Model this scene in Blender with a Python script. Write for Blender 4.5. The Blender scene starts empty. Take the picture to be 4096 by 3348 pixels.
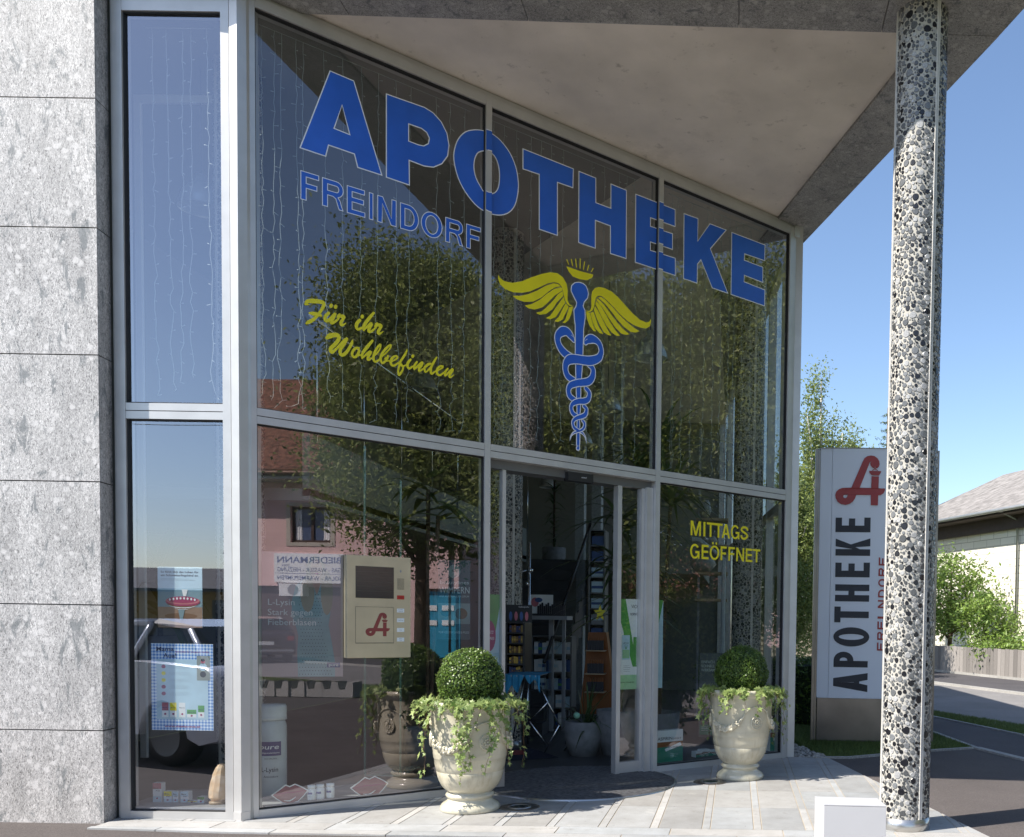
import bpy, bmesh, math, random
import numpy as np
from mathutils import Vector, Matrix
from mathutils.geometry import tessellate_polygon
random.seed(7); RNG = np.random.default_rng(7)
PI = math.pi
scene = bpy.context.scene
COL = scene.collection
# ------------------------------------------------------------------ camera
FPX, CX, CY, PITCH, ROLL, EYE = 3600.0, 2944.0, 2628.0, .039287, .01544, 1.5
cam_d = bpy.data.cameras.new('camera'); cam = bpy.data.objects.new('camera', cam_d); COL.objects.link(cam)
scene.camera = cam
cam_d.sensor_width = 36.0; cam_d.lens = 36.0 * FPX / 4096
cam_d.shift_x = (2048 - CX) / 4096; cam_d.shift_y = (CY - 1674) / 4096
cam_d.clip_start = .05; cam_d.clip_end = 2000
CR = Matrix.Rotation(PI/2 - PITCH, 3, 'X') @ Matrix.Rotation(ROLL, 3, 'Z')
cam.matrix_world = Matrix.Translation((0, 0, EYE)) @ CR.to_4x4()
# ------------------------------------------------------------------ light
SUN_EL = math.radians(47.5); SUN_DIR = Vector((.887, .462, 0)).normalized()
to_sun = Vector((-SUN_DIR.x*math.cos(SUN_EL), -SUN_DIR.y*math.cos(SUN_EL), math.sin(SUN_EL)))
sd = bpy.data.lights.new('sun', 'SUN'); sd.energy = 4.2; sd.angle = math.radians(.5); sd.color = (1, .94, .85)
sun = bpy.data.objects.new('sun', sd); COL.objects.link(sun)
sun.rotation_euler = to_sun.to_track_quat('Z', 'Y').to_euler()
world = bpy.data.worlds.new('World'); scene.world = world; world.use_nodes = True
wn = world.node_tree; bg = wn.nodes['Background']
sky = wn.nodes.new('ShaderNodeTexSky'); sky.sky_type = 'NISHITA'; sky.sun_disc = False
sky.sun_elevation = SUN_EL; sky.sun_rotation = math.atan2(to_sun.x, to_sun.y)
sky.air_density = 1.0; sky.dust_density = .9; sky.ozone_density = 2.4; sky.altitude = 300
wn.links.new(sky.outputs[0], bg.inputs[0]); bg.inputs[1].default_value = .105
scene.view_settings.view_transform = 'Standard'; scene.view_settings.look = 'None'
scene.view_settings.exposure = 1.12; scene.view_settings.gamma = 1.0
scene.cycles.transparent_max_bounces = 24; scene.cycles.max_bounces = 12
# ------------------------------------------------------------------ photo geometry helpers
O = Vector((0, 0, EYE))
def ray(x, y): return CR @ Vector(((x-CX)/FPX, -(y-CY)/FPX, -1.0))
def G(x, y, z=0.0):
    d = ray(x, y); return O + d*((z-EYE)/d.z)
def at(x, y, Y):
    d = ray(x, y); return O + d*(Y/d.y)
def onpl(x, y, p, n):
    d = ray(x, y); return O + d*(n.dot(p-O)/n.dot(d))
A0 = Vector((-3.496, 6.578, 0)); FD = Vector((.769, .639, 0)).normalized(); FN = Vector((FD.y, -FD.x, 0)); UZ = Vector((0, 0, 1))
class Fr:
    def __init__(s, o, u, v, w=None):
        s.o, s.u, s.v = Vector(o), Vector(u).normalized(), Vector(v).normalized()
        s.w = Vector(w) if w is not None else s.u.cross(s.v)
    def __call__(s, a, b, c=0.0): return s.o + s.u*a + s.v*b + s.w*c
    def px(s, x, y, c=0.0):
        q = onpl(x, y, s.o + s.w*c, s.w) - s.o
        return (q.dot(s.u), q.dot(s.v))
FA = Fr(A0, FD, UZ, FN)
def mir(p):                                   # mirror a point in the plane of the shopfront glass
    p = Vector(p); return p - FN*(2*FN.dot(p - A0))
def zt(u): return 2.938 - .0085*u
def zh(u): return 5.822 - .0213*u
def zs(p): return 5.94 - .0205*((Vector(p) - A0).dot(FD))
SN = Vector((.0205*FD.x, .0205*FD.y, 1)); SP = Vector((A0.x, A0.y, 5.94))
def S(x, y): return onpl(x, y, SP, SN)        # point of the soffit plane
# ------------------------------------------------------------------ mesh builder
class MB:
    def __init__(s): s.v, s.f, s.m, s.sm = [], [], [], []
    def add(s, vs, fs, m=0, sm=False):
        b = len(s.v); s.v += [tuple(v) for v in vs]
        for f in fs: s.f.append([b+i for i in f]); s.m.append(m); s.sm.append(sm)
        return s
    def quad(s, a, b, c, d, m=0): return s.add([a, b, c, d], [(0, 1, 2, 3)], m)
    def box(s, f, a, b, c, m=0):
        (a0, a1), (b0, b1), (c0, c1) = a, b, c
        P = [f(x, y, z) for z in (c0, c1) for y in (b0, b1) for x in (a0, a1)]
        return s.add(P, [(0, 2, 3, 1), (4, 5, 7, 6), (0, 1, 5, 4), (2, 6, 7, 3), (0, 4, 6, 2), (1, 3, 7, 5)], m)
    def hexa(s, P, m=0):                      # 4 bottom + 4 top points
        return s.add(P, [(3, 2, 1, 0), (4, 5, 6, 7), (0, 1, 5, 4), (1, 2, 6, 5), (2, 3, 7, 6), (3, 0, 4, 7)], m)
    def prism(s, f, loop, c0, c1, m=0, holes=()):
        loops = [list(loop)] + [list(h) for h in holes]
        flat = [p for l in loops for p in l]; n = len(flat)
        tr = tessellate_polygon([[Vector((p[0], p[1], 0)) for p in l] for l in loops])
        vs = [f(p[0], p[1], c1) for p in flat]; fs = []
        for t in tr:
            a, b, c = (flat[i] for i in t)
            if (b[0]-a[0])*(c[1]-a[1])-(b[1]-a[1])*(c[0]-a[0]) < 0: t = (t[0], t[2], t[1])
            fs.append(tuple(t))
        if c0 is not None and c0 != c1:
            vs += [f(p[0], p[1], c0) for p in flat]
            fs += [tuple(n+i for i in reversed(t)) for t in fs]
            k = 0
            for l in loops:
                for i in range(len(l)):
                    j = (i+1) % len(l); fs.append((k+i, k+j, n+k+j, n+k+i))
                k += len(l)
        return s.add(vs, fs, m)
    def tube(s, pts, r, n=6, m=0, cap=True, sm=True):
        pts = [Vector(p) for p in pts]; rs = r if isinstance(r, (list, tuple)) else [r]*len(pts)
        vs, fs = [], []; up = None
        for i, p in enumerate(pts):
            t = (pts[min(i+1, len(pts)-1)] - pts[max(i-1, 0)])
            t = t.normalized() if t.length > 1e-9 else UZ
            if up is None: up = t.orthogonal().normalized()
            up = (up - t*up.dot(t)); up = up.normalized() if up.length > 1e-6 else t.orthogonal().normalized()
            q = t.cross(up)
            for k in range(n):
                a = 2*PI*k/n; vs.append(p + (up*math.cos(a) + q*math.sin(a))*rs[i])
        for i in range(len(pts)-1):
            for k in range(n):
                j = (k+1) % n; fs.append((i*n+k, i*n+j, (i+1)*n+j, (i+1)*n+k))
        if cap: fs += [tuple(reversed(range(n))), tuple(range((len(pts)-1)*n, len(pts)*n))]
        return s.add(vs, fs, m, sm)
    def lathe(s, c, prof, n=32, m=0, sm=True, mat=None, a0=0, a1=2*PI):
        c = Vector(c); vs, fs = [], []; full = abs(a1-a0-2*PI) < 1e-6; nn = n if full else n+1
        for r, z in prof:
            for k in range(nn):
                a = a0 + (a1-a0)*k/n; p = Vector((r*math.cos(a), r*math.sin(a), z))
                vs.append(c + (mat @ p if mat else p))
        for i in range(len(prof)-1):
            for k in range(n):
                j = (k+1) % nn; fs.append((i*nn+k, i*nn+j, (i+1)*nn+j, (i+1)*nn+k))
        return s.add(vs, fs, m, sm)
    def ball(s, c, r, n=10, m=0, sq=(1, 1, 1)):
        prof = [(max(1e-4, math.sin(PI*i/n)), -math.cos(PI*i/n)) for i in range(n+1)]
        M = Matrix.Diagonal((r*sq[0], r*sq[1], r*sq[2])); return s.lathe(c, prof, n+2, m, True, M)
    def stroke(s, f, pts, c=0.0, m=0, rise=.0004, k=5, hump=0.0, shrink=0.0):
        """brush stroke: pts (x, y, width) in plane f, smooth, round ends"""
        P = smooth2(pts, k); n = len(P); vs, fs = [], []
        for i, (x, y, w) in enumerate(P):
            w = max(.0008, w - shrink)
            a = P[max(i-1, 0)]; b = P[min(i+1, n-1)]; dx, dy = b[0]-a[0], b[1]-a[1]; L = math.hypot(dx, dy) or 1
            nx, ny = -dy/L*w/2, dx/L*w/2; cc = c + rise*i/n + hump*math.sin(PI*i/(n-1))
            vs += [f(x+nx, y+ny, cc), f(x-nx, y-ny, cc)]
            if i: fs.append((2*i-2, 2*i-1, 2*i+1, 2*i))
        s.add(vs, fs, m)
        for (x, y, w), cc in ((P[0], c-.00005), (P[-1], c+rise+.00005)):
            w = max(.0008, w - shrink)
            s.add([f(x+w/2*math.cos(t*PI/6), y+w/2*math.sin(t*PI/6), cc) for t in range(12)], [tuple(range(12))], m)
        return s
    def text(s, f, body, x0, y0, h, c=0.001, m=0, w=None, off=0.0, al='L', shear=0.0):
        vs, fs, W, H0, H1 = text_geo(body, off)
        sy = h/.729 if h else 1; sx = (w/W if w and W else sy)
        if al == 'C': x0 -= W*sx/2
        if al == 'R': x0 -= W*sx
        return s.add([f(x0 + a*sx + shear*b*sy, y0 + b*sy, c) for a, b in vs], fs, m)
    def build(s, name, mats, parent=None, kind=None, attr=None):
        if not isinstance(mats, (list, tuple)): mats = [mats]
        me = bpy.data.meshes.new(name); me.from_pydata(s.v, [], s.f)
        for m in mats: me.materials.append(m)
        me.polygons.foreach_set('material_index', s.m); me.polygons.foreach_set('use_smooth', s.sm)
        if attr is not None:
            at_ = me.color_attributes.new('col', 'FLOAT_COLOR', 'POINT'); at_.data.foreach_set('color', np.asarray(attr, dtype=np.float32).ravel())
        me.update(); o = bpy.data.objects.new(name, me); COL.objects.link(o)
        if parent is not None:
            o.parent = parent
            if parent.type == 'EMPTY': o.matrix_parent_inverse = Matrix.Translation(-parent.location)
        if kind: o['kind'] = kind
        return o
def smooth2(pts, k):
    out = []; n = len(pts)
    for i in range(n-1):
        p0, p1, p2, p3 = pts[max(i-1, 0)], pts[i], pts[i+1], pts[min(i+2, n-1)]
        for j in range(k):
            t = j/k
            out.append(tuple(.5*(2*b+(c-a)*t+(2*a-5*b+4*c-d)*t*t+(3*b-a-3*c+d)*t**3) for a, b, c, d in zip(p0, p1, p2, p3)))
    out.append(tuple(pts[-1])); return out
def smooth_loop(pts, k=3):
    n = len(pts); out = []
    for i in range(n):
        p = [pts[(i+j-1) % n] for j in range(4)]
        for j in range(k):
            t = j/k; out.append(tuple(.5*(2*b+(c-a)*t+(2*a-5*b+4*c-d)*t*t+(3*b-a-3*c+d)*t**3) for a, b, c, d in zip(*p)))
    return out
_tg = {}
def text_geo(body, off=0.0):
    k = (body, round(off, 4))
    if k not in _tg:
        c = bpy.data.curves.new('t', 'FONT'); c.body = body; c.offset = off; c.resolution_u = 3
        o = bpy.data.objects.new('t', c); COL.objects.link(o)
        dg = bpy.context.evaluated_depsgraph_get(); me = bpy.data.meshes.new_from_object(o.evaluated_get(dg))
        vs = [(v.co.x, v.co.y) for v in me.vertices]; fs = [tuple(p.vertices) for p in me.polygons]
        W = max([v[0] for v in vs] or [1]); 
        bpy.data.objects.remove(o); bpy.data.curves.remove(c); bpy.data.meshes.remove(me)
        _tg[k] = (vs, fs, W, 0, 0)
    return _tg[k]
def inset(loop, d):
    """move every edge of a closed loop inwards (d>0, for counter-clockwise loops)"""
    n = len(loop); ar = sum(loop[i][0]*loop[(i+1) % n][1]-loop[(i+1) % n][0]*loop[i][1] for i in range(n))
    sg = 1 if ar > 0 else -1; out = []
    for i in range(n):
        a, b, c = Vector(loop[i-1][:2]), Vector(loop[i][:2]), Vector(loop[(i+1) % n][:2])
        e1, e2 = (b-a).normalized(), (c-b).normalized()
        n1, n2 = Vector((-e1.y, e1.x))*sg, Vector((-e2.y, e2.x))*sg
        m = n1+n2; m = m/max(m.dot(n1), .35) if m.length > 1e-6 else n1
        out.append((b.x+m.x*d, b.y+m.y*d))
    return out
def arc(cx, cy, rx, ry, a0, a1, n=10):
    return [(cx+rx*math.cos(math.radians(a0+(a1-a0)*i/n)), cy+ry*math.sin(math.radians(a0+(a1-a0)*i/n))) for i in range(n+1)]
def strip(pts, w, k=4):
    P = smooth2([(x, y, w) for x, y in pts], k); L, R = [], []
    for i, (x, y, _) in enumerate(P):
        a, b = P[max(i-1, 0)], P[min(i+1, len(P)-1)]; dx, dy = b[0]-a[0], b[1]-a[1]; q = math.hypot(dx, dy) or 1
        L.append((x-dy/q*w/2, y+dx/q*w/2)); R.append((x+dy/q*w/2, y-dx/q*w/2))
    return R + L[::-1]
def glyph(ch, t=.17, W=.7):
    """grotesque capitals in a box W wide and 1 high; t is the stroke"""
    s = t*.95; M = (1+s*0)/2
    if ch == 'I': return [([(0, 0), (t, 0), (t, 1), (0, 1)], [])]
    if ch == 'T': return [([(W/2-t/2, 0), (W/2+t/2, 0), (W/2+t/2, 1-s), (W, 1-s), (W, 1), (0, 1), (0, 1-s), (W/2-t/2, 1-s)], [])]
    if ch == 'H': return [([(0, 0), (t, 0), (t, .43), (W-t, .43), (W-t, 0), (W, 0), (W, 1), (W-t, 1), (W-t, .43+s), (t, .43+s), (t, 1), (0, 1)], [])]
    if ch == 'E': return [([(0, 0), (W, 0), (W, s), (t, s), (t, .44), (W*.93, .44), (W*.93, .44+s), (t, .44+s), (t, 1-s), (W*.98, 1-s), (W*.98, 1), (0, 1)], [])]
    if ch == 'F': return [([(0, 0), (t, 0), (t, .42), (W*.9, .42), (W*.9, .42+s), (t, .42+s), (t, 1-s), (W, 1-s), (W, 1), (0, 1)], [])]
    if ch == 'L': return [([(0, 0), (W, 0), (W, s), (t, s), (t, 1), (0, 1)], [])]
    if ch == 'N': return [([(0, 0), (t*.95, 0), (t*.95, .72), (W-t*1.05, 0), (W, 0), (W, 1), (W-t*.95, 1), (W-t*.95, .28), (t*1.05, 1), (0, 1)], [])]
    if ch == 'M':
        q = t*.9; return [([(0, 0), (q, 0), (q, .7), (W/2-q*.5, 0), (W/2+q*.5, 0), (W-q, .7), (W-q, 0), (W, 0), (W, 1), (W-q*1.35, 1), (W/2, .27), (q*1.35, 1), (0, 1)], [])]
    if ch == 'K': return [([(0, 0), (t, 0), (t, .3), (t+.12*W, .43), (W-t*1.2, 0), (W, 0), (t+.27*W, .56), (W*.97, 1), (W-t*1.25, 1), (t, .5), (t, 1), (0, 1)], [])]
    if ch == 'A':
        q = t*1.05; return [([(0, 0), (q, 0), (q+.09*W, .24), (W-q-.09*W, .24), (W-q, 0), (W, 0), (W/2+q*.58, 1), (W/2-q*.58, 1)], [[(q+.15*W, .24+s*.85), (W/2, .85), (W-q-.15*W, .24+s*.85)]])]
    if ch in 'OÖ':
        r = [(arc(W/2, .5, W/2, .51, 0, 360, 28)[:-1], [arc(W/2, .5, W/2-t, .5-s*.8, 0, 360, 24)[:-1]])]
        if ch == 'Ö': r += [([(W*a-t*.45, 1.08), (W*a+t*.45, 1.08), (W*a+t*.45, 1.08+s), (W*a-t*.45, 1.08+s)], []) for a in (.32, .68)]
        return r
    if ch == 'D': return [([(0, 0)] + arc(W*.45, .5, W*.55, .5, -90, 90, 12) + [(0, 1)], [[(t, s)] + arc(W*.45, .5, W*.55-t, .5-s, -90, 90, 10) + [(t, 1-s)]])]
    if ch in 'PRB':
        b = .42; cy, ry = (1+b)/2, (1-b)/2; cxx = W-ry*.85
        hole = [(t, b+s)] + arc(cxx, cy, ry*.85-t*.9, ry-s, -90, 90, 8) + [(t, 1-s)]
        top = arc(cxx, cy, ry*.85, ry, -90, 90, 10) + [(0, 1)]
        if ch == 'P': return [([(0, 0), (t, 0), (t, b)] + top, [hole])]
        if ch == 'R': return [([(0, 0), (t, 0), (t, b), (W*.5, b), (W*.62, b-.06), (W*.72, .12), (W*.78, 0), (W, 0), (W*.92, .14), (W*.86, b-.1), (W*.76, b+.01)] + top[2:], [hole])]
        return [([(0, 0)] + arc(W-.23, .235, .23, .235, -90, 80, 8) + top[1:], [hole, [(t, s)] + arc(W-.23, .235, .23-t, .235-s, -90, 90, 8) + [(t, b-s*.2)]])]
    if ch == 'G':
        return [(arc(W/2, .5, W/2, .51, 38, 312, 22) + [(W-t*.75, .1), (W-t*.7, 0), (W, 0), (W, .53), (W*.55, .53), (W*.55, .53-s), (W-t, .53-s), (W-t, .3)] + arc(W/2, .5, W/2-t, .5-s*.8, 315, 38, 20), [])]
    if ch == 'S':
        return [(strip([(W-.06, .70), (W*.82, .86), (W*.5, .925), (W*.18, .84), (W*.13, .68), (W*.45, .54), (W*.78, .42), (W*.88, .25), (W*.5, .075), (W*.16, .15), (.06, .31)], t), [])]
    return []
def sticker(mb, f, ch, x0, x1, y0, y1, t, W, c=0.0, m=0, ins=0.0, mo=None, co=.0006, shear=0.0):
    """one capital fitted into a box; with an outline when mo is given"""
    for outer, holes in glyph(ch, t, W):
        T = lambda p: (x0 + p[0]/W*(x1-x0) + shear*p[1]*(y1-y0), y0 + p[1]*(y1-y0))
        o2 = [T(p) for p in outer]; h2 = [[T(p) for p in h] for h in holes]
        if mo is not None:
            mb.prism(f, o2, None, c, mo, h2)
            mb.prism(f, inset(o2, ins), None, c+co, m, [inset(h, -ins) for h in h2])
        else: mb.prism(f, o2, None, c, m, h2)
# ------------------------------------------------------------------ object helpers
def tag(o, label=None, cat=None, group=None, kind=None):
    if label: o['label'] = label
    if cat: o['category'] = cat
    if group: o['group'] = group
    if kind: o['kind'] = kind
    return o
def thing(name, label, cat, loc=(0, 0, 0), group=None):
    o = bpy.data.objects.new(name, None); COL.objects.link(o); o.location = loc; o.empty_display_size = .2
    return tag(o, label, cat, group)
def copy_thing(o, loc, rz=0, label=None, group=None, sc=None):
    def cp(x, par):
        c = x.copy(); COL.objects.link(c)
        if par is not None:
            c.parent = par; c.matrix_parent_inverse = x.matrix_parent_inverse.copy()
        for ch in [k for k in x.children]: cp(ch, c)
        return c
    r = cp(o, None); r.location = loc; r.rotation_euler = (0, 0, rz)
    if sc: r.scale = (sc, sc, sc)
    if label: r['label'] = label
    if group: r['group'] = group
    return r
# ------------------------------------------------------------------ materials
def nmat(name):
    m = bpy.data.materials.new(name); m.use_nodes = True; nt = m.node_tree; b = nt.nodes['Principled BSDF']; return m, nt, b
def N(nt, t, **kw):
    n = nt.nodes.new(t)
    for k, v in kw.items():
        if k.startswith('i_'): n.inputs[int(k[2:])].default_value = v
        else: setattr(n, k, v)
    return n
def ramp(nt, src, stops, interp='LINEAR'):
    r = nt.nodes.new('ShaderNodeValToRGB'); r.color_ramp.interpolation = interp; e = r.color_ramp.elements
    while len(e) < len(stops): e.new(.5)
    for i, (p, c) in enumerate(stops): e[i].position = p; e[i].color = (c[0], c[1], c[2], 1) if len(c) == 3 else c
    nt.links.new(src, r.inputs[0]); return r
def mix(nt, a, b, fac, bt='MIX'):
    n = nt.nodes.new('ShaderNodeMix'); n.data_type = 'RGBA'; n.blend_type = bt
    for s, v in ((0, fac), (6, a), (7, b)):
        if hasattr(v, 'is_linked') or hasattr(v, 'links'): nt.links.new(v, n.inputs[s])
        elif isinstance(v, (tuple, list)): n.inputs[s].default_value = (v[0], v[1], v[2], 1)
        else: n.inputs[s].default_value = v
    return n.outputs[2]
def pmat(name, col, rough=.5, metal=0.0, var=.06, scale=6.0, bump=0.0, bscale=60.0, spec=.5, coat=0.0, sub=0.0):
    m, nt, b = nmat(name)
    tc = N(nt, 'ShaderNodeTexCoord'); nz = N(nt, 'ShaderNodeTexNoise'); nz.inputs['Scale'].default_value = scale; nz.inputs['Detail'].default_value = 5
    nt.links.new(tc.outputs['Object'], nz.inputs['Vector'])
    lo = tuple(max(0, c*(1-var*2)) for c in col); hi = tuple(min(1, c*(1+var*2)) for c in col)
    r = ramp(nt, nz.outputs['Fac'], [(.3, lo), (.7, hi)]); nt.links.new(r.outputs[0], b.inputs['Base Color'])
    b.inputs['Roughness'].default_value = rough; b.inputs['Metallic'].default_value = metal; b.inputs['Specular IOR Level'].default_value = spec
    if coat: b.inputs['Coat Weight'].default_value = coat; b.inputs['Coat Roughness'].default_value = .08
    if bump:
        n2 = N(nt, 'ShaderNodeTexNoise'); n2.inputs['Scale'].default_value = bscale; n2.inputs['Detail'].default_value = 4; nt.links.new(tc.outputs['Object'], n2.inputs['Vector'])
        bp = N(nt, 'ShaderNodeBump'); bp.inputs['Strength'].default_value = bump; bp.inputs['Distance'].default_value = .01
        nt.links.new(n2.outputs['Fac'], bp.inputs['Height']); nt.links.new(bp.outputs[0], b.inputs['Normal'])
    return m
def granite(name, base=.42, dark=.0, blob=.62, warm=(1, 1, 1.03), rough=.42, streak=1.0):
    m, nt, b = nmat(name); tc = N(nt, 'ShaderNodeTexCoord')
    mp = N(nt, 'ShaderNodeMapping'); mp.inputs['Rotation'].default_value = (.2, .55, .3); mp.inputs['Scale'].default_value = (1.25, 1.25, .5)
    nt.links.new(tc.outputs['Object'], mp.inputs[0]); V = mp.outputs[0]
    def noise(sc, det=6, rg=.6, src=V, dist=0):
        n = N(nt, 'ShaderNodeTexNoise'); n.inputs['Scale'].default_value = sc; n.inputs['Detail'].default_value = det; n.inputs['Roughness'].default_value = rg; n.inputs['Distortion'].default_value = dist
        nt.links.new(src, n.inputs['Vector']); return n.outputs['Fac']
    w = lambda k: tuple(min(1, k*c) for c in warm)
    fine = ramp(nt, noise(78, 6, .8, dist=1.6), [(.38, w(base*.18)), (.47, w(base*.78)), (.55, w(base*1.15)), (.64, w(base*1.6))]).outputs[0]
    big = ramp(nt, noise(3.5, 4), [(.35, (.82,)*3), (.65, (1.1,)*3)]).outputs[0]
    c = mix(nt, fine, big, 1.0, 'MULTIPLY')
    vo = N(nt, 'ShaderNodeTexVoronoi', feature='F1'); vo.inputs['Scale'].default_value = 15; vo.inputs['Randomness'].default_value = 1
    dn = N(nt, 'ShaderNodeTexNoise'); dn.inputs['Scale'].default_value = 30; nt.links.new(tc.outputs['Object'], dn.inputs['Vector'])
    dm = mix(nt, tc.outputs['Object'], dn.outputs['Color'], .04); nt.links.new(dm, vo.inputs['Vector'])
    bl = ramp(nt, vo.outputs['Distance'], [(.22, (1,)*3), (.36, (0,)*3)]).outputs[0]
    sel = ramp(nt, noise(6, 2, .5, tc.outputs['Object']), [(.47, (0,)*3), (.53, (1,)*3)]).outputs[0]
    bm = mix(nt, bl, sel, 1.0, 'MULTIPLY'); bm2 = N(nt, 'ShaderNodeMath', operation='MULTIPLY'); nt.links.new(bm, bm2.inputs[0]); bm2.inputs[1].default_value = .7
    c = mix(nt, c, w(blob), bm2.outputs[0])
    st = ramp(nt, noise(7.5, 8, .74, dist=.6), [(.555, (0,)*3), (.62, (1,)*3)]).outputs[0]
    sm = N(nt, 'ShaderNodeMath', operation='MULTIPLY'); nt.links.new(st, sm.inputs[0]); sm.inputs[1].default_value = .75*streak
    c = mix(nt, c, (base*.3, base*.33, base*.34), sm.outputs[0])
    nt.links.new(c, b.inputs['Base Color']); b.inputs['Roughness'].default_value = rough; b.inputs['Specular IOR Level'].default_value = .4
    bp = N(nt, 'ShaderNodeBump'); bp.inputs['Strength'].default_value = .12; bp.inputs['Distance'].default_value = .004
    nt.links.new(noise(60), bp.inputs['Height']); nt.links.new(bp.outputs[0], b.inputs['Normal'])
    return m
def glassmat(name, fac0=.16, fac1=1.0, tint=(.86, .9, .88), refl=(.95, .97, 1.0)):
    m = bpy.data.materials.new(name); m.use_nodes = True; nt = m.node_tree; nt.nodes.clear()
    out = N(nt, 'ShaderNodeOutputMaterial'); tr = N(nt, 'ShaderNodeBsdfTransparent'); tr.inputs[0].default_value = (*tint, 1)
    gl = N(nt, 'ShaderNodeBsdfGlossy'); gl.inputs['Roughness'].default_value = 0.0; gl.inputs['Color'].default_value = (*refl, 1)
    lw = N(nt, 'ShaderNodeLayerWeight'); lw.inputs[0].default_value = .5
    pw = N(nt, 'ShaderNodeMath', operation='POWER'); nt.links.new(lw.outputs['Facing'], pw.inputs[0]); pw.inputs[1].default_value = 4.0
    mr = N(nt, 'ShaderNodeMapRange'); nt.links.new(pw.outputs[0], mr.inputs[0]); mr.inputs[3].default_value = fac0; mr.inputs[4].default_value = fac1
    tc = N(nt, 'ShaderNodeTexCoord'); nz = N(nt, 'ShaderNodeTexNoise'); nz.inputs['Scale'].default_value = 1.3; nz.inputs['Detail'].default_value = 1; nt.links.new(tc.outputs['Object'], nz.inputs['Vector'])
    bp = N(nt, 'ShaderNodeBump'); bp.inputs['Strength'].default_value = .03; bp.inputs['Distance'].default_value = .01
    nt.links.new(nz.outputs['Fac'], bp.inputs['Height']); nt.links.new(bp.outputs[0], gl.inputs['Normal'])
    mx = N(nt, 'ShaderNodeMixShader'); nt.links.new(mr.outputs[0], mx.inputs[0]); nt.links.new(tr.outputs[0], mx.inputs[1]); nt.links.new(gl.outputs[0], mx.inputs[2])
    nt.links.new(mx.outputs[0], out.inputs[0]); return m
def leafmat(name, c1, c2, rough=.5, trans=.25):
    m, nt, b = nmat(name); a = N(nt, 'ShaderNodeAttribute', attribute_name='col')
    c = mix(nt, c1, c2, a.outputs['Fac']); nt.links.new(c, b.inputs['Base Color']); b.inputs['Roughness'].default_value = rough
    tl = N(nt, 'ShaderNodeBsdfTranslucent'); nt.links.new(mix(nt, c, (.9, 1, .5), .25), tl.inputs[0])
    mx = N(nt, 'ShaderNodeMixShader'); mx.inputs[0].default_value = trans
    nt.links.new(b.outputs[0], mx.inputs[1]); nt.links.new(tl.outputs[0], mx.inputs[2]); nt.links.new(mx.outputs[0], nt.nodes['Material Output'].inputs[0]); return m
def attrmat(name, rough=.4, spec=.5, bump=0):
    m, nt, b = nmat(name); a = N(nt, 'ShaderNodeAttribute', attribute_name='col')
    tc = N(nt, 'ShaderNodeTexCoord'); nz = N(nt, 'ShaderNodeTexNoise'); nz.inputs['Scale'].default_value = 240; nz.inputs['Detail'].default_value = 3; nt.links.new(tc.outputs['Object'], nz.inputs['Vector'])
    r = ramp(nt, nz.outputs['Fac'], [(.35, (.6,)*3), (.65, (1.25,)*3)]).outputs[0]
    nt.links.new(mix(nt, a.outputs['Color'], r, 1.0, 'MULTIPLY'), b.inputs['Base Color']); b.inputs['Roughness'].default_value = rough; b.inputs['Specular IOR Level'].default_value = spec
    return m
M = {}
M['granite'] = granite('granite', .50, blob=.66, warm=(1.03, 1, .975))
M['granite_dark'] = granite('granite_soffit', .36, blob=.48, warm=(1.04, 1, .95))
M['alu'] = pmat('aluminium', (.555, .55, .54), .36, .35, .03)
M['alu_dark'] = pmat('aluminium_dark', (.16, .165, .17), .4, .3, .03)
M['gap'] = pmat('gasket', (.02, .02, .022), .6)
M['steel'] = pmat('steel', (.5, .49, .47), .28, .9, .05, 3)
M['steel_brown'] = pmat('steel_brown', (.24, .21, .185), .3, .75, .12, 2.0)
M['chrome'] = pmat('chrome', (.7, .7, .7), .15, 1.0, .02)
M['plaster'] = pmat('soffit_plaster', (.78, .70, .61), .9, 0, .07, 1.6, .4, 60)
def grime(m, col, lo, hi, scale, amt, stretch=(1, 1, 1), det=8):
    nt = m.node_tree; b = nt.nodes['Principled BSDF']; src = b.inputs['Base Color'].links[0].from_socket
    tc = N(nt, 'ShaderNodeTexCoord'); mp = N(nt, 'ShaderNodeMapping'); mp.inputs['Scale'].default_value = stretch; nt.links.new(tc.outputs['Object'], mp.inputs[0])
    n = N(nt, 'ShaderNodeTexNoise'); n.inputs['Scale'].default_value = scale; n.inputs['Detail'].default_value = det; n.inputs['Roughness'].default_value = .7; nt.links.new(mp.outputs[0], n.inputs['Vector'])
    r = ramp(nt, n.outputs['Fac'], [(lo, (0,)*3), (hi, (amt,)*3)]); nt.links.new(mix(nt, src, col, r.outputs[0]), b.inputs['Base Color']); return m
grime(M['plaster'], (.22, .17, .12), .60, .72, 7, .55); grime(M['plaster'], (.30, .25, .2), .56, .66, 1.1, .22); grime(M['plaster'], (.85, .8, .72), .6, .7, 2.3, .25)
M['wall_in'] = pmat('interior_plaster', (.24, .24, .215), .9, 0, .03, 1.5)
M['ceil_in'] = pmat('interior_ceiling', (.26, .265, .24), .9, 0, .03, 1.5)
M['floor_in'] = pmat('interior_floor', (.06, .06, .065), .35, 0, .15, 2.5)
M['glass'] = glassmat('shop_glass', .155, .95, refl=(.98, .92, .98))
M['glass_side'] = glassmat('bay_glass', .27, .95, (.95, .97, .96), refl=(.88, .90, 1.0))
M['glass_in'] = glassmat('clear_glass', .07, .9, (.93, .97, .95))
M['blue'] = pmat('blue_film', (.024, .13, .60), .35, 0, .04, 4)
M['white'] = pmat('white_film', (.88, .89, .93), .4, 0, .02)
M['yellow'] = pmat('yellow_film', (.84, .72, .015), .4, 0, .03)
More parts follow.
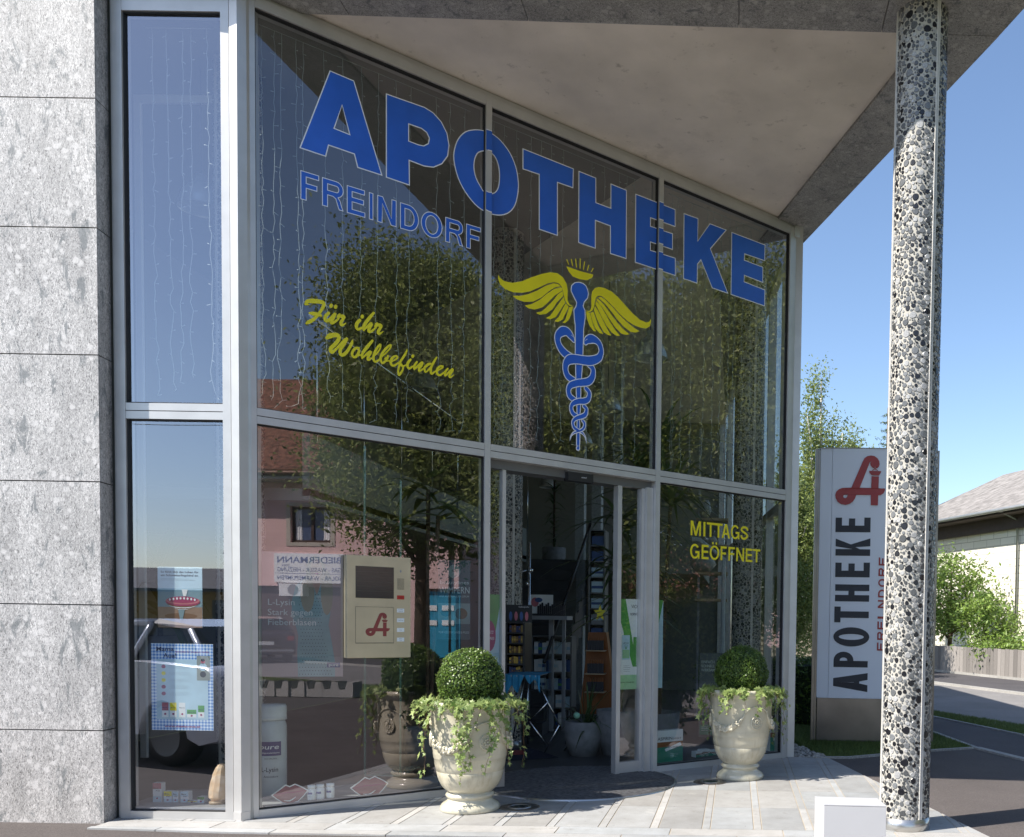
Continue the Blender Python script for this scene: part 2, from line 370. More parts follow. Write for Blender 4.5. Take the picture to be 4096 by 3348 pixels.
M['paper'] = pmat('white_paper', (.84, .86, .86), .6, 0, .02)
M['ink'] = pmat('dark_ink', (.02, .02, .03), .5)
M['red'] = pmat('sign_red', (.36, .03, .03), .4, 0, .04)
M['gold'] = pmat('champagne_metal', (.60, .50, .33), .4, .15, .04)
M['screen'] = pmat('screen_glass', (.02, .028, .026), .12, 0, .1, 5)
M['green'] = pmat('print_green', (.10, .36, .08), .5, 0, .1)
M['teal'] = pmat('print_teal', (.03, .30, .42), .5, 0, .1)
M['orange'] = pmat('print_orange', (.26, .08, .01), .5, 0, .08)
M['blue2'] = pmat('print_blue', (.05, .11, .30), .5, 0, .05)
M['pinkp'] = pmat('print_pink', (.52, .16, .20), .5, 0, .1)
M['lblue'] = pmat('print_pale_blue', (.50, .68, .78), .5, 0, .05)
M['magenta'] = pmat('print_magenta', (.35, .03, .13), .5)
M['signface'] = pmat('sign_face', (.74, .76, .83), .35, 0, .015, 1.0)
M['black'] = pmat('black_plastic', (.02, .02, .022), .4)
M['grey'] = pmat('grey_paint', (.3, .31, .33), .5)
M['whitebox'] = pmat('white_lacquer', (.50, .50, .51), .35, 0, .015, 3, .04, 40)
M['wood'] = pmat('shelf_wood', (.42, .31, .2), .5, 0, .1, 8)
M['wire'] = pmat('light_wire', (.42, .47, .45), .3)
# ------------------------------------------------------------------ ground and setting
def clip(poly, pl):
    out = []; n = len(poly)
    (ax, ay), (bx, by) = pl
    side = lambda p: (bx-ax)*(p[1]-ay)-(by-ay)*(p[0]-ax)
    for i in range(n):
        p, q = poly[i], poly[(i+1) % n]; sp, sq = side(p), side(q)
        if sp >= 0: out.append(p)
        if (sp > 0 > sq) or (sp < 0 < sq):
            t = sp/(sp-sq); out.append((p[0]+(q[0]-p[0])*t, p[1]+(q[1]-p[1])*t))
    return out
def clipc(poly, conv):
    for i in range(len(conv)):
        if len(poly) < 3: return []
        poly = clip(poly, (conv[i], conv[(i+1) % len(conv)]))
    return poly if len(poly) > 2 else []
GF = Fr((0, 0, 0), (1, 0, 0), (0, 1, 0))
def asphalt(name, c, sc=90, worn=.15, patch=0):
    m, nt, b = nmat(name); tc = N(nt, 'ShaderNodeTexCoord')
    def nz(s, d, r=.6):
        n = N(nt, 'ShaderNodeTexNoise'); n.inputs['Scale'].default_value = s; n.inputs['Detail'].default_value = d; n.inputs['Roughness'].default_value = r
        nt.links.new(tc.outputs['Object'], n.inputs['Vector']); return n.outputs['Fac']
    f = ramp(nt, nz(sc, 5, .8), [(.3, tuple(v*.55 for v in c)), (.55, c), (.75, tuple(v*1.9 for v in c))]).outputs[0]
    g = ramp(nt, nz(.7, 5), [(.3, (1-worn,)*3), (.7, (1+worn,)*3)]).outputs[0]
    nt.links.new(mix(nt, f, g, 1.0, 'MULTIPLY'), b.inputs['Base Color']); b.inputs['Roughness'].default_value = .9; b.inputs['Specular IOR Level'].default_value = .25
    bp = N(nt, 'ShaderNodeBump'); bp.inputs['Strength'].default_value = .4; bp.inputs['Distance'].default_value = .006
    nt.links.new(nz(sc*1.3, 4), bp.inputs['Height']); nt.links.new(bp.outputs[0], b.inputs['Normal']); return m
M['asphalt'] = asphalt('asphalt', (.105, .092, .088), 110)
M['asphalt_dark'] = asphalt('asphalt_path', (.085, .08, .085), 80)
M['road'] = asphalt('road_surface', (.23, .22, .215), 60)
M['kerb'] = asphalt('kerb_stone', (.36, .35, .33), 50)
M['earth'] = asphalt('grass_ground', (.075, .10, .03), 30, .3)
def sheet(name, loop, z, m, kind='structure'):
    mb = MB(); mb.prism(GF, loop, z-.06, z, 0); return mb.build(name, m, kind=kind)
mb = MB(); mb.quad((-500, -500, -.05), (500, -500, -.05), (500, 500, -.05), (-500, 500, -.05)); mb.build('ground', M['earth'], kind='structure')
g2 = lambda x, y: G(x, y).to_2d()[:]
RD = Vector((-.363, 1, 0)).normalized()
def along(p, t): return (p[0]+RD.x*t, p[1]+RD.y*t)
pn, pk, pf = g2(3725, 2850), g2(3731, 2730), g2(3731, 2685)      # near road edge, far kerb, fence foot
sheet('parking_area', [(-60, -9), (8.2, -9), (5.6, 6.0), (3.4, 10.4), g2(3900, 2992), (1.03, 10.06), (.66, 10.08), (-3.4, 6.7), (-60, 6.7)], -.012, M['asphalt'])
sheet('road', [along(pn, -45), along(pk, -45), along(pk, 60), along(pn, 60)], -.02, M['road'])
sheet('pavement', [along(pk, -45), along(pf, -45), along(pf, 60), along(pk, 60)], .0, M['asphalt_dark'])
mb = MB(); q = Vector((RD.y, -RD.x, 0)); p0, p1 = Vector((*along(pk, -45), 0)), Vector((*along(pk, 60), 0))
mb.hexa([p0-q*.12+UZ*-.02, p0+UZ*-.02, p1+UZ*-.02, p1-q*.12+UZ*-.02, p0-q*.12+UZ*.04, p0+UZ*.04, p1+UZ*.04, p1-q*.12+UZ*.04]); mb.build('kerb', M['kerb'], kind='structure')
# footpath between the two grass patches
fp = [g2(3725, 2864), g2(3780, 2874), g2(4096, 2942), (6.6, 8.6), (5.2, 7.2), g2(4096, 3034), g2(3925, 2992), g2(3725, 2932), g2(3400, 2875), g2(3400, 2842)]
sheet('footpath', fp, -.008, M['asphalt_dark'])
def edge_strip(mb, pts, w, z0, z1):
    for a, b in zip(pts, pts[1:]):
        a, b = Vector((*a, 0)), Vector((*b, 0)); d = (b-a).normalized(); n = Vector((-d.y, d.x, 0))*w/2
        mb.hexa([a-n+UZ*z0, b-n+UZ*z0, b+n+UZ*z0, a+n+UZ*z0, a-n+UZ*z1, b-n+UZ*z1, b+n+UZ*z1, a+n+UZ*z1])
mb = MB(); edge_strip(mb, [g2(3250, 3030), g2(3400, 3030), g2(3560, 3016), g2(3725, 3002), g2(3905, 2991)], .05, -.03, .012)
edge_strip(mb, [g2(3725, 2925), g2(3905, 2991)], .05, -.03, .010); edge_strip(mb, [g2(3905, 2991), g2(4096, 3037), (5.6, 6.6)], .10, -.03, .011)
edge_strip(mb, [g2(3725, 2864), g2(3780, 2875), g2(4096, 2940)], .05, -.03, .009)
mb.build('edging', M['kerb'], kind='structure')
# grass: blades on the patches
def grassbed(name, polys, n, h=.045, z=0.0, label=None):
    vs, fs, cl = [], [], []
    for poly in polys:
        xs = [p[0] for p in poly]; ys = [p[1] for p in poly]; cnt = 0; tries = 0
        L = len(poly)
        while cnt < n and tries < n*12:
            tries += 1; x, y = random.uniform(min(xs), max(xs)), random.uniform(min(ys), max(ys))
            ins = False; j = L-1
            for i in range(L):
                if (poly[i][1] > y) != (poly[j][1] > y) and x < (poly[j][0]-poly[i][0])*(y-poly[i][1])/(poly[j][1]-poly[i][1])+poly[i][0]: ins = not ins
                j = i
            if not ins: continue
            cnt += 1; a = random.random()*2*PI; hh = h*random.uniform(.5, 1.3); w = .006+hh*.08; lx, ly = random.gauss(0, hh*.45), random.gauss(0, hh*.45)
            b = len(vs); vs += [(x-w*math.cos(a), y-w*math.sin(a), z-.03), (x+w*math.cos(a), y+w*math.sin(a), z-.03), (x+lx, y+ly, z+hh)]; fs.append((b, b+1, b+2))
            k = random.random(); cl += [(k, k, k, 1)]*3
    mb = MB(); mb.add(vs, fs); o = mb.build(name, M['grass'], kind='stuff', attr=cl); return o
M['grass'] = leafmat('grass_blades', (.035, .075, .012), (.14, .19, .04), .6, .2)
ga = [g2(3150, 2890), g2(3250, 2905), g2(3725, 2925), g2(3900, 2990), g2(3725, 3000), g2(3540, 3016), g2(3400, 3028), g2(3310, 3030), g2(3180, 2955), g2(3150, 2955)]
gb = [g2(3400, 2815), g2(3725, 2840), g2(4096, 2898), (5.9, 10.6), (6.7, 8.8), g2(4096, 2940), g2(3780, 2873), g2(3725, 2862), g2(3400, 2840)]
grassbed('grass', [ga, gb], 26000, .04, -.02)
sheet('lawn', [g2(3050, 2700), g2(3540, 2700), g2(3540, 2815), g2(3400, 2842), g2(3250, 2900), g2(3150, 2890)], -.03, M['earth'])
# granite paving
def pavemat():
    m, nt, b = nmat('granite_paving'); a = N(nt, 'ShaderNodeAttribute', attribute_name='col'); tc = N(nt, 'ShaderNodeTexCoord')
    def nz(s, d, r=.6):
        n = N(nt, 'ShaderNodeTexNoise'); n.inputs['Scale'].default_value = s; n.inputs['Detail'].default_value = d; n.inputs['Roughness'].default_value = r
        nt.links.new(tc.outputs['Object'], n.inputs['Vector']); return n.outputs['Fac']
    c = mix(nt, a.outputs['Color'], ramp(nt, nz(170, 4, .8), [(.3, (.8,)*3), (.7, (1.15,)*3)]).outputs[0], 1.0, 'MULTIPLY')
    c = mix(nt, c, ramp(nt, nz(5, 7, .7), [(.3, (.86, .85, .83)), (.62, (1.06,)*3)]).outputs[0], 1.0, 'MULTIPLY')
    c = mix(nt, c, ramp(nt, nz(1.3, 3, .5), [(.35, (.93,)*3), (.62, (1.04,)*3)]).outputs[0], 1.0, 'MULTIPLY')
    nt.links.new(c, b.inputs['Base Color']); b.inputs['Roughness'].default_value = .65; b.inputs['Specular IOR Level'].default_value = .35; return m
M['pave'] = grime(pavemat(), (.17, .15, .13), .585, .66, 9, .35); grime(M['pave'], (.6, .58, .54), .6, .68, 3.5, .3); grime(M['pave'], (.12, .11, .1), .72, .735, 26, .7, det=2)
PA = [(-3.5, 6.14), (1.875, 6.09), (1.03, 10.05), (.68, 10.05), (-3.5, 6.575)]
PB = [(-4.49, 6.20), (-3.5, 6.14), (-3.5, 6.53), (-4.49, 6.53)]
cells = []
x = -4.8
while x < 2.0:                                   # two border rows
    cells.append(((x, 6.0, x+.80, 6.245), .37)); cells.append(((x+.33, 6.25, x+1.13, 6.45), .385)); x += .805
k0 = -13
for k in range(k0, 9):
    xs_ = -.60 + .376*k
    cells.append(((xs_, 6.455, xs_+.056, 7.2), .405)); cells.append(((xs_, 7.204, xs_+.056, 8.4), .39)); cells.append(((xs_, 8.404, xs_+.056, 10.6), .40))
    y = 6.455
    for L_ in (.76, .74, .78, .76, .75, .8): cells.append(((xs_+.060, y, xs_+.372, y+L_-.005), .325)); y += L_
mb = MB(); cols = []
for (x0, y0, x1, y1), g in cells:
    rect = [(x0, y0), (x1-.004, y0), (x1-.004, y1-.0), (x0, y1)]
    kk = g*random.uniform(.87, 1.1); tw = random.uniform(-.012, .012)
    for cv in (PA, PB):
        pl = clipc(rect, cv)
        if len(pl) < 3 or abs(sum(pl[i][0]*pl[(i+1) % len(pl)][1]-pl[(i+1) % len(pl)][0]*pl[i][1] for i in range(len(pl)))) < 1e-4: continue
        n0 = len(mb.v); mb.add([(p[0], p[1], 0) for p in pl]+[(p[0], p[1], -.05) for p in pl], [tuple(range(len(pl)))]+[(i, (i+1) % len(pl), len(pl)+(i+1) % len(pl), len(pl)+i)[::-1] for i in range(len(pl))])
        cols += [(kk*1.0+tw, kk, kk*.985-tw, 1)]*(len(mb.v)-n0)
mb.build('paving', M['pave'], kind='structure', attr=cols)
sheet('paving_bed', [(-4.47, 6.2), (1.87, 6.1), (1.035, 10.04), (.66, 10.06), (-3.5, 6.5), (-4.47, 6.5)], -.004, pmat('joint_mortar', (.42, .36, .28), .9))
# door mat let into the paving
cm = Vector((-1.42, 8.24, 0)); rm = .87
mt = thing('door_mat', 'round black ribbed mat set into the floor at the sliding door', 'door mat', cm)
mb = MB(); mb.lathe(cm, [(.001, .003), (rm, .003), (rm, -.01)], 48, sm=False); mb.build('mat_base', M['black'], mt)
mb = MB(); k = -rm+.012
while k < rm-.014:
    hw = math.sqrt(rm*rm-k*k)-.004; c = cm + FN*k
    f = Fr(c, FD, -FN, UZ); mb.box(f, (-hw, hw), (-.009, .009), (.003, .012)); k += .031
mb.build('mat_ribs', pmat('rubber_ribs', (.105, .105, .11), .75, 0, .25, 30), mt)
mb = MB(); mb.lathe(cm, [(rm-.002, .013), (rm+.012, .013), (rm+.012, -.01)], 64); mb.build('mat_rim', M['steel'], mt)
for (px_, py_), lb in (((2078, 3229), 'round recessed ground light beside the front planter'), ((2840, 3128), 'round recessed ground light beside the rear planter')):
    c = G(px_, py_); t = thing('ground_light', lb, 'ground light', c, 'ground lights in the paving')
    mb = MB(); mb.lathe(c, [(.085, .004), (.155, .004), (.157, .001), (.157, -.01)], 40); 
    for a in range(4): mb.lathe(c+Vector((.14*math.cos(a*PI/2+.5), .14*math.sin(a*PI/2+.5), 0)), [(.0001, .0065), (.006, .0065), (.006, .004)], 8)
    mb.build('cover_plate', M['steel_brown'], t)
    mb = MB(); mb.lathe(c, [(.07, .006), (.073, .011), (.088, .011), (.092, .004)], 40); mb.build('lens_ring', M['steel'], t)
    mb = MB(); mb.lathe(c, [(.0001, .008), (.07, .007)], 40); mb.build('lens', M['screen'], t)
# ------------------------------------------------------------------ pharmacy building
BLD = thing('pharmacy_building', 'pharmacy with rough grey granite wall, wide flat canopy and tall glass front', 'building', (-3, 8, 0))
y0w = 6.375; pr = G(467, 3268); xw0 = at(412, 3000, y0w).x
jz = [onpl(395, y, Vector((0, y0w, 0)), Vector((0, -1, 0))).z for y in (393, 911, 1420, 1927, 2420, 2923)]
jz = sorted(jz); dzj = jz[1]-jz[0]
lv = [-.05] + jz + [jz[-1]+.9, jz[-1]+1.8, jz[-1]+2.7]
mb = MB(); mj = MB()
plan = [(-9, y0w), (xw0, y0w), (pr.x, pr.y), (-9, pr.y)]
for a, b in zip(lv, lv[1:]): mb.prism(GF, plan, a+(.004 if a > 0 else 0), b-.004)
mj.prism(GF, [(-8.98, y0w+.012), (xw0-.014, y0w+.012), (pr.x-.012, pr.y), (-8.98, pr.y)], 0, lv[-1])
mb.build('stone_wall', M['granite'], BLD); mj.build('wall_core', M['gap'], BLD)
# canopy
yin = S(2400, 88).y; i1, i2 = S(3591, 280), S(3106, 878); o1, o2 = S(4096, 32), S(3196, 987)
def lx(a, b, y): return a.x + (b.x-a.x)*(y-a.y)/(b.y-a.y)
yfr = lambda x: 6.36-.063*(x+3.9); yf = 6.04; yb = 19.6
inn = [(-9, yin), (lx(i1, i2, yin), yin), (lx(i1, i2, 12.2), 12.2), (-.30, 12.2), (-.30, yb), (-9, yb)]
fz = lambda a, b, c=0: Vector((a, b, zs((a, b, 0))+c))
mb = MB(); mb.prism(fz, inn, .012, .5); mb.build('soffit', M['plaster'], BLD)
mb = MB(); xr = lx(i1, i2, yin); xo = lx(o1, o2, yf)
xs_ = [-9, -7.6, -6.2, -4.8, onpl(1386, 36, SP, SN).x, -1.6, -.05, 1.0]
for a, b in zip(xs_, xs_[1:]): mb.prism(fz, [(a+.003, yfr(a)), (b-.003, yfr(b)), (b-.003, yin-.004), (a+.003, yin-.004)], -.012, .5)
mb.prism(fz, [(1.003, yfr(1)), (xo, yfr(xo)), (lx(o1, o2, yin), yin-.004), (xr, yin-.004), (1.003, yin-.004)], -.012, .5)
for a, b in ((yin, 8.3), (8.3, 9.65), (9.65, 11), (11, 12.2)):
    mb.prism(fz, [(lx(i1, i2, a)+.004, a+.002), (lx(o1, o2, a), a+.002), (lx(o1, o2, b), b-.002), (lx(i1, i2, b)+.004, b-.002)], -.012, .5)
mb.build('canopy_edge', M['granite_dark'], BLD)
mb = MB(); mb.prism(GF, [(-9, yfr(-9)+.02), (xo-.02, yfr(xo)+.02), (lx(o1, o2, 12.2)-.02, 12.2), (-.30, yb), (-9, yb)], 6.36, 6.6)
mb.prism(GF, [(-9, 6.75), (-3.2, 6.42), (-3.2, 24), (-9, 24)], 6.6, 9.2); mb.build('upper_storey', M['granite'], BLD)
# interior shell
ir = (.62, 10.02); irb = (-.36, 19.5)
flo = [(-7, 6.53), (-3.6, 6.53), (-3.45, 6.62), (.60, 9.98), irb, (-7, 19.5)]
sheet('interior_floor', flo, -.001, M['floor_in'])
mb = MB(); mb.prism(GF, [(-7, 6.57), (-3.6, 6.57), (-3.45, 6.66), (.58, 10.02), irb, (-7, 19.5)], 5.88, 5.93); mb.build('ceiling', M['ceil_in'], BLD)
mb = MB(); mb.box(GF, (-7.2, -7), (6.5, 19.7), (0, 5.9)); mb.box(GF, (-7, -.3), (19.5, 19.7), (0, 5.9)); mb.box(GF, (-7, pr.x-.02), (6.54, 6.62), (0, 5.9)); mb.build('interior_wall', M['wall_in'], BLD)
mb = MB(); sf = Fr((ir[0], ir[1], 0), (irb[0]-ir[0], irb[1]-ir[1], 0), UZ)
LS = math.hypot(irb[0]-ir[0], irb[1]-ir[1])
for k in range(6): mb.box(sf, (LS*k/5-.03, LS*k/5+.03), (0, 5.86), (-.06, .04))
for z in (0, 2.85, 5.76): mb.box(sf, (.03, LS-.03), (z, z+.09), (-.05, .03))
sg = mb.build('side_window_frame', M['alu'], BLD)
mb = MB(); mb.quad(sf(0, .05, 0), sf(LS, .05, 0), sf(LS, 5.8, 0), sf(0, 5.8, 0)); mb.build('glass_pane', M['glass'], sg)
# --- shopfront frames
def fbar(mb, u0, u1, z0, z1, w0=-.12, w1=0.0, m=0, f=FA):
    g = lambda z, u: z(u) if callable(z) else z
    mb.hexa([f(u0, g(z0, u0), w0), f(u1, g(z0, u1), w0), f(u1, g(z0, u1), w1), f(u0, g(z0, u0), w1),
             f(u0, g(z1, u0), w0), f(u1, g(z1, u1), w0), f(u1, g(z1, u1), w1), f(u0, g(z1, u0), w1)][::1], m)
MU = [(-.062, 0), (1.742, 1.794), (3.50, 3.551), (5.222, 5.280)]
top = lambda u: zh(u)+.075
fr = MB(); gk = MB()
for u0, u1 in MU: fbar(fr, u0, u1, 0 if u0 != 1.742 and u0 != 3.5 else 0, top)
for i in range(3):
    a, b = MU[i][1]+.0015, MU[i+1][0]-.0015
    fbar(fr, a, b, zh, top, -.115, -.002)
    fbar(fr, a, b, lambda u: zt(u)+.003, lambda u: zt(u)+.056, -.115, -.002); fbar(fr, a, b, lambda u: zt(u)-.056, lambda u: zt(u)-.003, -.115, -.002)
    fbar(gk, a, b, lambda u: zt(u)-.004, lambda u: zt(u)+.004, -.11, -.012)
    # rubber gasket round each upper light
    for z0, z1 in ((lambda u: zt(u)+.055, lambda u: zt(u)+.063), (lambda u: zh(u)-.008, lambda u: zh(u)+.001)): fbar(gk, a, b, z0, z1, -.06, -.018)
    for q0 in (a-.001, b-.006): fbar(gk, q0, q0+.007, lambda u: zt(u)+.055, zh, -.06, -.018)
    if i != 1:
        fbar(fr, a, b, .0, .058, -.115, -.002)
        for z0, z1 in ((.057, .065), (lambda u: zt(u)-.064, lambda u: zt(u)-.055)): fbar(gk, a, b, z0, z1, -.06, -.018)
        for q0 in (a-.001, b-.006): fbar(gk, q0, q0+.007, .06, lambda u: zt(u)-.056, -.06, -.018)
fbar(fr, 5.282, 5.37, 0, top, -.10, -.012); fbar(fr, 5.275, 5.40, lambda u: top(u)-.09, top, -.12, .012)   # corner post and its cap
fbar(fr, -.062, 5.37, top, lambda u: top(u)+.05, -.11, -.03)
sfr = fr.build('shopfront_frame', M['alu'], BLD); gk.build('gasket', M['gap'], sfr)
# corner post between the bay window and the shopfront
mb = MB(); pts = [G(936, 3281), G(966, 3283), G(1003, 3278)]
pts = [(p.x, p.y) for p in pts]; pb = [(pts[2][0]+.02, pts[2][1]+.12), (pts[0][0], pts[0][1]+.12)]
mb.prism(GF, pts+pb, 0, 5.92); ins = [(p[0]+.0, p[1]-.006) for p in pts]; mb.prism(GF, ins+[(pb[0][0]+.004, pb[0][1]), pb[1]], 0, .062)
mb.build('corner_post', M['alu'], BLD)
# panes with true thickness
GW = -.035
def pane(f, u0, u1, z0, z1, w, mat, name='glass_pane', par=None):
    g = lambda z, u: z(u) if callable(z) else z
    mb = MB(); mb.quad(f(u0, g(z0, u0), w), f(u1, g(z0, u1), w), f(u1, g(z1, u1), w), f(u0, g(z1, u0), w)); return mb.build(name, mat, par or BLD)
PU = [pane(FA, MU[i][1], MU[i+1][0], lambda u: zt(u)+.05, zh, GW, M['glass']) for i in range(3)]
PL1 = pane(FA, MU[0][1], MU[1][0], .055, lambda u: zt(u)-.05, GW, M['glass']); PL3 = pane(FA, MU[2][1], MU[3][0], .055, lambda u: zt(u)-.05, GW, M['glass'])
# --- bay window left
yb_ = 6.51; FB = Fr((0, yb_, 0), (1, 0, 0), (0, 0, 1), (0, -1, 0))
ux = lambda x, y, f=FB, c=0: f.px(x, y, c)
xl0, xl1, xg0, xg1, xm = ux(467, 3268)[0], ux(482, 3268)[0], ux(519, 3242)[0], ux(902, 3248)[0], ux(934, 3275)[0]
tz = lambda y, x=700: ux(x, y)[1]
b1, t0, tg, t1, h0 = tz(3247), tz(1676), tz(1644), tz(1613), tz(42)
mb = MB(); gkb = MB()
mb.box(FB, (xl0, xl1), (0, 6), (-.1, -.025)); mb.box(FB, (xl1, xg0), (0, 6), (-.1, 0)); mb.box(FB, (xg1, xm), (0, 6), (-.1, 0))
for z0, z1 in ((0, b1), (t0, tg-.003), (tg+.003, t1), (h0, 6)): mb.box(FB, (xg0+.001, xg1-.001), (z0, z1), (-.1, -.002))
gkb.box(FB, (xg0, xg1), (tg-.004, tg+.004), (-.09, -.012))
for z in (b1, t0-.008, t1, h0-.008): gkb.box(FB, (xg0, xg1), (z-.001, z+.009), (-.06, -.015))
for xx in (xg0, xg1-.008): gkb.box(FB, (xx-.001, xx+.009), (b1, h0), (-.06, -.016))
bf = mb.build('bay_window_frame', M['alu'], BLD); gkb.build('gasket', M['gap'], bf)
BP1 = pane(FB, xg0, xg1, b1, t0, GW, M['glass_side']); BP2 = pane(FB, xg0, xg1, t1, h0, GW, M['glass_side'])
# --- sliding door
dw = -.10; FDR = Fr(FA(0, 0, dw), FD, UZ, FN)
U = lambda x, y, c=0: FDR.px(x, y, c)[0]; Zf = lambda x, y, c=0: FDR.px(x, y, c)[1]
hz = Zf(2200, 1905); 
mb = MB(); ff = lambda *a, **k: fbar(mb, *a, f=FDR, **k)
htop = lambda u: zt(u)-.056
ff(1.796, 3.498, lambda u: zt(u)-.13, htop, -.16, .02)
dh = mb.build('door_header', M['alu_dark'], BLD)
mb = MB(); ul, ur = U(1963, 2300), U(2020, 2300); us = U(2006, 2300); zl = Zf(1985, 1872)
mb.box(FDR, (us, ur), (.01, 2.80), (-.05, .012)); mb.box(FDR, (ul-.02, us), (zl, 2.80), (-.05, .010)); mb.box(FDR, (ul-.02, us), (.01, .075), (-.05, .010))
ld = mb.build('sliding_door_leaf', M['alu'], BLD); tag(ld, 'left door leaf slid open behind the frame')
mb = MB(); mb.quad(FDR(ul-.03, .07, -.02), FDR(us, .07, -.02), FDR(us, zl, -.02), FDR(ul-.03, zl, -.02)); mb.build('door_glass', M['glass'], ld)
u1_, u2_, u3_, u4_, u5_ = U(2463, 2500), U(2479, 2500), U(2557, 2500), U(2569, 2500), U(2620, 2500); zr = Zf(2510, 1942); zr2 = Zf(2500, 3047)
mb = MB(); mb.box(FDR, (u1_, u2_), (.01, 2.78), (-.06, .02)); mb.box(FDR, (u2_, u3_), (zr, 2.78), (-.05, .018)); mb.box(FDR, (u2_, u3_), (.015, zr2), (-.05, .018)); mb.box(FDR, (u3_, u4_), (.01, 2.78), (-.05, .02))
rd = mb.build('sliding_door_leaf', M['alu'], BLD); tag(rd, 'right door leaf slid open with a poster on its glass')
mb = MB(); mb.quad(FDR(u2_, .07, -.02), FDR(u3_, .07, -.02), FDR(u3_, zr, -.02), FDR(u2_, zr, -.02)); mb.build('door_glass', M['glass'], rd)
mb = MB(); mb.box(FDR, (u4_+.002, 3.497), (0, 2.79), (-.12, .06)); mb.build('door_jamb', M['alu'], BLD)
c = MB(); sa, sb = U(2256, 1900), U(2356, 1905); za = Zf(2300, 1895)
c.box(FDR, (sa, sb), (za-.08, za), (.0, .08), 0); c.box(FDR, (sa+.005, sb-.008), (za, za+.035), (.0, .06), 1)
ds = c.build('door_sensor', [M['black'], M['grey']], BLD)
mb = MB(); mb.text(FDR, 'record', (sa+sb)/2+.03, za-.045, .014, .0815, al='C'); mb.build('lettering', M['white'], ds)
# ------------------------------------------------------------------ lettering on the glass
GP = Fr(FA(0, 0, GW), FD, UZ, FN)
def tr(pts, ox, oy, s): return [GP.px(ox + x/s, oy + y/s) for x, y in pts]
za2 = lambda p: tr(p, 1000, 0, 1.736); za3 = lambda p: tr(p, 1900, 300, 1.517)
LET = [('A', za2([(553,488),(723,560),(920,1222),(745,1165),(722,1072),(548,1012),(528,1090),(342,1028)]), [za2([(639,735),(688,930),(588,890)])]),
 ('P', za2([(943,648),(1210,742),(1272,780),(1330,845),(1370,925),(1385,1010),(1375,1085),(1335,1140),(1275,1165),(1210,1157),(1108,1118),(1110,1290),(943,1233)]), [za2([(1105,865),(1190,895),(1225,922),(1242,960),(1235,995),(1205,1010),(1170,1003),(1105,978)])]),
 ('O', za2([(1412,1110),(1418,1030),(1445,960),(1495,912),(1560,898)])+za3([(50,335),(105,355),(160,400),(215,475),(250,560),(265,650),(262,720),(245,790),(210,835),(160,853),(105,848),(57,830)])+za2([(1560,1420),(1490,1330),(1440,1230)]),
   [za2([(1558,1170),(1563,1105),(1587,1062),(1630,1050)])+za3([(57,465),(105,482),(130,520),(143,570),(146,620),(140,675),(125,705),(100,718),(60,712)])+za2([(1600,1290),(1572,1235)])]),
 ('T', za3([(288,444),(599,568),(596,688),(502,655),(502,977),(387,938),(387,605),(288,572)]), []),
 ('H', za3([(628,581),(735,624),(735,773),(822,806),(822,658),(921,698),(919,1117),(819,1085),(819,918),(732,885),(732,1055),(626,1018)]), []),
 ('E', za3([(973,720),(1216,815),(1216,923),(1066,869),(1066,916),(1200,962),(1200,1062),(1066,1016),(1066,1062),(1217,1110),(1217,1220),(970,1138)]), []),
 ('K', za3([(1266,838),(1355,870),(1352,1005),(1424,900),(1528,940),(1430,1055),(1537,1328),(1438,1294),(1370,1125),(1351,1150),(1349,1266),(1263,1238)]), []),
 ('E', za3([(1556,952),(1761,1030),(1759,1130),(1637,1088),(1635,1122),(1748,1165),(1747,1262),(1635,1218),(1634,1253),(1760,1303),(1758,1404),(1551,1333)]), [])]
def area(l): return sum(l[i][0]*l[(i+1) % len(l)][1]-l[(i+1) % len(l)][0]*l[i][1] for i in range(len(l)))
def clipu(loop, a, b): return clipc(loop if area(loop) > 0 else loop[::-1], [(a, -1), (b, -1), (b, 9), (a, 9)])
par_of = lambda u: PU[0] if u < 1.75 else (PU[1] if u < 3.5 else PU[2])
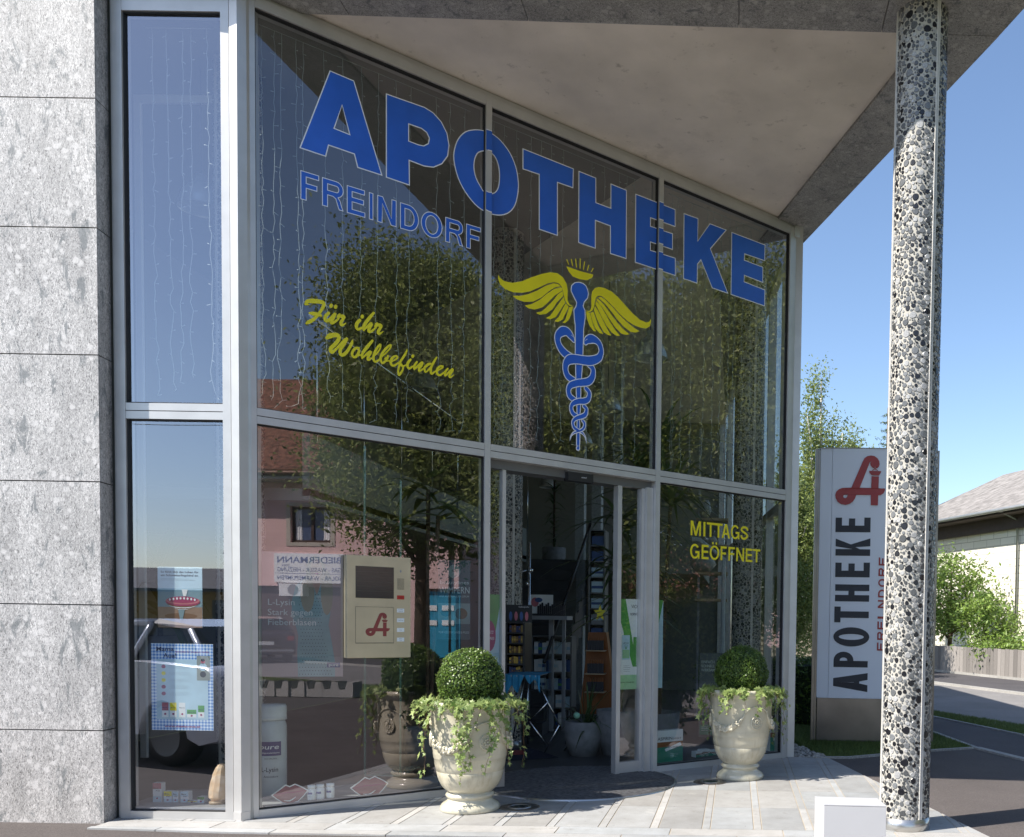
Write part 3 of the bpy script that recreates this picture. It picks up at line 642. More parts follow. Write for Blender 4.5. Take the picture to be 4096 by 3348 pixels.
for ch, outer, holes in LET:
    if ch in 'OP':
        pass
    o2 = outer if area(outer) > 0 else outer[::-1]; hs = [h if area(h) > 0 else h[::-1] for h in holes]
    if ch == 'O': o2 = smooth_loop(o2, 3); hs = [smooth_loop(h, 3) for h in hs]
    bi = inset(o2, .008); bh = [inset(h, -.008) for h in hs]
    cu = sum(p[0] for p in o2)/len(o2)
    mb = MB(); mb.prism(GP, o2, None, .001, 1, hs); mb.prism(GP, bi, None, .0018, 0, bh)
    for (a, b) in MU[1:3]:                      # the film carries on over the mullion
        cl = clipu(o2, a, b)
        if len(cl) > 2 and min(p[0] for p in o2) < a-.02 and max(p[0] for p in o2) > b+.02:
            if ch == 'O':
                cut = [[p for p in L] for L in (o2, bi)]; ch_ = [clipu(h, a, b) for h in hs]; cbh = [clipu(h, a, b) for h in bh]
                def bands(cl_, hl, m, c):
                    if not hl: mb.prism(FA, cl_, None, c, m); return
                    lo, hi = min(p[1] for p in hl), max(p[1] for p in hl)
                    xs2 = sorted(set([a+ (b-a)*i/6 for i in range(7)]))
                    for xa, xb in zip(xs2, xs2[1:]):
                        s1 = clipu(cl_, xa, xb); s2 = clipu(hl, xa, xb)
                        if not s2: mb.prism(FA, s1, None, c, m); continue
                        up = [p for p in s1 if p[1] > (lo+hi)/2]; dn = [p for p in s1 if p[1] <= (lo+hi)/2]; hu = [p for p in s2 if p[1] > (lo+hi)/2]; hd = [p for p in s2 if p[1] <= (lo+hi)/2]
                        for A_, B_ in ((up, hu), (dn, hd)):
                            A_ = sorted(A_); B_ = sorted(B_)
                            if len(A_) > 1 and len(B_) > 1: mb.add([FA(*p, c) for p in A_]+[FA(*p, c) for p in B_[::-1]], [tuple(range(len(A_)+len(B_)))], m)
                bands(clipu(o2, a, b), ch_[0] if ch_[0] else None, 1, .0015); bands(clipu(bi, a, b), cbh[0] if cbh[0] else None, 0, .0025)
            else:
                mb.add([FA(a, .1, -.05)]*3, [(0, 1, 2)]) if False else None
                for ly, m, c in ((o2, 1, .0015), (bi, 0, .0025)):
                    zsn = sorted(set(round(p[1], 3) for p in ly))
                    # split the letter into its arms inside the mullion strip
                    cx2 = (a+b)/2; xs3 = []
                    n = len(ly)
                    for i in range(n):
                        p, q_ = ly[i], ly[(i+1) % n]
                        if (p[0]-cx2)*(q_[0]-cx2) < 0:
                            s_ = (q_[1]-p[1])/(q_[0]-p[0]); xs3.append((p[1]+s_*(cx2-p[0]), s_))
                    xs3.sort()
                    for (zA, sA), (zB, sB) in zip(xs3[::2], xs3[1::2]):
                        h_ = (b-a)/2; mb.add([FA(a, zA-sA*h_, c), FA(b, zA+sA*h_, c), FA(b, zB+sB*h_, c), FA(a, zB-sB*h_, c)], [(0, 1, 2, 3)], m)
    o = mb.build('letter', [M['blue'], M['white']], par_of(cu))
# FREINDORF
mb = MB(); bx = [('F',350,480),('R',500,650),('E',672,800),('I',826,856),('N',884,1017),('D',1042,1172),('O',1187,1336),('R',1356,1480),('F',1500,1602)]
def zline(x, p0, p1): 
    a, b = GP.px(1000+p0[0]/1.736, p0[1]/1.736), GP.px(1000+p1[0]/1.736, p1[1]/1.736); return a[1]+(b[1]-a[1])*(x-a[0])/(b[0]-a[0])
for ch, a, b in bx:
    ya = 1278+(a-350)*.3217; ua = GP.px(1000+a/1.736, ya/1.736)[0]; ub = GP.px(1000+b/1.736, (ya+(b-a)*.33)/1.736)[0]
    um = (ua+ub)/2; z1 = zline(um, (350, 1180), (1600, 1583)); z0 = zline(um, (350, 1382), (1525, 1727))
    W_ = (ub-ua)/(z1-z0); sticker(mb, GP, ch, ua, ub, z0, z1, .20 if ch != 'I' else W_, W_, .001, 0, .0055, 1)
mb.build('lettering', [M['blue'], M['white']], PU[0])
# MITTAGS GEOEFFNET
mb = MB(); q = lambda x, y: GP.px(2600+x/2.48, 1900+y/2.48)
l1 = [('M',404,506),('I',530,550),('T',563,640),('T',640,720),('A',712,796),('G',802,888),('S',900,974)]
l2 = [('G',398,492),('E',512,582),('Ö',592,688),('F',700,760),('F',778,842),('N',856,934),('E',950,1018),('T',1022,1094)]
for ls, t0_, s_, H_ in ((l1, 450, .108, 147), (l2, 680, .085, 146)):
    for ch, a, b in ls:
        ty = t0_+(((a+b)/2)-400)*s_; (ua, z1), (ub, _) = q(a, ty), q(b, ty); z0 = q((a+b)/2, ty+H_-((a+b)/2-400)*.022)[1]; z1 = q((a+b)/2, ty)[1]
        W_ = (ub-ua)/(z1-z0); sticker(mb, GP, ch, ua, ub, z0, z1, .165 if ch != 'I' else W_, W_, .001, 0)
mb.build('lettering', M['yellow'], PL3)
# brush script
ST = {'A': [[(140,232,55),(180,165,80),(300,150,100),(450,160,95),(560,185,90),(598,235,75),(565,320,65),(500,430,60),(430,520,60),(330,615,70),(220,675,78),(162,708,45)],
  [(245,455,55),(330,468,85),(430,485,85),(515,508,60)], [(140,240,36),(200,240,26),(255,246,6)],
  [(715,450,65),(650,515,72),(618,585,66),(648,645,80),(740,610,60),(830,510,55),(880,462,52),(845,540,65),(785,640,75),(782,700,72),(860,675,52),(950,605,40),(960,570,40)],
  [(945,560,60),(972,505,55),(1000,475,20)], [(950,545,60),(1020,530,70),(1092,540,74),(1068,610,62),(1022,690,66),(1038,755,62),(1110,728,34),(1152,696,10)],
  [(766,286,70),(783,255,70)], [(880,312,68),(896,280,68)],
  [(1495,628,66),(1425,705,75),(1405,800,72),(1450,860,62),(1540,820,45),(1590,780,30)], [(1545,555,72),(1558,528,72)],
  [(1842,448,55),(1720,590,72),(1615,735,72),(1578,840,55),(1590,885,40)], [(1600,870,40),(1700,770,50),(1785,715,72),(1750,790,70),(1715,880,68),(1730,928,52),(1810,890,46),(1905,800,36)],
  [(1880,790,55),(1905,730,58),(1938,690,16)], [(1890,765,60),(1950,750,70),(2018,765,76),(1992,845,62),(1950,915,66),(1966,972,58),(2038,940,32),(2080,910,8)]],
 'B': [[(125,240,80),(200,180,130),(310,152,118),(420,152,118),(478,210,90),(450,310,92),(350,430,92),(250,530,92),(232,610,90),(275,655,80),(380,575,62),(520,430,64),(640,310,75),(708,252,64)],
  [(722,262,60),(620,410,90),(530,560,82),(512,670,82),(570,735,88),(680,675,82),(790,520,74),(858,380,72),(878,300,36)],
  [(1078,525,36),(990,525,66),(905,595,66),(862,700,66),(900,785,66),(975,785,66),(1045,690,70),(1068,600,60),(1040,545,40)], [(1030,745,50),(1130,735,40)],
  [(1462,312,58),(1330,470,82),(1200,635,76),(1152,740,62),(1158,835,42)], [(1170,820,40),(1290,710,56),(1400,635,70),(1385,700,70),(1330,790,72),(1330,875,66),(1400,848,48),(1475,800,36)],
  [(1470,800,36),(1600,672,40),(1685,540,36),(1700,425,45),(1640,470,58),(1550,610,66),(1495,760,66),(1505,890,66),(1560,930,58),(1640,880,44),(1700,815,30)],
  [(1700,815,30),(1840,690,36),(1975,540,40),(2005,440,44),(1930,475,58),(1800,610,66),(1712,760,66),(1705,885,66),(1760,970,56),(1850,900,58),(1908,800,60),(1915,750,46)], [(1850,845,80),(1862,820,60)], [(1870,905,44),(1965,905,34)]],
 'C': [[(195,465,36),(300,410,40),(352,345,52),(290,312,50),(200,372,66),(160,460,66),(172,555,66),(250,588,58),(340,530,44),(395,490,36)],
  [(624,138,34),(570,260,60),(480,400,58),(430,480,60),(440,540,90),(480,590,70)], [(420,510,80),(400,610,52),(372,720,50),(388,850,54),(440,800,56),(500,700,48),(512,610,46)], [(525,600,44),(602,560,32)],
  [(722,415,60),(650,500,72),(630,600,70),(680,665,62),(760,620,44),(805,590,30)], [(776,330,74),(790,306,74)],
  [(905,478,50),(850,550,58),(818,640,62),(828,700,28)], [(840,680,40),(950,575,58),(1058,490,62),(1030,570,72),(970,660,66),(962,735,60),(1030,710,44),(1112,640,34)],
  [(1312,535,50),(1230,545,70),(1130,630,62),(1122,720,58),(1148,775,36),(1250,680,48),(1322,600,48)], [(1460,352,44),(1380,480,62),(1310,620,60),(1290,740,66),(1312,815,60),(1390,770,44),(1450,720,34)],
  [(1495,720,36),(1600,660,42),(1638,610,50),(1572,598,52),(1490,660,66),(1460,750,66),(1490,835,66),(1560,855,56),(1640,800,44),(1690,750,30)],
  [(1778,668,48),(1720,740,58),(1688,820,58),(1700,885,28)], [(1710,870,40),(1820,760,58),(1918,682,62),(1888,760,66),(1830,850,66),(1832,915,58),(1900,888,34),(1958,840,10)]]}
ORG = {'A': (1200, 1180, 6.247), 'B': (1290, 1320, 7.324), 'C': (1540, 1380, 7.08)}
mb = MB(); kk = 0
for k, ss in ST.items():
    ox, oy, s = ORG[k]
    for st in ss:
        P = []
        for x, y, w in st:
            a = GP.px(ox+x/s, oy+y/s); sc = .00188; P.append((a[0], a[1], w/s*sc*1.12))
        mb.stroke(GP, P, .001+.0006*(kk % 5), 0, .0003); kk += 1
mb.build('lettering', M['yellow'], PU[0])
# staff with snakes and wings
zc = lambda p: tr(p, 1960, 1080, 3.1235)
WG = [[(103,55),(100,110),(125,180),(190,240),(290,280),(400,285),(500,268),(620,215),(720,168),(800,152),(855,165),(898,215),(918,300),(938,380),(965,430),(1005,452),(1037,458),(990,425),(968,370),(970,250),(955,170),(910,90),(840,40),(750,28),(640,50),(520,90),(400,140),(280,160),(180,140),(125,100)],
 [(282,322),(330,365),(430,400),(540,395),(640,345),(740,262),(810,218),(880,204),(850,175),(790,166),(700,195),(590,255),(480,300),(380,322)],
 [(432,443),(480,480),(560,495),(650,470),(730,400),(810,318),(905,255),(900,228),(885,215),(800,238),(720,292),(620,372),(520,425)],
 [(570,535),(620,560),(700,550),(780,490),(840,400),(916,322),(907,262),(850,302),(780,390),(700,470),(640,518)],
 [(695,600),(750,618),(820,590),(880,500),(938,408),(920,335),(872,400),(800,500),(750,572)],
 [(805,640),(850,650),(905,620),(945,540),(982,458),(944,418),(902,492),(860,582)], [(903,660),(940,662),(985,620),(1015,550),(1037,462),(990,463),(965,540),(940,620)],
 [(1197,500),(1225,512),(1250,505),(1265,460),(1265,330),(1275,270),(1310,225),(1365,212),(1430,225),(1520,270),(1600,340),(1690,440),(1780,540),(1870,620),(1950,655),(1990,645),(2010,605),(2012,650),(1995,705),(1950,730),(1880,722),(1800,690),(1720,640),(1630,560),(1540,460),(1460,380),(1400,330),(1355,320),(1325,345),(1310,400),(1298,470),(1275,510),(1240,527),(1215,522)],
 [(1348,344),(1390,336),(1440,372),(1520,452),(1610,555),(1700,642),(1790,716),(1868,765),(1820,782),(1760,775),(1680,718),(1600,632),(1520,524),(1440,426)],
 [(1334,354),(1385,392),(1435,448),(1510,550),(1590,658),(1665,740),(1742,803),(1700,812),(1640,795),(1560,712),(1480,595),(1410,478),(1330,376)],
 [(1325,388),(1372,432),(1432,530),(1502,655),(1565,750),(1625,823),(1580,822),(1520,783),(1450,688),(1390,578),(1332,455),(1316,430)],
 [(1312,448),(1345,502),(1402,610),(1455,718),(1515,820),(1470,812),(1420,775),(1370,688),(1330,598),(1297,500)],
 [(1290,518),(1322,610),(1354,700),(1415,800),(1370,790),(1320,735),(1285,660),(1252,538)], [(1246,535),(1267,610),(1288,690),(1325,770),(1290,760),(1245,700),(1215,620),(1197,520)]]
mb = MB()
for w in WG:
    l = zc(w); mb.prism(GP, l if area(l) > 0 else l[::-1], None, .001, 0)
zb = lambda p: tr(p, 1900, 950, 1.828)
l = zb([(668,210),(760,243),(865,272),(855,295),(820,312),(770,307),(715,285),(685,250)]); mb.prism(GP, l[::-1] if area(l) < 0 else l, None, .001, 0)
for a, b in (((670,160),(685,198)),((703,157),(714,208)),((735,154),(742,219)),((769,152),(768,227)),((802,175),(792,235)),((832,200),(820,243)),((864,222),(850,252))):
    l = zb([(a[0]-3.5, a[1]), (a[0]+3.5, a[1]+1), (b[0]+3.5, b[1]+1), (b[0]-3.5, b[1])]); mb.prism(GP, l[::-1] if area(l) < 0 else l, None, .001, 0)
mb.build('wings_and_bowl', M['yellow'], PU[1])
zd = lambda p: tr(p, 2180, 1280, 3.1)
stf = zc([(1110,147),(1160,163),(1200,195),(1222,245),(1233,300),(1222,355),(1178,408),(1166,450),(1190,508),(1192,600),(1173,740),(1168,900)]) + zd([(474,400),(466,570),(447,850),(445,1060),(432,1250),(436,1400),(434,1545),(426,1562),(434,1582),(430,1612),(408,1624),(387,1612),(381,1585),(391,1562),(383,1545),(385,1400),(391,1250),(388,1060),(378,850),(372,560),(366,400)]) + zc([(1058,1000),(1058,870),(1058,700),(1046,600),(1040,500),(1068,452),(1075,408),(1042,340),(1005,262),(1012,192),(1055,153)])
stf = stf if area(stf) > 0 else stf[::-1]
mb = MB(); mb.prism(GP, stf, None, .003, 1); mb.prism(GP, inset(stf, .0085), None, .0042, 0)
SN_ = [[(352,262,50),(318,205,100),(268,148,125),(215,142,135),(160,185,110),(148,248,95),(168,315,100),(205,375,115),(262,430,120),(340,480,120)],
 [(500,285,70),(520,255,110),(570,235,132),(625,255,110),(668,300,92),(690,375,85),(682,430,95),(650,478,118),(560,508,140),(470,502,135),(390,490,135),(310,490,140),(262,528,110),(247,590,92),(256,650,92),(285,705,100),(350,750,100)],
 [(545,560,80),(585,600,82),(592,655,84),(575,720,100),(530,765,115),(460,778,112),(390,785,108),(320,808,100),(290,845,84),(285,885,80),(298,935,86),(330,970,86),(380,1000,80)],
 [(505,850,70),(538,890,74),(543,935,75),(525,985,88),(480,1008,95),(420,1010,92),(365,1024,84),(330,1050,68),(318,1088,65),(328,1135,70),(352,1168,74),(390,1190,70)],
 [(480,1070,60),(506,1098,62),(508,1130,62),(492,1175,74),(450,1198,76),(400,1212,70),(360,1235,60),(340,1265,54),(340,1295,52),(355,1335,58),(385,1362,60),(430,1385,52),(465,1410,38),(490,1445,26),(505,1490,14),(512,1530,4)],
 [(465,1250,50),(482,1278,50),(484,1310,48),(468,1348,50),(435,1372,46),(390,1388,40),(350,1402,36),(322,1432,24),(310,1465,14),(306,1500,4)]]
for i, st in enumerate(SN_):
    P = [(*zd([(x, y)])[0], w/3.1*.00208) for x, y, w in st]
    b0 = .0044 if i < 1 else .0046
    mb.stroke(GP, P, .0046, 1, .0002, 5, .006); mb.stroke(GP, P, .0058, 0, .0002, 5, .006, shrink=.016)
for e in ([(498,262),(505,245),(520,240)], [(318,190),(330,195),(335,210)]):
    mb.stroke(GP, [(*zd([p])[0], .003) for p in e], .009, 1)
mb.build('staff_and_snakes', [M['blue'], M['white']], PU[1])
# pharmacy emblem (snake A with bowl), reused on the sign and the call panel
EM = [(925,390),(960,322),(1030,278),(1120,260),(1210,280),(1280,330),(1328,400),(1342,480),(1325,540),(1290,575),(1240,590),(1232,530),(1224,530),(1220,588),(1165,565),(1122,520),(1105,470),(1110,440),(1128,418),(1115,413),(1092,435),(855,1058),(1143,1070),(1145,775),(1328,785),(1325,1080),(1495,1090),(1485,1150),(1450,1210),(1390,1248),(1322,1255),(1320,1505),(1140,1498),(1138,1245),(775,1232),(750,1310),(700,1390),(620,1450),(510,1478),(400,1455),(310,1390),(262,1300),(250,1220),(275,1140),(340,1080),(430,1050),(648,1052)]
EMH = [(568,1224),(480,1224),(452,1242),(450,1280),(478,1304),(510,1308),(540,1288)]
EMB = [(1077,640),(1385,657),(1370,700),(1330,762),(1143,750),(1100,700)]
def emblem(mb, f, x0, y0, h, c, m=0):
    s = h/1245; T = lambda L: [(x0+(x-250)*s, y0+(1505-(y-(x-872)*.03))*s) for x, y in L][::-1]
    mb.prism(f, T(EM), None, c, m, [T(EMH)]); mb.prism(f, T(EMB), None, c, m)
    for a, b in (((1165,632), (1235,590)), ((1215,592), (1294,636))):
        p, q_ = T([a])[0], T([b])[0]; mb.stroke(f, [(*p, 18*s), (*q_, 18*s)], c+.0004, m)
# ------------------------------------------------------------------ pebble columns
def pebble_column():
    R_, HT = .178, 5.95; per = 2*PI*R_; TH = 1.96
    rows = []; cell = .02; nx = int(per/cell); gridd = {}
    def ok(x, y, r):
        R2 = int((r+.034)/cell)+1; gx, gy = int(x/cell), int(y/cell)
        for i in range(gx-R2, gx+R2+1):
            for j in range(gy-R2, gy+R2+1):
                for (a, b, s) in gridd.get((i % nx, j), ()):
                    dx = abs(a-x); dx = min(dx, per-dx); dy = abs(b-y); dy = min(dy, TH-dy)
                    if dx*dx+dy*dy < (r+s+.0015)**2: return False
        return True
    rr = random.Random(3)
    for r, tries in ((.0235, 70), (.0185, 420), (.0145, 2400), (.011, 7000), (.008, 13000), (.0056, 14000)):
        for _ in range(tries):
            x, y = rr.random()*per, rr.random()*TH; q = r*rr.uniform(.88, 1.12)
            if ok(x, y, q):
                rows.append((x, y, q)); gridd.setdefault((int(x/cell) % nx, int(y/cell)), []).append((x, y, q))
    vs, fs, cl = [], [], []
    for rep in range(3):
        for x, y, r in rows:
            y2 = y+rep*TH+.09; x2 = x+rep*per*.37
            if y2 > HT-.02: continue
            k = rr.random(); big = r > .010
            if k < (.26 if big else .2): c = (.012, .012, .016)
            elif k < .80: g = rr.uniform(.06, .20); c = (g*.96, g, g*1.03)
            else: g = rr.uniform(.28, .46); c = (g, g, g*.99)
            if r < .007 and k > .6: c = (.3, .29, .28)
            n = 7 if r < .009 else 10; ph = rr.random()*6; asp = rr.uniform(.82, 1.12); tri = rr.uniform(.02, .10)
            b = len(vs); ring = []
            for s, hgt in ((1.13, .0005), (.93, .0042)):
                for i in range(n):
                    a = 2*PI*i/n; rad = r*s*(1+tri*math.cos(3*a+ph)); u = x2+rad*math.cos(a)*asp; v = y2+rad*math.sin(a)
                    th = u/R_; vs.append(((R_+hgt)*math.cos(th), (R_+hgt)*math.sin(th), v)); cl.append((*(c if s < .9 else c), 1))
            for i in range(n): j = (i+1) % n; fs.append((b+i, b+j, b+n+j, b+n+i))
            fs.append(tuple(range(b+n, b+2*n)))
    root = thing('pebble_column', 'round column clad in black, grey and white pebbles holding the canopy corner', 'column', (0, 0, 0), 'pebble clad columns')
    mb = MB(); mb.add(vs, fs, 0, False); o = mb.build('pebbles', attrmat('pebble_stone', .28), root, attr=cl)
    mb = MB(); mb.lathe((0, 0, 0), [(R_, .085), (R_, HT)], 48); mb.build('grout', pmat('grout', (.44, .42, .37), .8, 0, .05, 30), root)
    mb = MB(); mb.lathe((0, 0, 0), [(R_+.004, 0), (R_+.007, .004), (R_+.007, .088), (R_-.01, .09)], 48); mb.build('base_ring', M['steel'], root)
    mb = MB()
    for a in (-62, -171, 60):
        th = math.radians(a); f = Fr((R_*math.cos(th), R_*math.sin(th), 0), (-math.sin(th), math.cos(th), 0), UZ)
        mb.box(f, (-.013, -.002), (.09, HT), (-.006, .009)); mb.box(f, (.002, .013), (.09, HT), (-.006, .009)); mb.box(f, (-.003, .003), (.09, HT), (-.006, .004))
    mb.build('joint_strip', pmat('joint_strip', (.62, .6, .56), .4), root)
    return root
pcol = pebble_column(); cb = G(3622, 3330); colp = Vector((cb.x+.022, cb.y+.185, 0)); pcol.location = colp
copy_thing(pcol, (-4.05, 7.36, 0), .9, 'pebble column inside, just behind the glass corner on the left', sc=.985)
copy_thing(pcol, (-2.66, 10.4, 0), 2.1, 'pebble column inside, behind the left sliding door leaf', sc=.985)
copy_thing(pcol, (.12, 11.0, 0), 4.0, 'pebble column inside, behind the right-hand shop window', sc=.985)
# ------------------------------------------------------------------ planters
M['pot'] = pmat('cream_glaze', (.56, .52, .40), .22, 0, .06, 7, .05, 20, .5, .5)
grime(M['pot'], (.32, .26, .17), .55, .72, 6, .55, (2.2, 2.2, .28)); grime(M['pot'], (.20, .17, .12), .66, .74, 30, .5)
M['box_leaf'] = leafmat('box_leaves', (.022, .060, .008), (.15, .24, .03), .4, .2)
M['ivy_leaf'] = leafmat('ivy_leaves', (.09, .17, .03), (.38, .45, .16), .45, .3)
M['dark_leaf'] = pmat('inner_foliage', (.015, .03, .008), .9)
M['bark'] = pmat('bark', (.12, .085, .06), .9, 0, .2, 20, .3, 40)
def leaf_quads(P, Nn, size, asp=.55, fold=.2, col=None):
    """arrays of leaf centres and normals -> small folded leaves"""
    n = len(P); P = np.asarray(P); Nn = np.asarray(Nn); Nn /= np.linalg.norm(Nn, axis=1)[:, None]+1e-9
    T = RNG.normal(size=(n, 3)); T -= (T*Nn).sum(1)[:, None]*Nn; T /= np.linalg.norm(T, axis=1)[:, None]+1e-9
    B = np.cross(Nn, T); s = (size*RNG.uniform(.65, 1.25, n))[:, None]
    V = np.stack([P-T*s, P-B*s*asp+Nn*s*fold, P+T*s, P+B*s*asp+Nn*s*fold], 1).reshape(-1, 3)
    F = np.arange(n*4).reshape(n, 4); c = RNG.random(n) if col is None else np.clip(col, 0, 1)
    return V, F, np.repeat(np.stack([c, c, c, np.ones(n)], 1), 4, 0)
def mesh_np(name, V, F, C, mat, parent=None, smooth=False):
    me = bpy.data.meshes.new(name); V = np.asarray(V, dtype=np.float32); F = np.asarray(F, dtype=np.int32); k = F.shape[1]
    me.vertices.add(len(V)); me.vertices.foreach_set('co', V.ravel()); me.loops.add(F.size); me.loops.foreach_set('vertex_index', F.ravel())
    me.polygons.add(len(F)); me.polygons.foreach_set('loop_start', np.arange(0, F.size, k, dtype=np.int32)); me.polygons.foreach_set('loop_total', np.full(len(F), k, dtype=np.int32))
    me.materials.append(mat); me.update(calc_edges=True)
    a = me.color_attributes.new('col', 'FLOAT_COLOR', 'POINT'); a.data.foreach_set('color', np.asarray(C, dtype=np.float32).ravel())
    o = bpy.data.objects.new(name, me); COL.objects.link(o)
    if parent is not None:
        o.parent = parent
        if parent.type == 'EMPTY': o.matrix_parent_inverse = Matrix.Translation(-parent.location)
    return o
def ivy_leaf(c, nrm, tip, s):
    nrm = nrm.normalized(); tip = (tip - nrm*tip.dot(nrm)); tip = tip.normalized() if tip.length > 1e-5 else nrm.orthogonal().normalized(); b = nrm.cross(tip)
    L = [(-.55, 0, 0), (-.78, .50, .05), (-.22, .36, .0), (.12, .95, .08), (.26, .26, 0), (1.15, 0, -.15), (.26, -.26, 0), (.12, -.95, .08), (-.22, -.36, 0), (-.78, -.50, .05)]
    return [c] + [c + (tip*x + b*y + nrm*z)*s for x, y, z in L]
PROF = [(.001, .0), (.222, .0), (.228, .012), (.226, .035), (.208, .055), (.178, .072), (.168, .088), (.170, .098), (.183, .106), (.187, .118), (.180, .130), (.160, .140), (.170, .148), (.190, .160),
 (.206, .176), (.222, .200), (.236, .226), (.247, .258), (.2555, .300), (.2535, .303), (.2575, .306), (.267, .350), (.2735, .398), (.2775, .402), (.2755, .410), (.2795, .416), (.2775, .426), (.2815, .432), (.2795, .442), (.283, .46), (.285, .48), (.290, .56), (.296, .66), (.300, .745), (.306, .765), (.328, .778), (.338, .790), (.340, .806), (.332, .820), (.318, .823), (.300, .812), (.290, .78), (.285, .74), (.001, .735)]
def pot_r(z):
    for (r0, z0), (r1, z1) in zip(PROF, PROF[1:40]):
        if z0 <= z <= z1 and z1 > z0: return r0+(r1-r0)*(z-z0)/(z1-z0)
    return .3
def planter(loc, label, rz, seed):
    rn = random.Random(seed); root = thing('planter', label, 'plant pot', (0, 0, 0), 'cream urns with box balls')
    mb = MB(); mb.lathe((0, 0, 0), PROF, 64)
    mb.build('urn', M['pot'], root)
    cy = lambda th, z, o=0: Vector(((pot_r(z)+o)*math.cos(th), (pot_r(z)+o)*math.sin(th), z))
    mb = MB()                                   # swags and rosettes
    for q in range(3):
        am = q*2*PI/3+PI/3; n = 20
        ct = lambda t: (am+(t-.5)*1.30, .628-.150*(1-(2*t-1)**2)**.8)
        pts = [cy(*ct(i/n), .006) for i in range(n+1)]
        mb.tube(pts, [.009+.021*max(0, 1-abs(2*i/n-1)**2.2*1.25) for i in range(n+1)], 8)
        for i in range(70):
            t = rn.uniform(.14, .86); th, z = ct(t); mb.ball(cy(th+rn.uniform(-.04, .04), z+rn.uniform(-.022, .022), .022+rn.uniform(0, .009)), rn.uniform(.008, .015), 5)
        ar = q*2*PI/3; mb.tube([cy(ar+(t-.5)*.84, .625+.055*math.sin(t*PI), .004) for t in [i/12 for i in range(13)]], .0075, 6)
        for e in (-1, 1): mb.ball(cy(am+e*.66, .632, .006), .017, 6, sq=(1, 1, .6))
    mb.build('swag', M['pot'], root)
    for q in range(3):
        th = q*2*PI/3; c = cy(th, .535, .0); n = Vector((math.cos(th), math.sin(th), 0)); t = Vector((-math.sin(th), math.cos(th), 0)); f = Fr(c, t, UZ, n)
        Mx = Matrix((t, UZ, n)).transposed(); mb = MB(); mb.lathe(c+n*-.006, [(.062, .0), (.062, .014), (.056, .019), (.052, .013), (.042, .012), (.039, .018), (.034, .013), (.0001, .012)], 24, mat=Mx)
        for k in range(8):
            a = k*PI/4; mb.ball(f(.022*math.cos(a), .022*math.sin(a), .009), .010, 5); mb.ball(f(.047*math.cos(a+.3), .047*math.sin(a+.3), .008), .006, 4)
        mb.ball(f(0, 0, .012), .010, 5); mb.build('rosette', M['pot'], root)
    mb = MB(); mb.lathe((0, 0, 0), [(.288, .752), (.001, .765)], 32); mb.build('soil', pmat('soil', (.03, .02, .012), .95), root)
    # clipped box ball
    C0 = Vector((0, 0, .957)); Rb = .252
    mb = MB(); mb.ball(C0, Rb*.90, 24); ball = mb.build('box_ball', M['dark_leaf'], root)
    n = 15000; D = RNG.normal(size=(n, 3)); D /= np.linalg.norm(D, axis=1)[:, None]
    ph_ = rn.random()*6; lump = 1+.028*np.sin(D[:, 0]*6+ph_)*np.sin(D[:, 1]*5+ph_)+.02*np.sin(D[:, 2]*9+D[:, 0]*5+ph_)+.012*np.sin(D[:, 1]*19)*np.sin(D[:, 2]*17)
    rad = Rb*lump*np.where(RNG.random(n) < .035, RNG.uniform(1.0, 1.07, n), RNG.uniform(.88, 1.015, n)); P = D*rad[:, None]+np.array(C0); Nn = D+RNG.normal(size=(n, 3))*.55
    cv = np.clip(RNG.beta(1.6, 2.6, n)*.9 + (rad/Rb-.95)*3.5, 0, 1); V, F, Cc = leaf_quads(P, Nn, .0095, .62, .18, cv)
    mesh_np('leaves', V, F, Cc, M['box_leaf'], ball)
    mb = MB(); mb.tube([(0, 0, .74), (.01, 0, .84)], .018, 8); mb.build('stem', M['bark'], root)
    # ivy over the rim
    vs, fs, cl = [], [], []; vines = MB()
    for i in range(60):
        th = rn.random()*2*PI; r = rn.uniform(.2, .29); p = Vector((r*math.cos(th), r*math.sin(th), .80)); L = rn.choice([.12, .16, .22, .3]) if i > 20 else rn.choice([.34, .45, .58, .66])
        path = [p.copy()]; out = rn.uniform(.03, .10); d = 0; tw = rn.uniform(-.3, .3); zc_ = .80
        k = 0
        while d < L:
            step = .022; d += step; k += 1
            if r < .345+out*.5: r += step*.85; zz = .012*math.sin(min(1, (r-.2)/.15)*PI)+rn.uniform(-.004, .006); zc_ = max(zc_+zz*.4, .80) if r < .33 else zc_-.006
            else: zc_ -= step*.96; r = max(r+rn.uniform(-.006, .006), pot_r(max(.3, zc_))+.012 if zc_ > .3 else .28)
            th += tw*.03+rn.uniform(-.025, .025); path.append(Vector((r*math.cos(th), r*math.sin(th), zc_)))
        vines.tube(path, .0018, 4)
        for j, q in enumerate(path[1:]):
            for _ in range(2 if j < 8 else 1):
                if rn.random() < .16: continue
                outw = Vector((q.x, q.y, 0)).normalized(); nn = outw*rn.uniform(.3, 1)+UZ*rn.uniform(-.1, 1)+Vector((rn.gauss(0, .4), rn.gauss(0, .4), rn.gauss(0, .3)))
                c = q+outw*rn.uniform(.004, .025)+Vector((rn.gauss(0, .015), rn.gauss(0, .015), rn.gauss(.004, .012)))
                tip = Vector((rn.gauss(0, .7), rn.gauss(0, .7), -.9)); s = rn.uniform(.020, .038)*(1 if j < len(path)*.8 else .75)
                b = len(vs); vs += [tuple(v) for v in ivy_leaf(c, nn, tip, s)]
                for e in range(10): fs.append((b, b+1+e, b+1+(e+1) % 10))
                kk = min(1, max(0, rn.gauss(.55, .25))); cl += [(kk*.75, kk*.75, kk*.75, 1)]+[(kk, kk, kk, 1)]*10
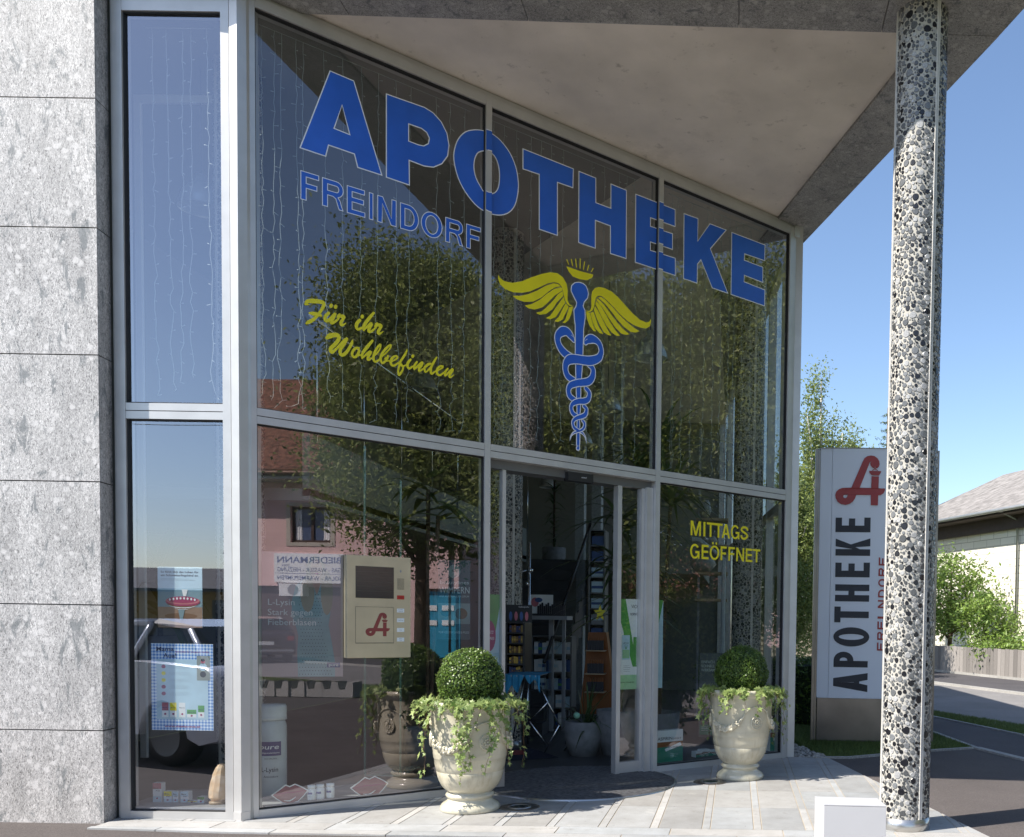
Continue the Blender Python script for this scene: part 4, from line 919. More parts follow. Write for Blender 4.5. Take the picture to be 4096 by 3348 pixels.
    mb = MB(); mb.add(vs, fs); iv = mb.build('ivy', M['ivy_leaf'], root, attr=cl); vines.build('ivy_stem', pmat('ivy_stem', (.16, .09, .05), .8), iv)
    root.location = loc; root.rotation_euler = (0, 0, rz); root.scale = (1, 1, 1.045); return root
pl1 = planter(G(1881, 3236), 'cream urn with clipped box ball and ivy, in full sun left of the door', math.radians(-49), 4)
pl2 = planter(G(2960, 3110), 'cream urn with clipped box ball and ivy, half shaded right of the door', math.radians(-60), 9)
# ------------------------------------------------------------------ white box in front
bl, br_, fr2, fl = [G(*p, .45) for p in ((3259.5, 3186), (3508, 3193), (3546, 3223.5), (3297, 3217.5))]
t = thing('white_box', 'low white lacquered box with a lid beside the foot of the pebble column', 'box', ((fl.x+br_.x)/2, (fl.y+br_.y)/2, 0))
mb = MB(); z = lambda p, h: Vector((p.x, p.y, h)); mb.hexa([z(fl, 0), z(fr2, 0), z(br_, 0), z(bl, 0), z(fl, .441), z(fr2, .441), z(br_, .441), z(bl, .441)]); b_ = mb.build('box_body', M['whitebox'], t)
cc = (fl+br_)/2; ex = lambda p: p+(p-cc)*.004
mb = MB(); mb.hexa([z(ex(p), .443) for p in (fl, fr2, br_, bl)]+[z(ex(p), .4505) for p in (fl, fr2, br_, bl)]); l_ = mb.build('box_lid', M['whitebox'], t)
for o in (b_, l_):
    md = o.modifiers.new('b', 'BEVEL'); md.width = .0012; md.segments = 2
# ------------------------------------------------------------------ sign pylon
sl = G(3262, 2961); sx0, sy0 = sl.x, sl.y; SW = 1.45; ztop = at(3262, 1795, sy0).z; zb = at(3262, 2790, sy0).z
t = thing('sign_pylon', 'tall white sign pylon with vertical pharmacy lettering on a steel base', 'sign', (sx0+.7, sy0+.1, 0))
def sgp(a, c=0):   # gently bowed face
    k = (a/SW-.5)*2; return Vector((sx0+a, sy0-.05*(1-k*k)-c-.03*0, 0))
SG = lambda a, b, c=0: sgp(a, c)+UZ*b
def bowed(mb, a0, a1, z0, z1, c0, c1, m=0, n=14, f=SG):
    for i in range(n):
        a, b = a0+(a1-a0)*i/n, a0+(a1-a0)*(i+1)/n
        mb.quad(f(a, z0, c1), f(b, z0, c1), f(b, z1, c1), f(a, z1, c1), m); mb.quad(f(a, z1, c0), f(a, z1, c1), f(b, z1, c1), f(b, z1, c0), m); mb.quad(f(a, z0, c0), f(b, z0, c0), f(b, z0, c1), f(a, z0, c1), m)
    for a in (a0, a1): mb.quad(f(a, z0, c0), f(a, z0, c1), f(a, z1, c1), f(a, z1, c0), m)
mb = MB(); bowed(mb, .0, .145, zb, ztop, -.1, .0); bowed(mb, .148, SW, zb, ztop, -.1, .006); fc = mb.build('sign_face', M['signface'], t)
mb = MB(); bowed(mb, .01, SW-.01, 0.0, zb-.004, -.1, -.006); mb.build('sign_base', M['steel_brown'], t)
mb = MB(); mb.box(GF, (sx0-.065, sx0-.03), (sy0, sy0+.06), (0, ztop+.0)); mb.box(GF, (sx0-.027, sx0-.004), (sy0-.005, sy0+.1), (0, ztop-.01)); mb.box(GF, (sx0+SW, sx0+SW+.05), (sy0, sy0+.08), (0, ztop)); mb.build('sign_edge', M['steel_brown'], t)
mb = MB(); bowed(mb, -.01, SW+.01, ztop, ztop+.012, -.1, .012); mb.build('sign_cap', M['steel_brown'], t)
class Rot:       # text frame turned a quarter: local x runs up, local y to the left
    def __init__(s, c): s.c = c
    def __call__(s, a, b, c=0): return SG(b, a, c)
def pz(px_, py_): p = onpl(px_, py_, Vector((sx0, sy0-.045, 0)), Vector((0, -1, 0))); return p.x-sx0, p.z
mb = MB(); RF = lambda a, b, c=0: SG(-b, a, c+.012)
for ch, y1, y0, xl, xr_ in (('E',2070,2129,3342,3482),('K',2153,2223,3342,3481),('E',2250,2309,3341,3479),('H',2338,2406,3340,3477),('T',2427,2490,3337,3475),('O',2509,2586,3334,3476),('P',2607,2669,3334,3471),('A',2691,2767,3332,3470)):
    a1, zz1 = pz(xr_, y1); a0, zz0 = pz(xl, y0); zz0 = pz((xl+xr_)/2, y0)[1]; zz1 = pz((xl+xr_)/2, y1)[1]
    W_ = (zz1-zz0)/(a1-a0); sticker(mb, RF, ch, zz0, zz1, -a1, -a0, .19, W_, 0, 0)
zz = lambda y: pz(3520, y)[1]
a1, a0 = pz(3543, 2300)[0]+.01, pz(3513, 2300)[0]
names = 'FREINDORF'; ys = [2603-i*42.5 for i in range(9)]
for ch, y in zip(names, ys):
    z0_, z1_ = zz(y), zz(y-32 if ch != 'I' else y-9); sh = -.0
    W_ = (z1_-z0_)/(a1-a0); sticker(mb, RF, ch, z0_, z1_, -a1, -a0, .2 if ch != 'I' else W_, W_, 0, 1, shear=.028)
mb.build('lettering', [M['ink'], M['red']], fc)
mb = MB(); ea, ez = pz(3340, 2022); eh = pz(3400, 1822)[1]-ez; EFr = lambda a, b, c=0: SG(a, b, c+.021)
emblem(mb, EFr, ea, ez, eh*.995, 0); mb.build('emblem', M['red'], fc)
# ------------------------------------------------------------------ call panel on the window
IP = Fr(FA(0, 0, .045), FD, UZ, FN); (ia, iz1), (ib, iz1b), (_, iz0) = IP.px(1387, 2217), IP.px(1643, 2233), IP.px(1387, 2634)
iz0b = IP.px(1643, 2628)[1]; iz0 = (iz0+iz0b)/2; iz1 = (iz1+iz1b)/2
t = thing('call_panel', 'champagne coloured night-service panel with screen and red emblem on the window', 'intercom', FA((ia+ib)/2, iz0, 0))
iu = lambda x: ia+(x-20)/(1014-20)*(ib-ia); iv = lambda y: iz1-(y-80)/(1675-80)*(iz1-iz0)
mb = MB(); mb.box(IP, (ia, ib), (iz0, iz1), (-.078, 0)); pb_ = mb.build('panel_body', M['gold'], t); md = pb_.modifiers.new('b', 'BEVEL'); md.width = .003; md.segments = 2
mb = MB(); mb.box(IP, (iu(150), iu(742)), (iv(740), iv(245)), (.0003, .0015)); 
for k in range(5): mb.box(IP, (iu(170), iu(720)), (iv(330+k*75)-.001, iv(330+k*75)+.001), (.0016, .0018), 1)
mb.build('screen', [M['screen'], pmat('screen_lines', (.06, .07, .05), .3)], t)
mb = MB()
for k in range(11): mb.box(IP, (iu(795), iu(908)), (iv(420+k*16.5)-.0012, iv(420+k*16.5)+.0012), (.0004, .001), 0)
mb.build('speaker_grille', [M['ink'], M['grey']], t); mb = MB()
mb.prism(IP, [(iu(852)+.006*math.cos(a)*1, iv(300)+.011*math.sin(a)) for a in [i*PI/8 for i in range(16)]], None, .001, 1)
mb.build('microphone', [M['ink'], M['grey']], t)
mb = MB()
for x0, y0, x1, y1 in ((148, 875, 742, 879), (148, 1438, 742, 1446), (148, 875, 152, 1446), (739, 885, 743, 1446)): mb.box(IP, (iu(x0), iu(x1)), (iv(y1), iv(y0)), (.0003, .0008))
mb.build('flap_outline', M['ink'], t)
mb = MB(); emblem(mb, IP, iu(300), iv(1340), iv(965)-iv(1340), .0012); mb.build('emblem', pmat('faded_red', (.26, .05, .045), .5), t)
for y, tx in ((925, ('NOTDIENST', 'VORSCHAU')), (1080, ('STADTPLAN',)), (1235, ('Wetter',)), (1388, ('POLLEN', 'FLUG'))):
    mb = MB(); mb.box(IP, (iu(793), iu(908)), (iv(y+31), iv(y-31)), (.0003, .002)); n = len(tx)
    for k, s_ in enumerate(tx): mb.text(IP, s_, (iu(793)+iu(908))/2, iv(y+(k-(n-1)/2)*24)-.0025, .0052, .0022, 1, al='C', off=.01)
    mb.build('button', [M['paper'], M['ink']], t)
mb = MB(); mb.box(IP, (iu(793), iu(908)), (iv(747), iv(684)), (.0003, .002)); mb.text(IP, 'NOTDIENST', (iu(793)+iu(908))/2, iv(722), .0055, .0022, 1, al='C'); tag(mb.build('button', [pmat('red_button', (.5, .03, .02), .4), M['ink']], t), 'red call button')
# ------------------------------------------------------------------ light curtains behind the upper panes
def curtain(f, us, z0f, z1f, w, label, seed):
    rn = random.Random(seed); root = thing('light_curtain', label, 'string lights', f(us[0], 5.5, w), 'curtains of string lights behind the upper panes')
    mb = MB(); n = 24; mb.tube([f(us[0]-.05+(us[-1]-us[0]+.1)*i/n, z1f(us[0]+(us[-1]-us[0])*i/n)-.02, w) for i in range(n+1)], .0025, 4); mb.build('cable', M['wire'], root)
    for u in us:
        mb = MB(); z1, z0 = z1f(u)-.02, z0f(u)+.02+rn.uniform(0, .16); P = []; z = z1; uu = u; ww = w; i = 0; bow = rn.uniform(-.04, .04)
        while z > z0:
            P.append(f(uu, z, ww)); step = rn.uniform(.05, .09); z -= step; i += 1
            t_ = 1-(z-z0)/(z1-z0); uu = u+bow*t_+rn.uniform(-.006, .006)*(1+2.2*t_*t_); ww = w+rn.uniform(-.012, .012)*t_
        P.append(f(uu+rn.uniform(-.05, .05), z0, ww)); mb.tube(P, .0023, 4)
        for p in P[1::2]:
            s_ = rn.choice((-1, 1)); L = rn.uniform(.022, .042); q = p+f.u*s_*L*rn.uniform(.5, 1)+UZ*rn.uniform(-.02, .015); mb.tube([p, q], [.0018, .0038], 4)
        mb.build('light_string', M['wire'], root)
    return root
def usx(xs, y, f): return [f.px(x, y)[0] for x in xs]
FW = Fr(FA(0, 0, -.16), FD, UZ, FN)
zl_ = lambda u: zt(u)+.06
curtain(FW, usx([1052,1103,1131,1188,1216,1297,1372,1448,1515,1582,1644,1742,1797,1858], 1300, FW), zl_, zh, 0, 'curtain of string lights behind the upper left pane of the shopfront', 11)
curtain(FW, usx([1972,2012,2062,2120,2160,2200,2247,2360,2411,2470,2500,2530], 1500, FW), zl_, zh, 0, 'curtain of string lights behind the upper middle pane of the shopfront', 12)
curtain(FW, usx([2682,2704,2727,2760,2822,2846,2878,2912,2935,2963,2996,3030], 1500, FW), zl_, zh, 0, 'curtain of string lights behind the upper right pane of the shopfront', 13)
FBW = Fr((0, yb_+.16, 0), (1, 0, 0), (0, 0, 1), (0, -1, 0))
curtain(FBW, usx([614, 670, 735, 768, 832], 800, FBW), lambda u: t1+.05, lambda u: h0, 0, 'curtain of string lights behind the tall pane of the bay window', 14)
# ------------------------------------------------------------------ vegetation
def tree(name, label, cat, loc, H, cr, n, leaf, mt, zc0=.35, trunk=.16, white=False, droop=.0, seed=1, group=None, shape=1.0, nclump=60):
    rn = np.random.default_rng(seed); root = thing(name, label, cat, loc, group); L = np.array(loc)
    zb_ = H*zc0; cz = (H+zb_)/2; rz_ = (H-zb_)/2
    D = rn.normal(size=(nclump, 3)); D /= np.linalg.norm(D, axis=1)[:, None]; D *= rn.uniform(.25, 1, nclump)[:, None]**.6
    Cc = D*np.array([cr, cr, rz_]); zr_ = (Cc[:, 2]+rz_)/(2*rz_); tp = np.clip(1.25-zr_*shape, .12, 1.2) if shape > 0 else np.ones(nclump)
    Cc[:, 0] *= tp; Cc[:, 1] *= tp; Cc[:, 2] += cz
    per = n//nclump; sp = cr*.24
    idx = np.repeat(np.arange(nclump), per); off = rn.normal(size=(len(idx), 3))*np.array([sp, sp, sp*.8])*rn.uniform(.6, 1.3, nclump)[idx][:, None]
    if droop: dz = rn.random(len(idx)); off[:, 2] -= dz*droop; off[:, 0] *= (1-.6*dz); off[:, 1] *= (1-.6*dz)
    P = Cc[idx]+off; P = P[P[:, 2] > .3]; m = len(P)
    Nn = rn.normal(size=(m, 3))+np.array([0, 0, .5]); cv = rn.normal(.45, .2, m)+rn.normal(0, .16, nclump)[idx][:m]
    V, F, C_ = leaf_quads(P+L, Nn, leaf, .45, .15, cv); mesh_np('crown', V, F, C_, mt, root)
    mb = MB(); bk = M['birch_bark'] if white else M['bark']
    base = Vector(loc); nb = 14
    mb.tube([base+Vector((0, 0, -.1)), base+Vector((.02*H*.1, 0, H*.3)), base+Vector((.03, .05, H*.6)), base+Vector((.0, .02, H*.93))], [trunk, trunk*.75, trunk*.42, .02], 8)
    for i in range(nb):
        k = rn.integers(nclump); e = Vector(Cc[k])+base; s_ = base+Vector((0, 0, max(H*.22, (e.z-base.z)*.62))); mid = s_.lerp(e, .5)+Vector((0, 0, .12*cr)); mb.tube([s_, mid, e], [trunk*.35, trunk*.2, .012], 5)
    mb.build('trunk', bk, root); return root
M['birch_bark'] = pmat('birch_bark', (.55, .52, .48), .8, 0, .35, 9)
M['leaf_birch'] = leafmat('birch_leaves', (.07, .115, .02), (.27, .32, .08), .5, .3)
M['leaf_tree'] = leafmat('tree_leaves', (.05, .085, .015), (.33, .38, .08), .5, .3)
M['leaf_bright'] = leafmat('maple_leaves', (.06, .13, .02), (.25, .36, .06), .5, .3)
M['leaf_fir'] = leafmat('fir_needles', (.06, .10, .05), (.16, .22, .12), .6, .1)
bx_ = at(3265, 2600, 27); tree('birch_tree', 'tall birch with drooping twigs and white trunk behind the sign pylon', 'tree', (bx_.x, 27, 0), at(3265, 1425, 27).z, 1.2, 34000, .052, M['leaf_birch'], .12, .13, True, 1.3, 21, 'birches behind the pharmacy', .85, 70)
bx_ = at(3352, 2600, 31); tree('birch_tree', 'shorter weeping birch right of the tall birch', 'tree', (bx_.x, 31, 0), at(3352, 1660, 31).z, .95, 20000, .055, M['leaf_birch'], .3, .09, True, 1.2, 25, 'birches behind the pharmacy', .5, 34)
bx_ = at(3200, 2600, 24); tree('birch_tree', 'birch half hidden behind the glass front edge', 'tree', (bx_.x-.3, 24, 0), at(3200, 1700, 24).z, 1.0, 26000, .05, M['leaf_birch'], .1, .09, True, 1.2, 27, 'birches behind the pharmacy', .6, 40)
def fir(loc, H, r, label):
    root = thing('fir_tree', label, 'tree', loc); base = Vector(loc); mb = MB(); mb.tube([base, base+UZ*H*.98], [.16, .02], 7); mb.build('trunk', M['bark'], root)
    P, Nn = [], []; rn = random.Random(5)
    for k in range(30):
        z0 = H*(.12+.86*k/30); rr = r*(1-(z0/H))**.9+.05
        for b in range(9):
            a = rn.random()*2*PI
            for s_ in range(int(26*rr/r)+5):
                t_ = rn.random(); P.append((base.x+rr*t_*math.cos(a)+rn.gauss(0, .05), base.y+rr*t_*math.sin(a)+rn.gauss(0, .05), z0-.18*rr*t_+.12*t_*t_*rr+rn.gauss(0, .03))); Nn.append((rn.gauss(0, 1), rn.gauss(0, 1), 1))
    V, F, C_ = leaf_quads(P, Nn, .07, .22, .1); mesh_np('crown', V, F, C_, M['leaf_fir'], root)
f_ = at(3545, 2500, 36); fir((f_.x-.12, 36, 0), at(3560, 1610, 36).z, 2.3, 'pale green fir tip showing between sign pylon and column')
f_ = at(3500, 2500, 34); tree('shrub_tree', 'small leafy tree top above the sign pylon', 'tree', (f_.x-.3, 34, 0), at(3480, 1760, 34).z, .9, 4000, .07, M['leaf_tree'], .5, .08, seed=31, nclump=24)
def hedge(name, loc, dx, dy, hz_, n, label, mt, rot=0, cat='hedge', leaf=.035):
    root = thing(name, label, cat, loc); R_ = Matrix.Rotation(rot, 3, 'Z'); mb = MB()
    f = Fr(loc, R_ @ Vector((1, 0, 0)), R_ @ Vector((0, 1, 0)), UZ); mb.box(f, (-dx/2+.06, dx/2-.06), (-dy/2+.06, dy/2-.06), (0, hz_-.06)); mb.build('branches', M['dark_leaf'], root)
    k = RNG.integers(0, 5, n); a, b, c = RNG.uniform(-.5, .5, n), RNG.uniform(-.5, .5, n), RNG.uniform(0, 1, n)
    X = np.where(k == 0, -.5, np.where(k == 1, .5, a)); Y = np.where(k == 2, -.5, np.where(k == 3, .5, b)); Z = np.where(k == 4, 1, c)
    P = np.stack([X*dx, Y*dy, Z*hz_], 1)+RNG.normal(size=(n, 3))*.03; P = P @ np.array(R_).T+np.array(loc); V, F, C_ = leaf_quads(P, RNG.normal(size=(n, 3)), leaf, .5, .2); mesh_np('foliage', V, F, C_, mt, root); return root
h_ = G(3200, 2893); hedge('hedge', (h_.x-.2, h_.y+.5, 0), 2.6, .9, at(3200, 2650, h_.y).z, 9000, 'low dark green clipped hedge between shopfront and sign pylon', M['box_leaf'], 0)
t = thing('gravel_bed', 'bed of grey pebbles at the right foot of the shopfront', 'gravel'); bpy.data.objects.remove(t)
vs = MB(); rn = random.Random(8); gpoly = [g2(3178, 2960), g2(3290, 3018), g2(3240, 3024), g2(3172, 3024), (.72, 10.3), (.62, 10.4)]
for i in range(620):
    x, y = rn.uniform(.60, 1.02), rn.uniform(9.98, 11.2)
    if not (y < 11.25 and x > .64 and (x-.66) < (11.3-y)*.30): continue
    vs.ball((x, y, rn.uniform(-.01, .012)), rn.uniform(.012, .028), 4, sq=(1, rn.uniform(.6, 1), .6))
vs.build('gravel', pmat('gravel_stone', (.30, .29, .27), .8, 0, .3, 18), kind='stuff')
# background fences, house and garden tree
hf = thing('woven_fence', 'woven light wooden fence panels under the birches', 'fence', at(3200, 2640, 33)); fb = at(3240, 2640, 33); z0_, z1_ = at(3200, 2645, 33).z, at(3200, 2497, 33).z
M['fence_wood'] = pmat('weathered_wood', (.34, .29, .23), .9, 0, .22, 7, .2, 30); M['fence_grey'] = pmat('grey_boards', (.27, .25, .235), .9, 0, .22, 5, .2, 30)
fx = fb.x-3.2
for j in range(3):
    mb = MB(); a = fx+j*1.8
    for k in range(14):
        zz_ = z0_+(z1_-z0_)*(k+.5)/14; hh = (z1_-z0_)/14*.46
        for q in range(6):
            x0 = a+.05+q*.29; off = .02 if (k+q) % 2 else -.02; mb.hexa([(x0, 33-.01, zz_-hh), (x0+.29, 33-.01+off, zz_-hh), (x0+.29, 33+.01+off, zz_-hh), (x0, 33+.01, zz_-hh), (x0, 33-.01, zz_+hh), (x0+.29, 33-.01+off, zz_+hh), (x0+.29, 33+.01+off, zz_+hh), (x0, 33+.01, zz_+hh)])
    mb.build('woven_panel', M['fence_wood'], hf); mb = MB(); mb.box(GF, (a-.04, a+.04), (32.95, 33.05), (-.05, z1_+.04)); mb.build('post', M['fence_wood'], hf)
fdir = Vector((RD.x, RD.y, 0)); fnn = Vector((-RD.y, RD.x, 0)); fp0 = Vector((*pf, 0)); ffr = Fr(fp0, fdir, UZ, fnn)
ht_ = at(3731, 2581, fp0.y).z
t = thing('board_fence', 'weathered grey vertical board fence along the far pavement', 'fence', fp0); rn = random.Random(2)
boards = MB(); x = -26.0; bcol = []
while x < 9:
    w_ = rn.uniform(.14, .2); n0 = len(boards.v); hh = ht_+rn.uniform(-.012, .012); boards.box(ffr, (x, x+w_-.008), (.07, hh), (.0, .022)); k = rn.uniform(.62, 1.25); bcol += [(.27*k, .25*k, .235*k, 1)]*(len(boards.v)-n0); x += w_
boards.build('boards', attrmat('board_wood', .9, .2), t, attr=bcol)
mb = MB(); mb.box(ffr, (-26, 9), (-.02, .07), (-.03, .05)); mb.build('fence_plinth', M['kerb'], t)
for k in range(15): MB().box(ffr, (-26+k*2.4, -25.9+k*2.4), (0, ht_-.05), (-.09, -.005)).build('post', M['fence_grey'], t)
# house across the road
hw0 = fp0 + fnn*-0 ; NB = Vector((RD.y, -RD.x, 0))            # away from the road
wallp = fp0+NB*3.2; HE = Fr(wallp, fdir, UZ, NB)
ev = wallp - NB*.75; eL = onpl(3560, 2119, ev, NB); eR = onpl(4096, 2025, ev, NB); ez = (eL.z+eR.z)/2+.0
uL = (eL-wallp).dot(fdir); bh = thing('house', 'cream block house with grey corrugated roof across the road', 'house', wallp)
zw = ez-.15
mwall = pmat('cream_block', (.60, .56, .46), .85, 0, .05, 2)
nt = mwall.node_tree; b = nt.nodes['Principled BSDF']; bt = N(nt, 'ShaderNodeTexBrick'); bt.inputs['Scale'].default_value = 1; bt.inputs['Mortar Size'].default_value = .012; bt.inputs['Brick Width'].default_value = 1.0; bt.inputs['Row Height'].default_value = .25
bt.inputs['Color1'].default_value = (.78, .74, .65, 1); bt.inputs['Color2'].default_value = (.70, .66, .57, 1); bt.inputs['Mortar'].default_value = (.40, .36, .30, 1)
tcb = N(nt, 'ShaderNodeTexCoord'); mpb = N(nt, 'ShaderNodeMapping', vector_type='POINT'); mpb.inputs['Rotation'].default_value = (PI/2, 0, 0)
sx = N(nt, 'ShaderNodeSeparateXYZ'); cbx = N(nt, 'ShaderNodeCombineXYZ'); nt.links.new(tcb.outputs['Object'], sx.inputs[0]); ad = N(nt, 'ShaderNodeMath', operation='SUBTRACT'); nt.links.new(sx.outputs[1], ad.inputs[0]); nt.links.new(sx.outputs[0], ad.inputs[1])
nt.links.new(ad.outputs[0], cbx.inputs[0]); nt.links.new(sx.outputs[2], cbx.inputs[1]); nt.links.new(cbx.outputs[0], bt.inputs['Vector']); nt.links.new(bt.outputs[0], b.inputs['Base Color'])
mb = MB(); mb.box(HE, (uL-13, uL-.9), (0, zw+.1), (0, 9)); mb.build('wall', mwall, bh)
mb = MB(); mb.box(HE, (uL-13.6, uL-.3), (zw-.42, zw+.02), (-.18, -.004)); mb.box(HE, (uL-13.6, uL-.02), (zw+.02, zw+.06), (-.76, 9.6)); mb.build('eaves', pmat('brown_boards', (.07, .05, .045), .8), bh)
rg = onpl(4015, 1904, wallp+NB*4.5, NB); zr_ = max(rg.z, ez+2.2); ur_ = (rg-wallp).dot(fdir)
mroof = pmat('corrugated_roof', (.25, .235, .225), .95, 0, .18, 3.5, .4, 25)
mb = MB(); nn = 150; uA, uB = uL-14.5, uL+.1
for i in range(nn):
    for (ua, ub, h) in ((uA+(uB-uA)*i/nn, uA+(uB-uA)*(i+.5)/nn, 1), (uA+(uB-uA)*(i+.5)/nn, uA+(uB-uA)*(i+1)/nn, -1)):
        def rp(u, top_, dz): 
            lim = (u-ur_)/(uL-ur_) if u > ur_ else 0; lim = min(max(lim, 0), 1); tt = (1-lim) if top_ else 0
            return HE(u, ez+.02+(zr_-ez)*tt+dz, -.85+(4.5+.85)*tt)
        dz0, dz1 = (.0, .045) if h > 0 else (.045, .0)
        mb.quad(rp(ua, 0, dz0), rp(ub, 0, dz1), rp(ub, 1, dz1), rp(ua, 1, dz0))
mb.add([HE(uL+.1, ez, -.85), HE(uL+.1, ez, 9.8), HE(ur_, zr_, 4.5)], [(0, 1, 2)]); mb.quad(HE(uA, ez, 9.8), HE(uL+.1, ez, 9.8), HE(ur_, zr_, 4.5), HE(uA, zr_, 4.5))
mb.build('roof', mroof, bh)
mb = MB(); mb.tube([HE(uA, ez-.02, -.9), HE(uL+.1, ez-.02, -.9)], .065, 8); dpx = (onpl(4075, 2300, wallp, NB)-wallp).dot(fdir); mb.tube([HE(dpx, ez-.03, -.85), HE(dpx, ez-.3, -.1), HE(dpx, .2, -.06)], .04, 8); mb.build('gutter', pmat('zinc', (.35, .36, .36), .4, .6), bh)
gt = at(3770, 2600, 31.5); 
tt_ = onpl(3800, 2500, fp0+NB*1.2, NB); tree('garden_tree', 'leafy young tree behind the grey board fence', 'tree', (tt_.x, tt_.y, 0), 3.9, 1.5, 7000, .075, M['leaf_bright'], .28, .1, seed=41, shape=.75, nclump=46)
tt_ = onpl(3940, 2500, fp0+NB*1.1, NB); tree('garden_tree', 'lower spreading tree right of the young tree behind the fence', 'tree', (tt_.x, tt_.y, 0), 2.5, 1.0, 3800, .07, M['leaf_bright'], .2, .08, seed=43, shape=.5, nclump=34)
tt_ = onpl(4000, 2500, fp0+NB*.8, NB); tree('garden_shrub', 'low bright shrub peeping over the board fence', 'shrub', (tt_.x, tt_.y, 0), 1.25, .8, 2500, .06, M['leaf_bright'], .2, .04, seed=45, shape=.3, nclump=20)
# ------------------------------------------------------------------ interior
XF = lambda Y: Fr((0, Y, 0), (1, 0, 0), UZ, (0, -1, 0))          # upright plane facing the street at depth Y
def xz(x, y, Y): p = at(x, y, Y); return p.x, p.z
# gallery, stair, handrail (parts of the building)
gx = -3.6; gl0, gl1 = 7.6, 15.4
mb = MB(); mb.box(GF, (-7, gx), (gl0, gl1), (2.46, 2.56)); mb.box(GF, (gx-.06, gx), (gl0, gl1), (2.5, 3.02)); mb.box(GF, (-7, -.6), (gl1, 19.5), (2.3, 2.48)); gal = mb.build('gallery', M['ceil_in'], BLD)
mb = MB(); mb.tube([(gx, gl0, 4.0), (gx, gl1, 4.0)], .016, 6, cap=True)
for k in range(9): mb.tube([(gx+.02, gl0+.1+k*.96, 2.9), (gx+.02, gl0+.1+k*.96, 4.0)], .008, 5)
mb.build('gallery_rail', M['chrome'], gal)
M['stair'] = pmat('stair_stone', (.05, .05, .055), .6, 0, .1, 6)
sx_0, sx_1 = -3.45, -2.45; mb = MB(); ns = 14
for k in range(ns): mb.box(GF, (sx_0, sx_1), (11.4+k*.285, 11.4+(k+1)*.285+.0), (0 if k < 3 else .178*(k-2.2), .178*(k+1)-.012)); mb.box(GF, (sx_0-.0, sx_1+.01), (11.385+k*.285, 11.4+(k+1)*.285), (.178*(k+1)-.010, .178*(k+1)))
mb.build('staircase', M['stair'], BLD)
mb = MB(); r0, r1 = Vector((sx_1+.04, 11.3, .95)), Vector((sx_1+.04, 15.4, 3.45)); mb.tube([r0, r1], .022, 6, 0); 
mb.quad(r0-UZ*.75, r1-UZ*.75, r1-UZ*.06, r0-UZ*.06, 1); mb.build('stair_rail', [M['black'], M['glass_in']], BLD)
for x0, x1, Y, z1_ in ((2301, 2336, 15.8, 5.6), (2367, 2404, 14.6, 5.6), (2452, 2480, 13.4, 5.6)):
    a, _ = xz(x0, 2000, Y); b_, _ = xz(x1, 2000, Y); mb = MB(); mb.box(GF, (a, b_), (Y, Y+.25), (0, z1_)); mb.build('wall_pier', pmat('pier_plaster', (.36, .38, .38), .9, 0, .1, 30, .5, 60), BLD)
# pendant lamps
def pendant(px_, py_, w, label):
    Y = FPX*.34/w; p = at(px_, py_, Y); r = .17; root = thing('pendant_lamp', label, 'lamp', p, 'aluminium pendant lamps')
    mb = MB(); mb.lathe(p, [(r+.004, .0), (r, .008), (r*.96, .05), (r*.82, .12), (r*.58, .175), (r*.36, .20), (.05, .21), (.045, .27), (.001, .28)], 24); mb.build('lamp_shade', pmat('lamp_metal', (.55, .58, .58), .3, .6, .03), root)
    mb = MB(); mb.lathe(p, [(.001, .02), (r*.98, .012)], 24); mb.build('lamp_diffuser', pmat('lamp_glass', (.55, .62, .62), .3), root)
    mb = MB(); mb.tube([p+UZ*.27, Vector((p.x, p.y, 5.88))], .007, 5); mb.build('lamp_rod', M['alu_dark'], root)
pendant(2433, 1645, 104, 'pendant lamp right of the snakes, nearest the middle of the upper pane'); pendant(2602, 1435, 134, 'pendant lamp hanging highest, half hidden behind the second mullion'); pendant(2327, 1777, 87, 'pendant lamp low behind the foot of the staff emblem'); pendant(2192, 1950, 68, 'small far pendant lamp seen through the open door')
pendant(806, 838, 165, 'big pendant lamp behind the tall bay window pane'); pendant(1690, 1560, 110, 'pendant lamp behind the yellow script')
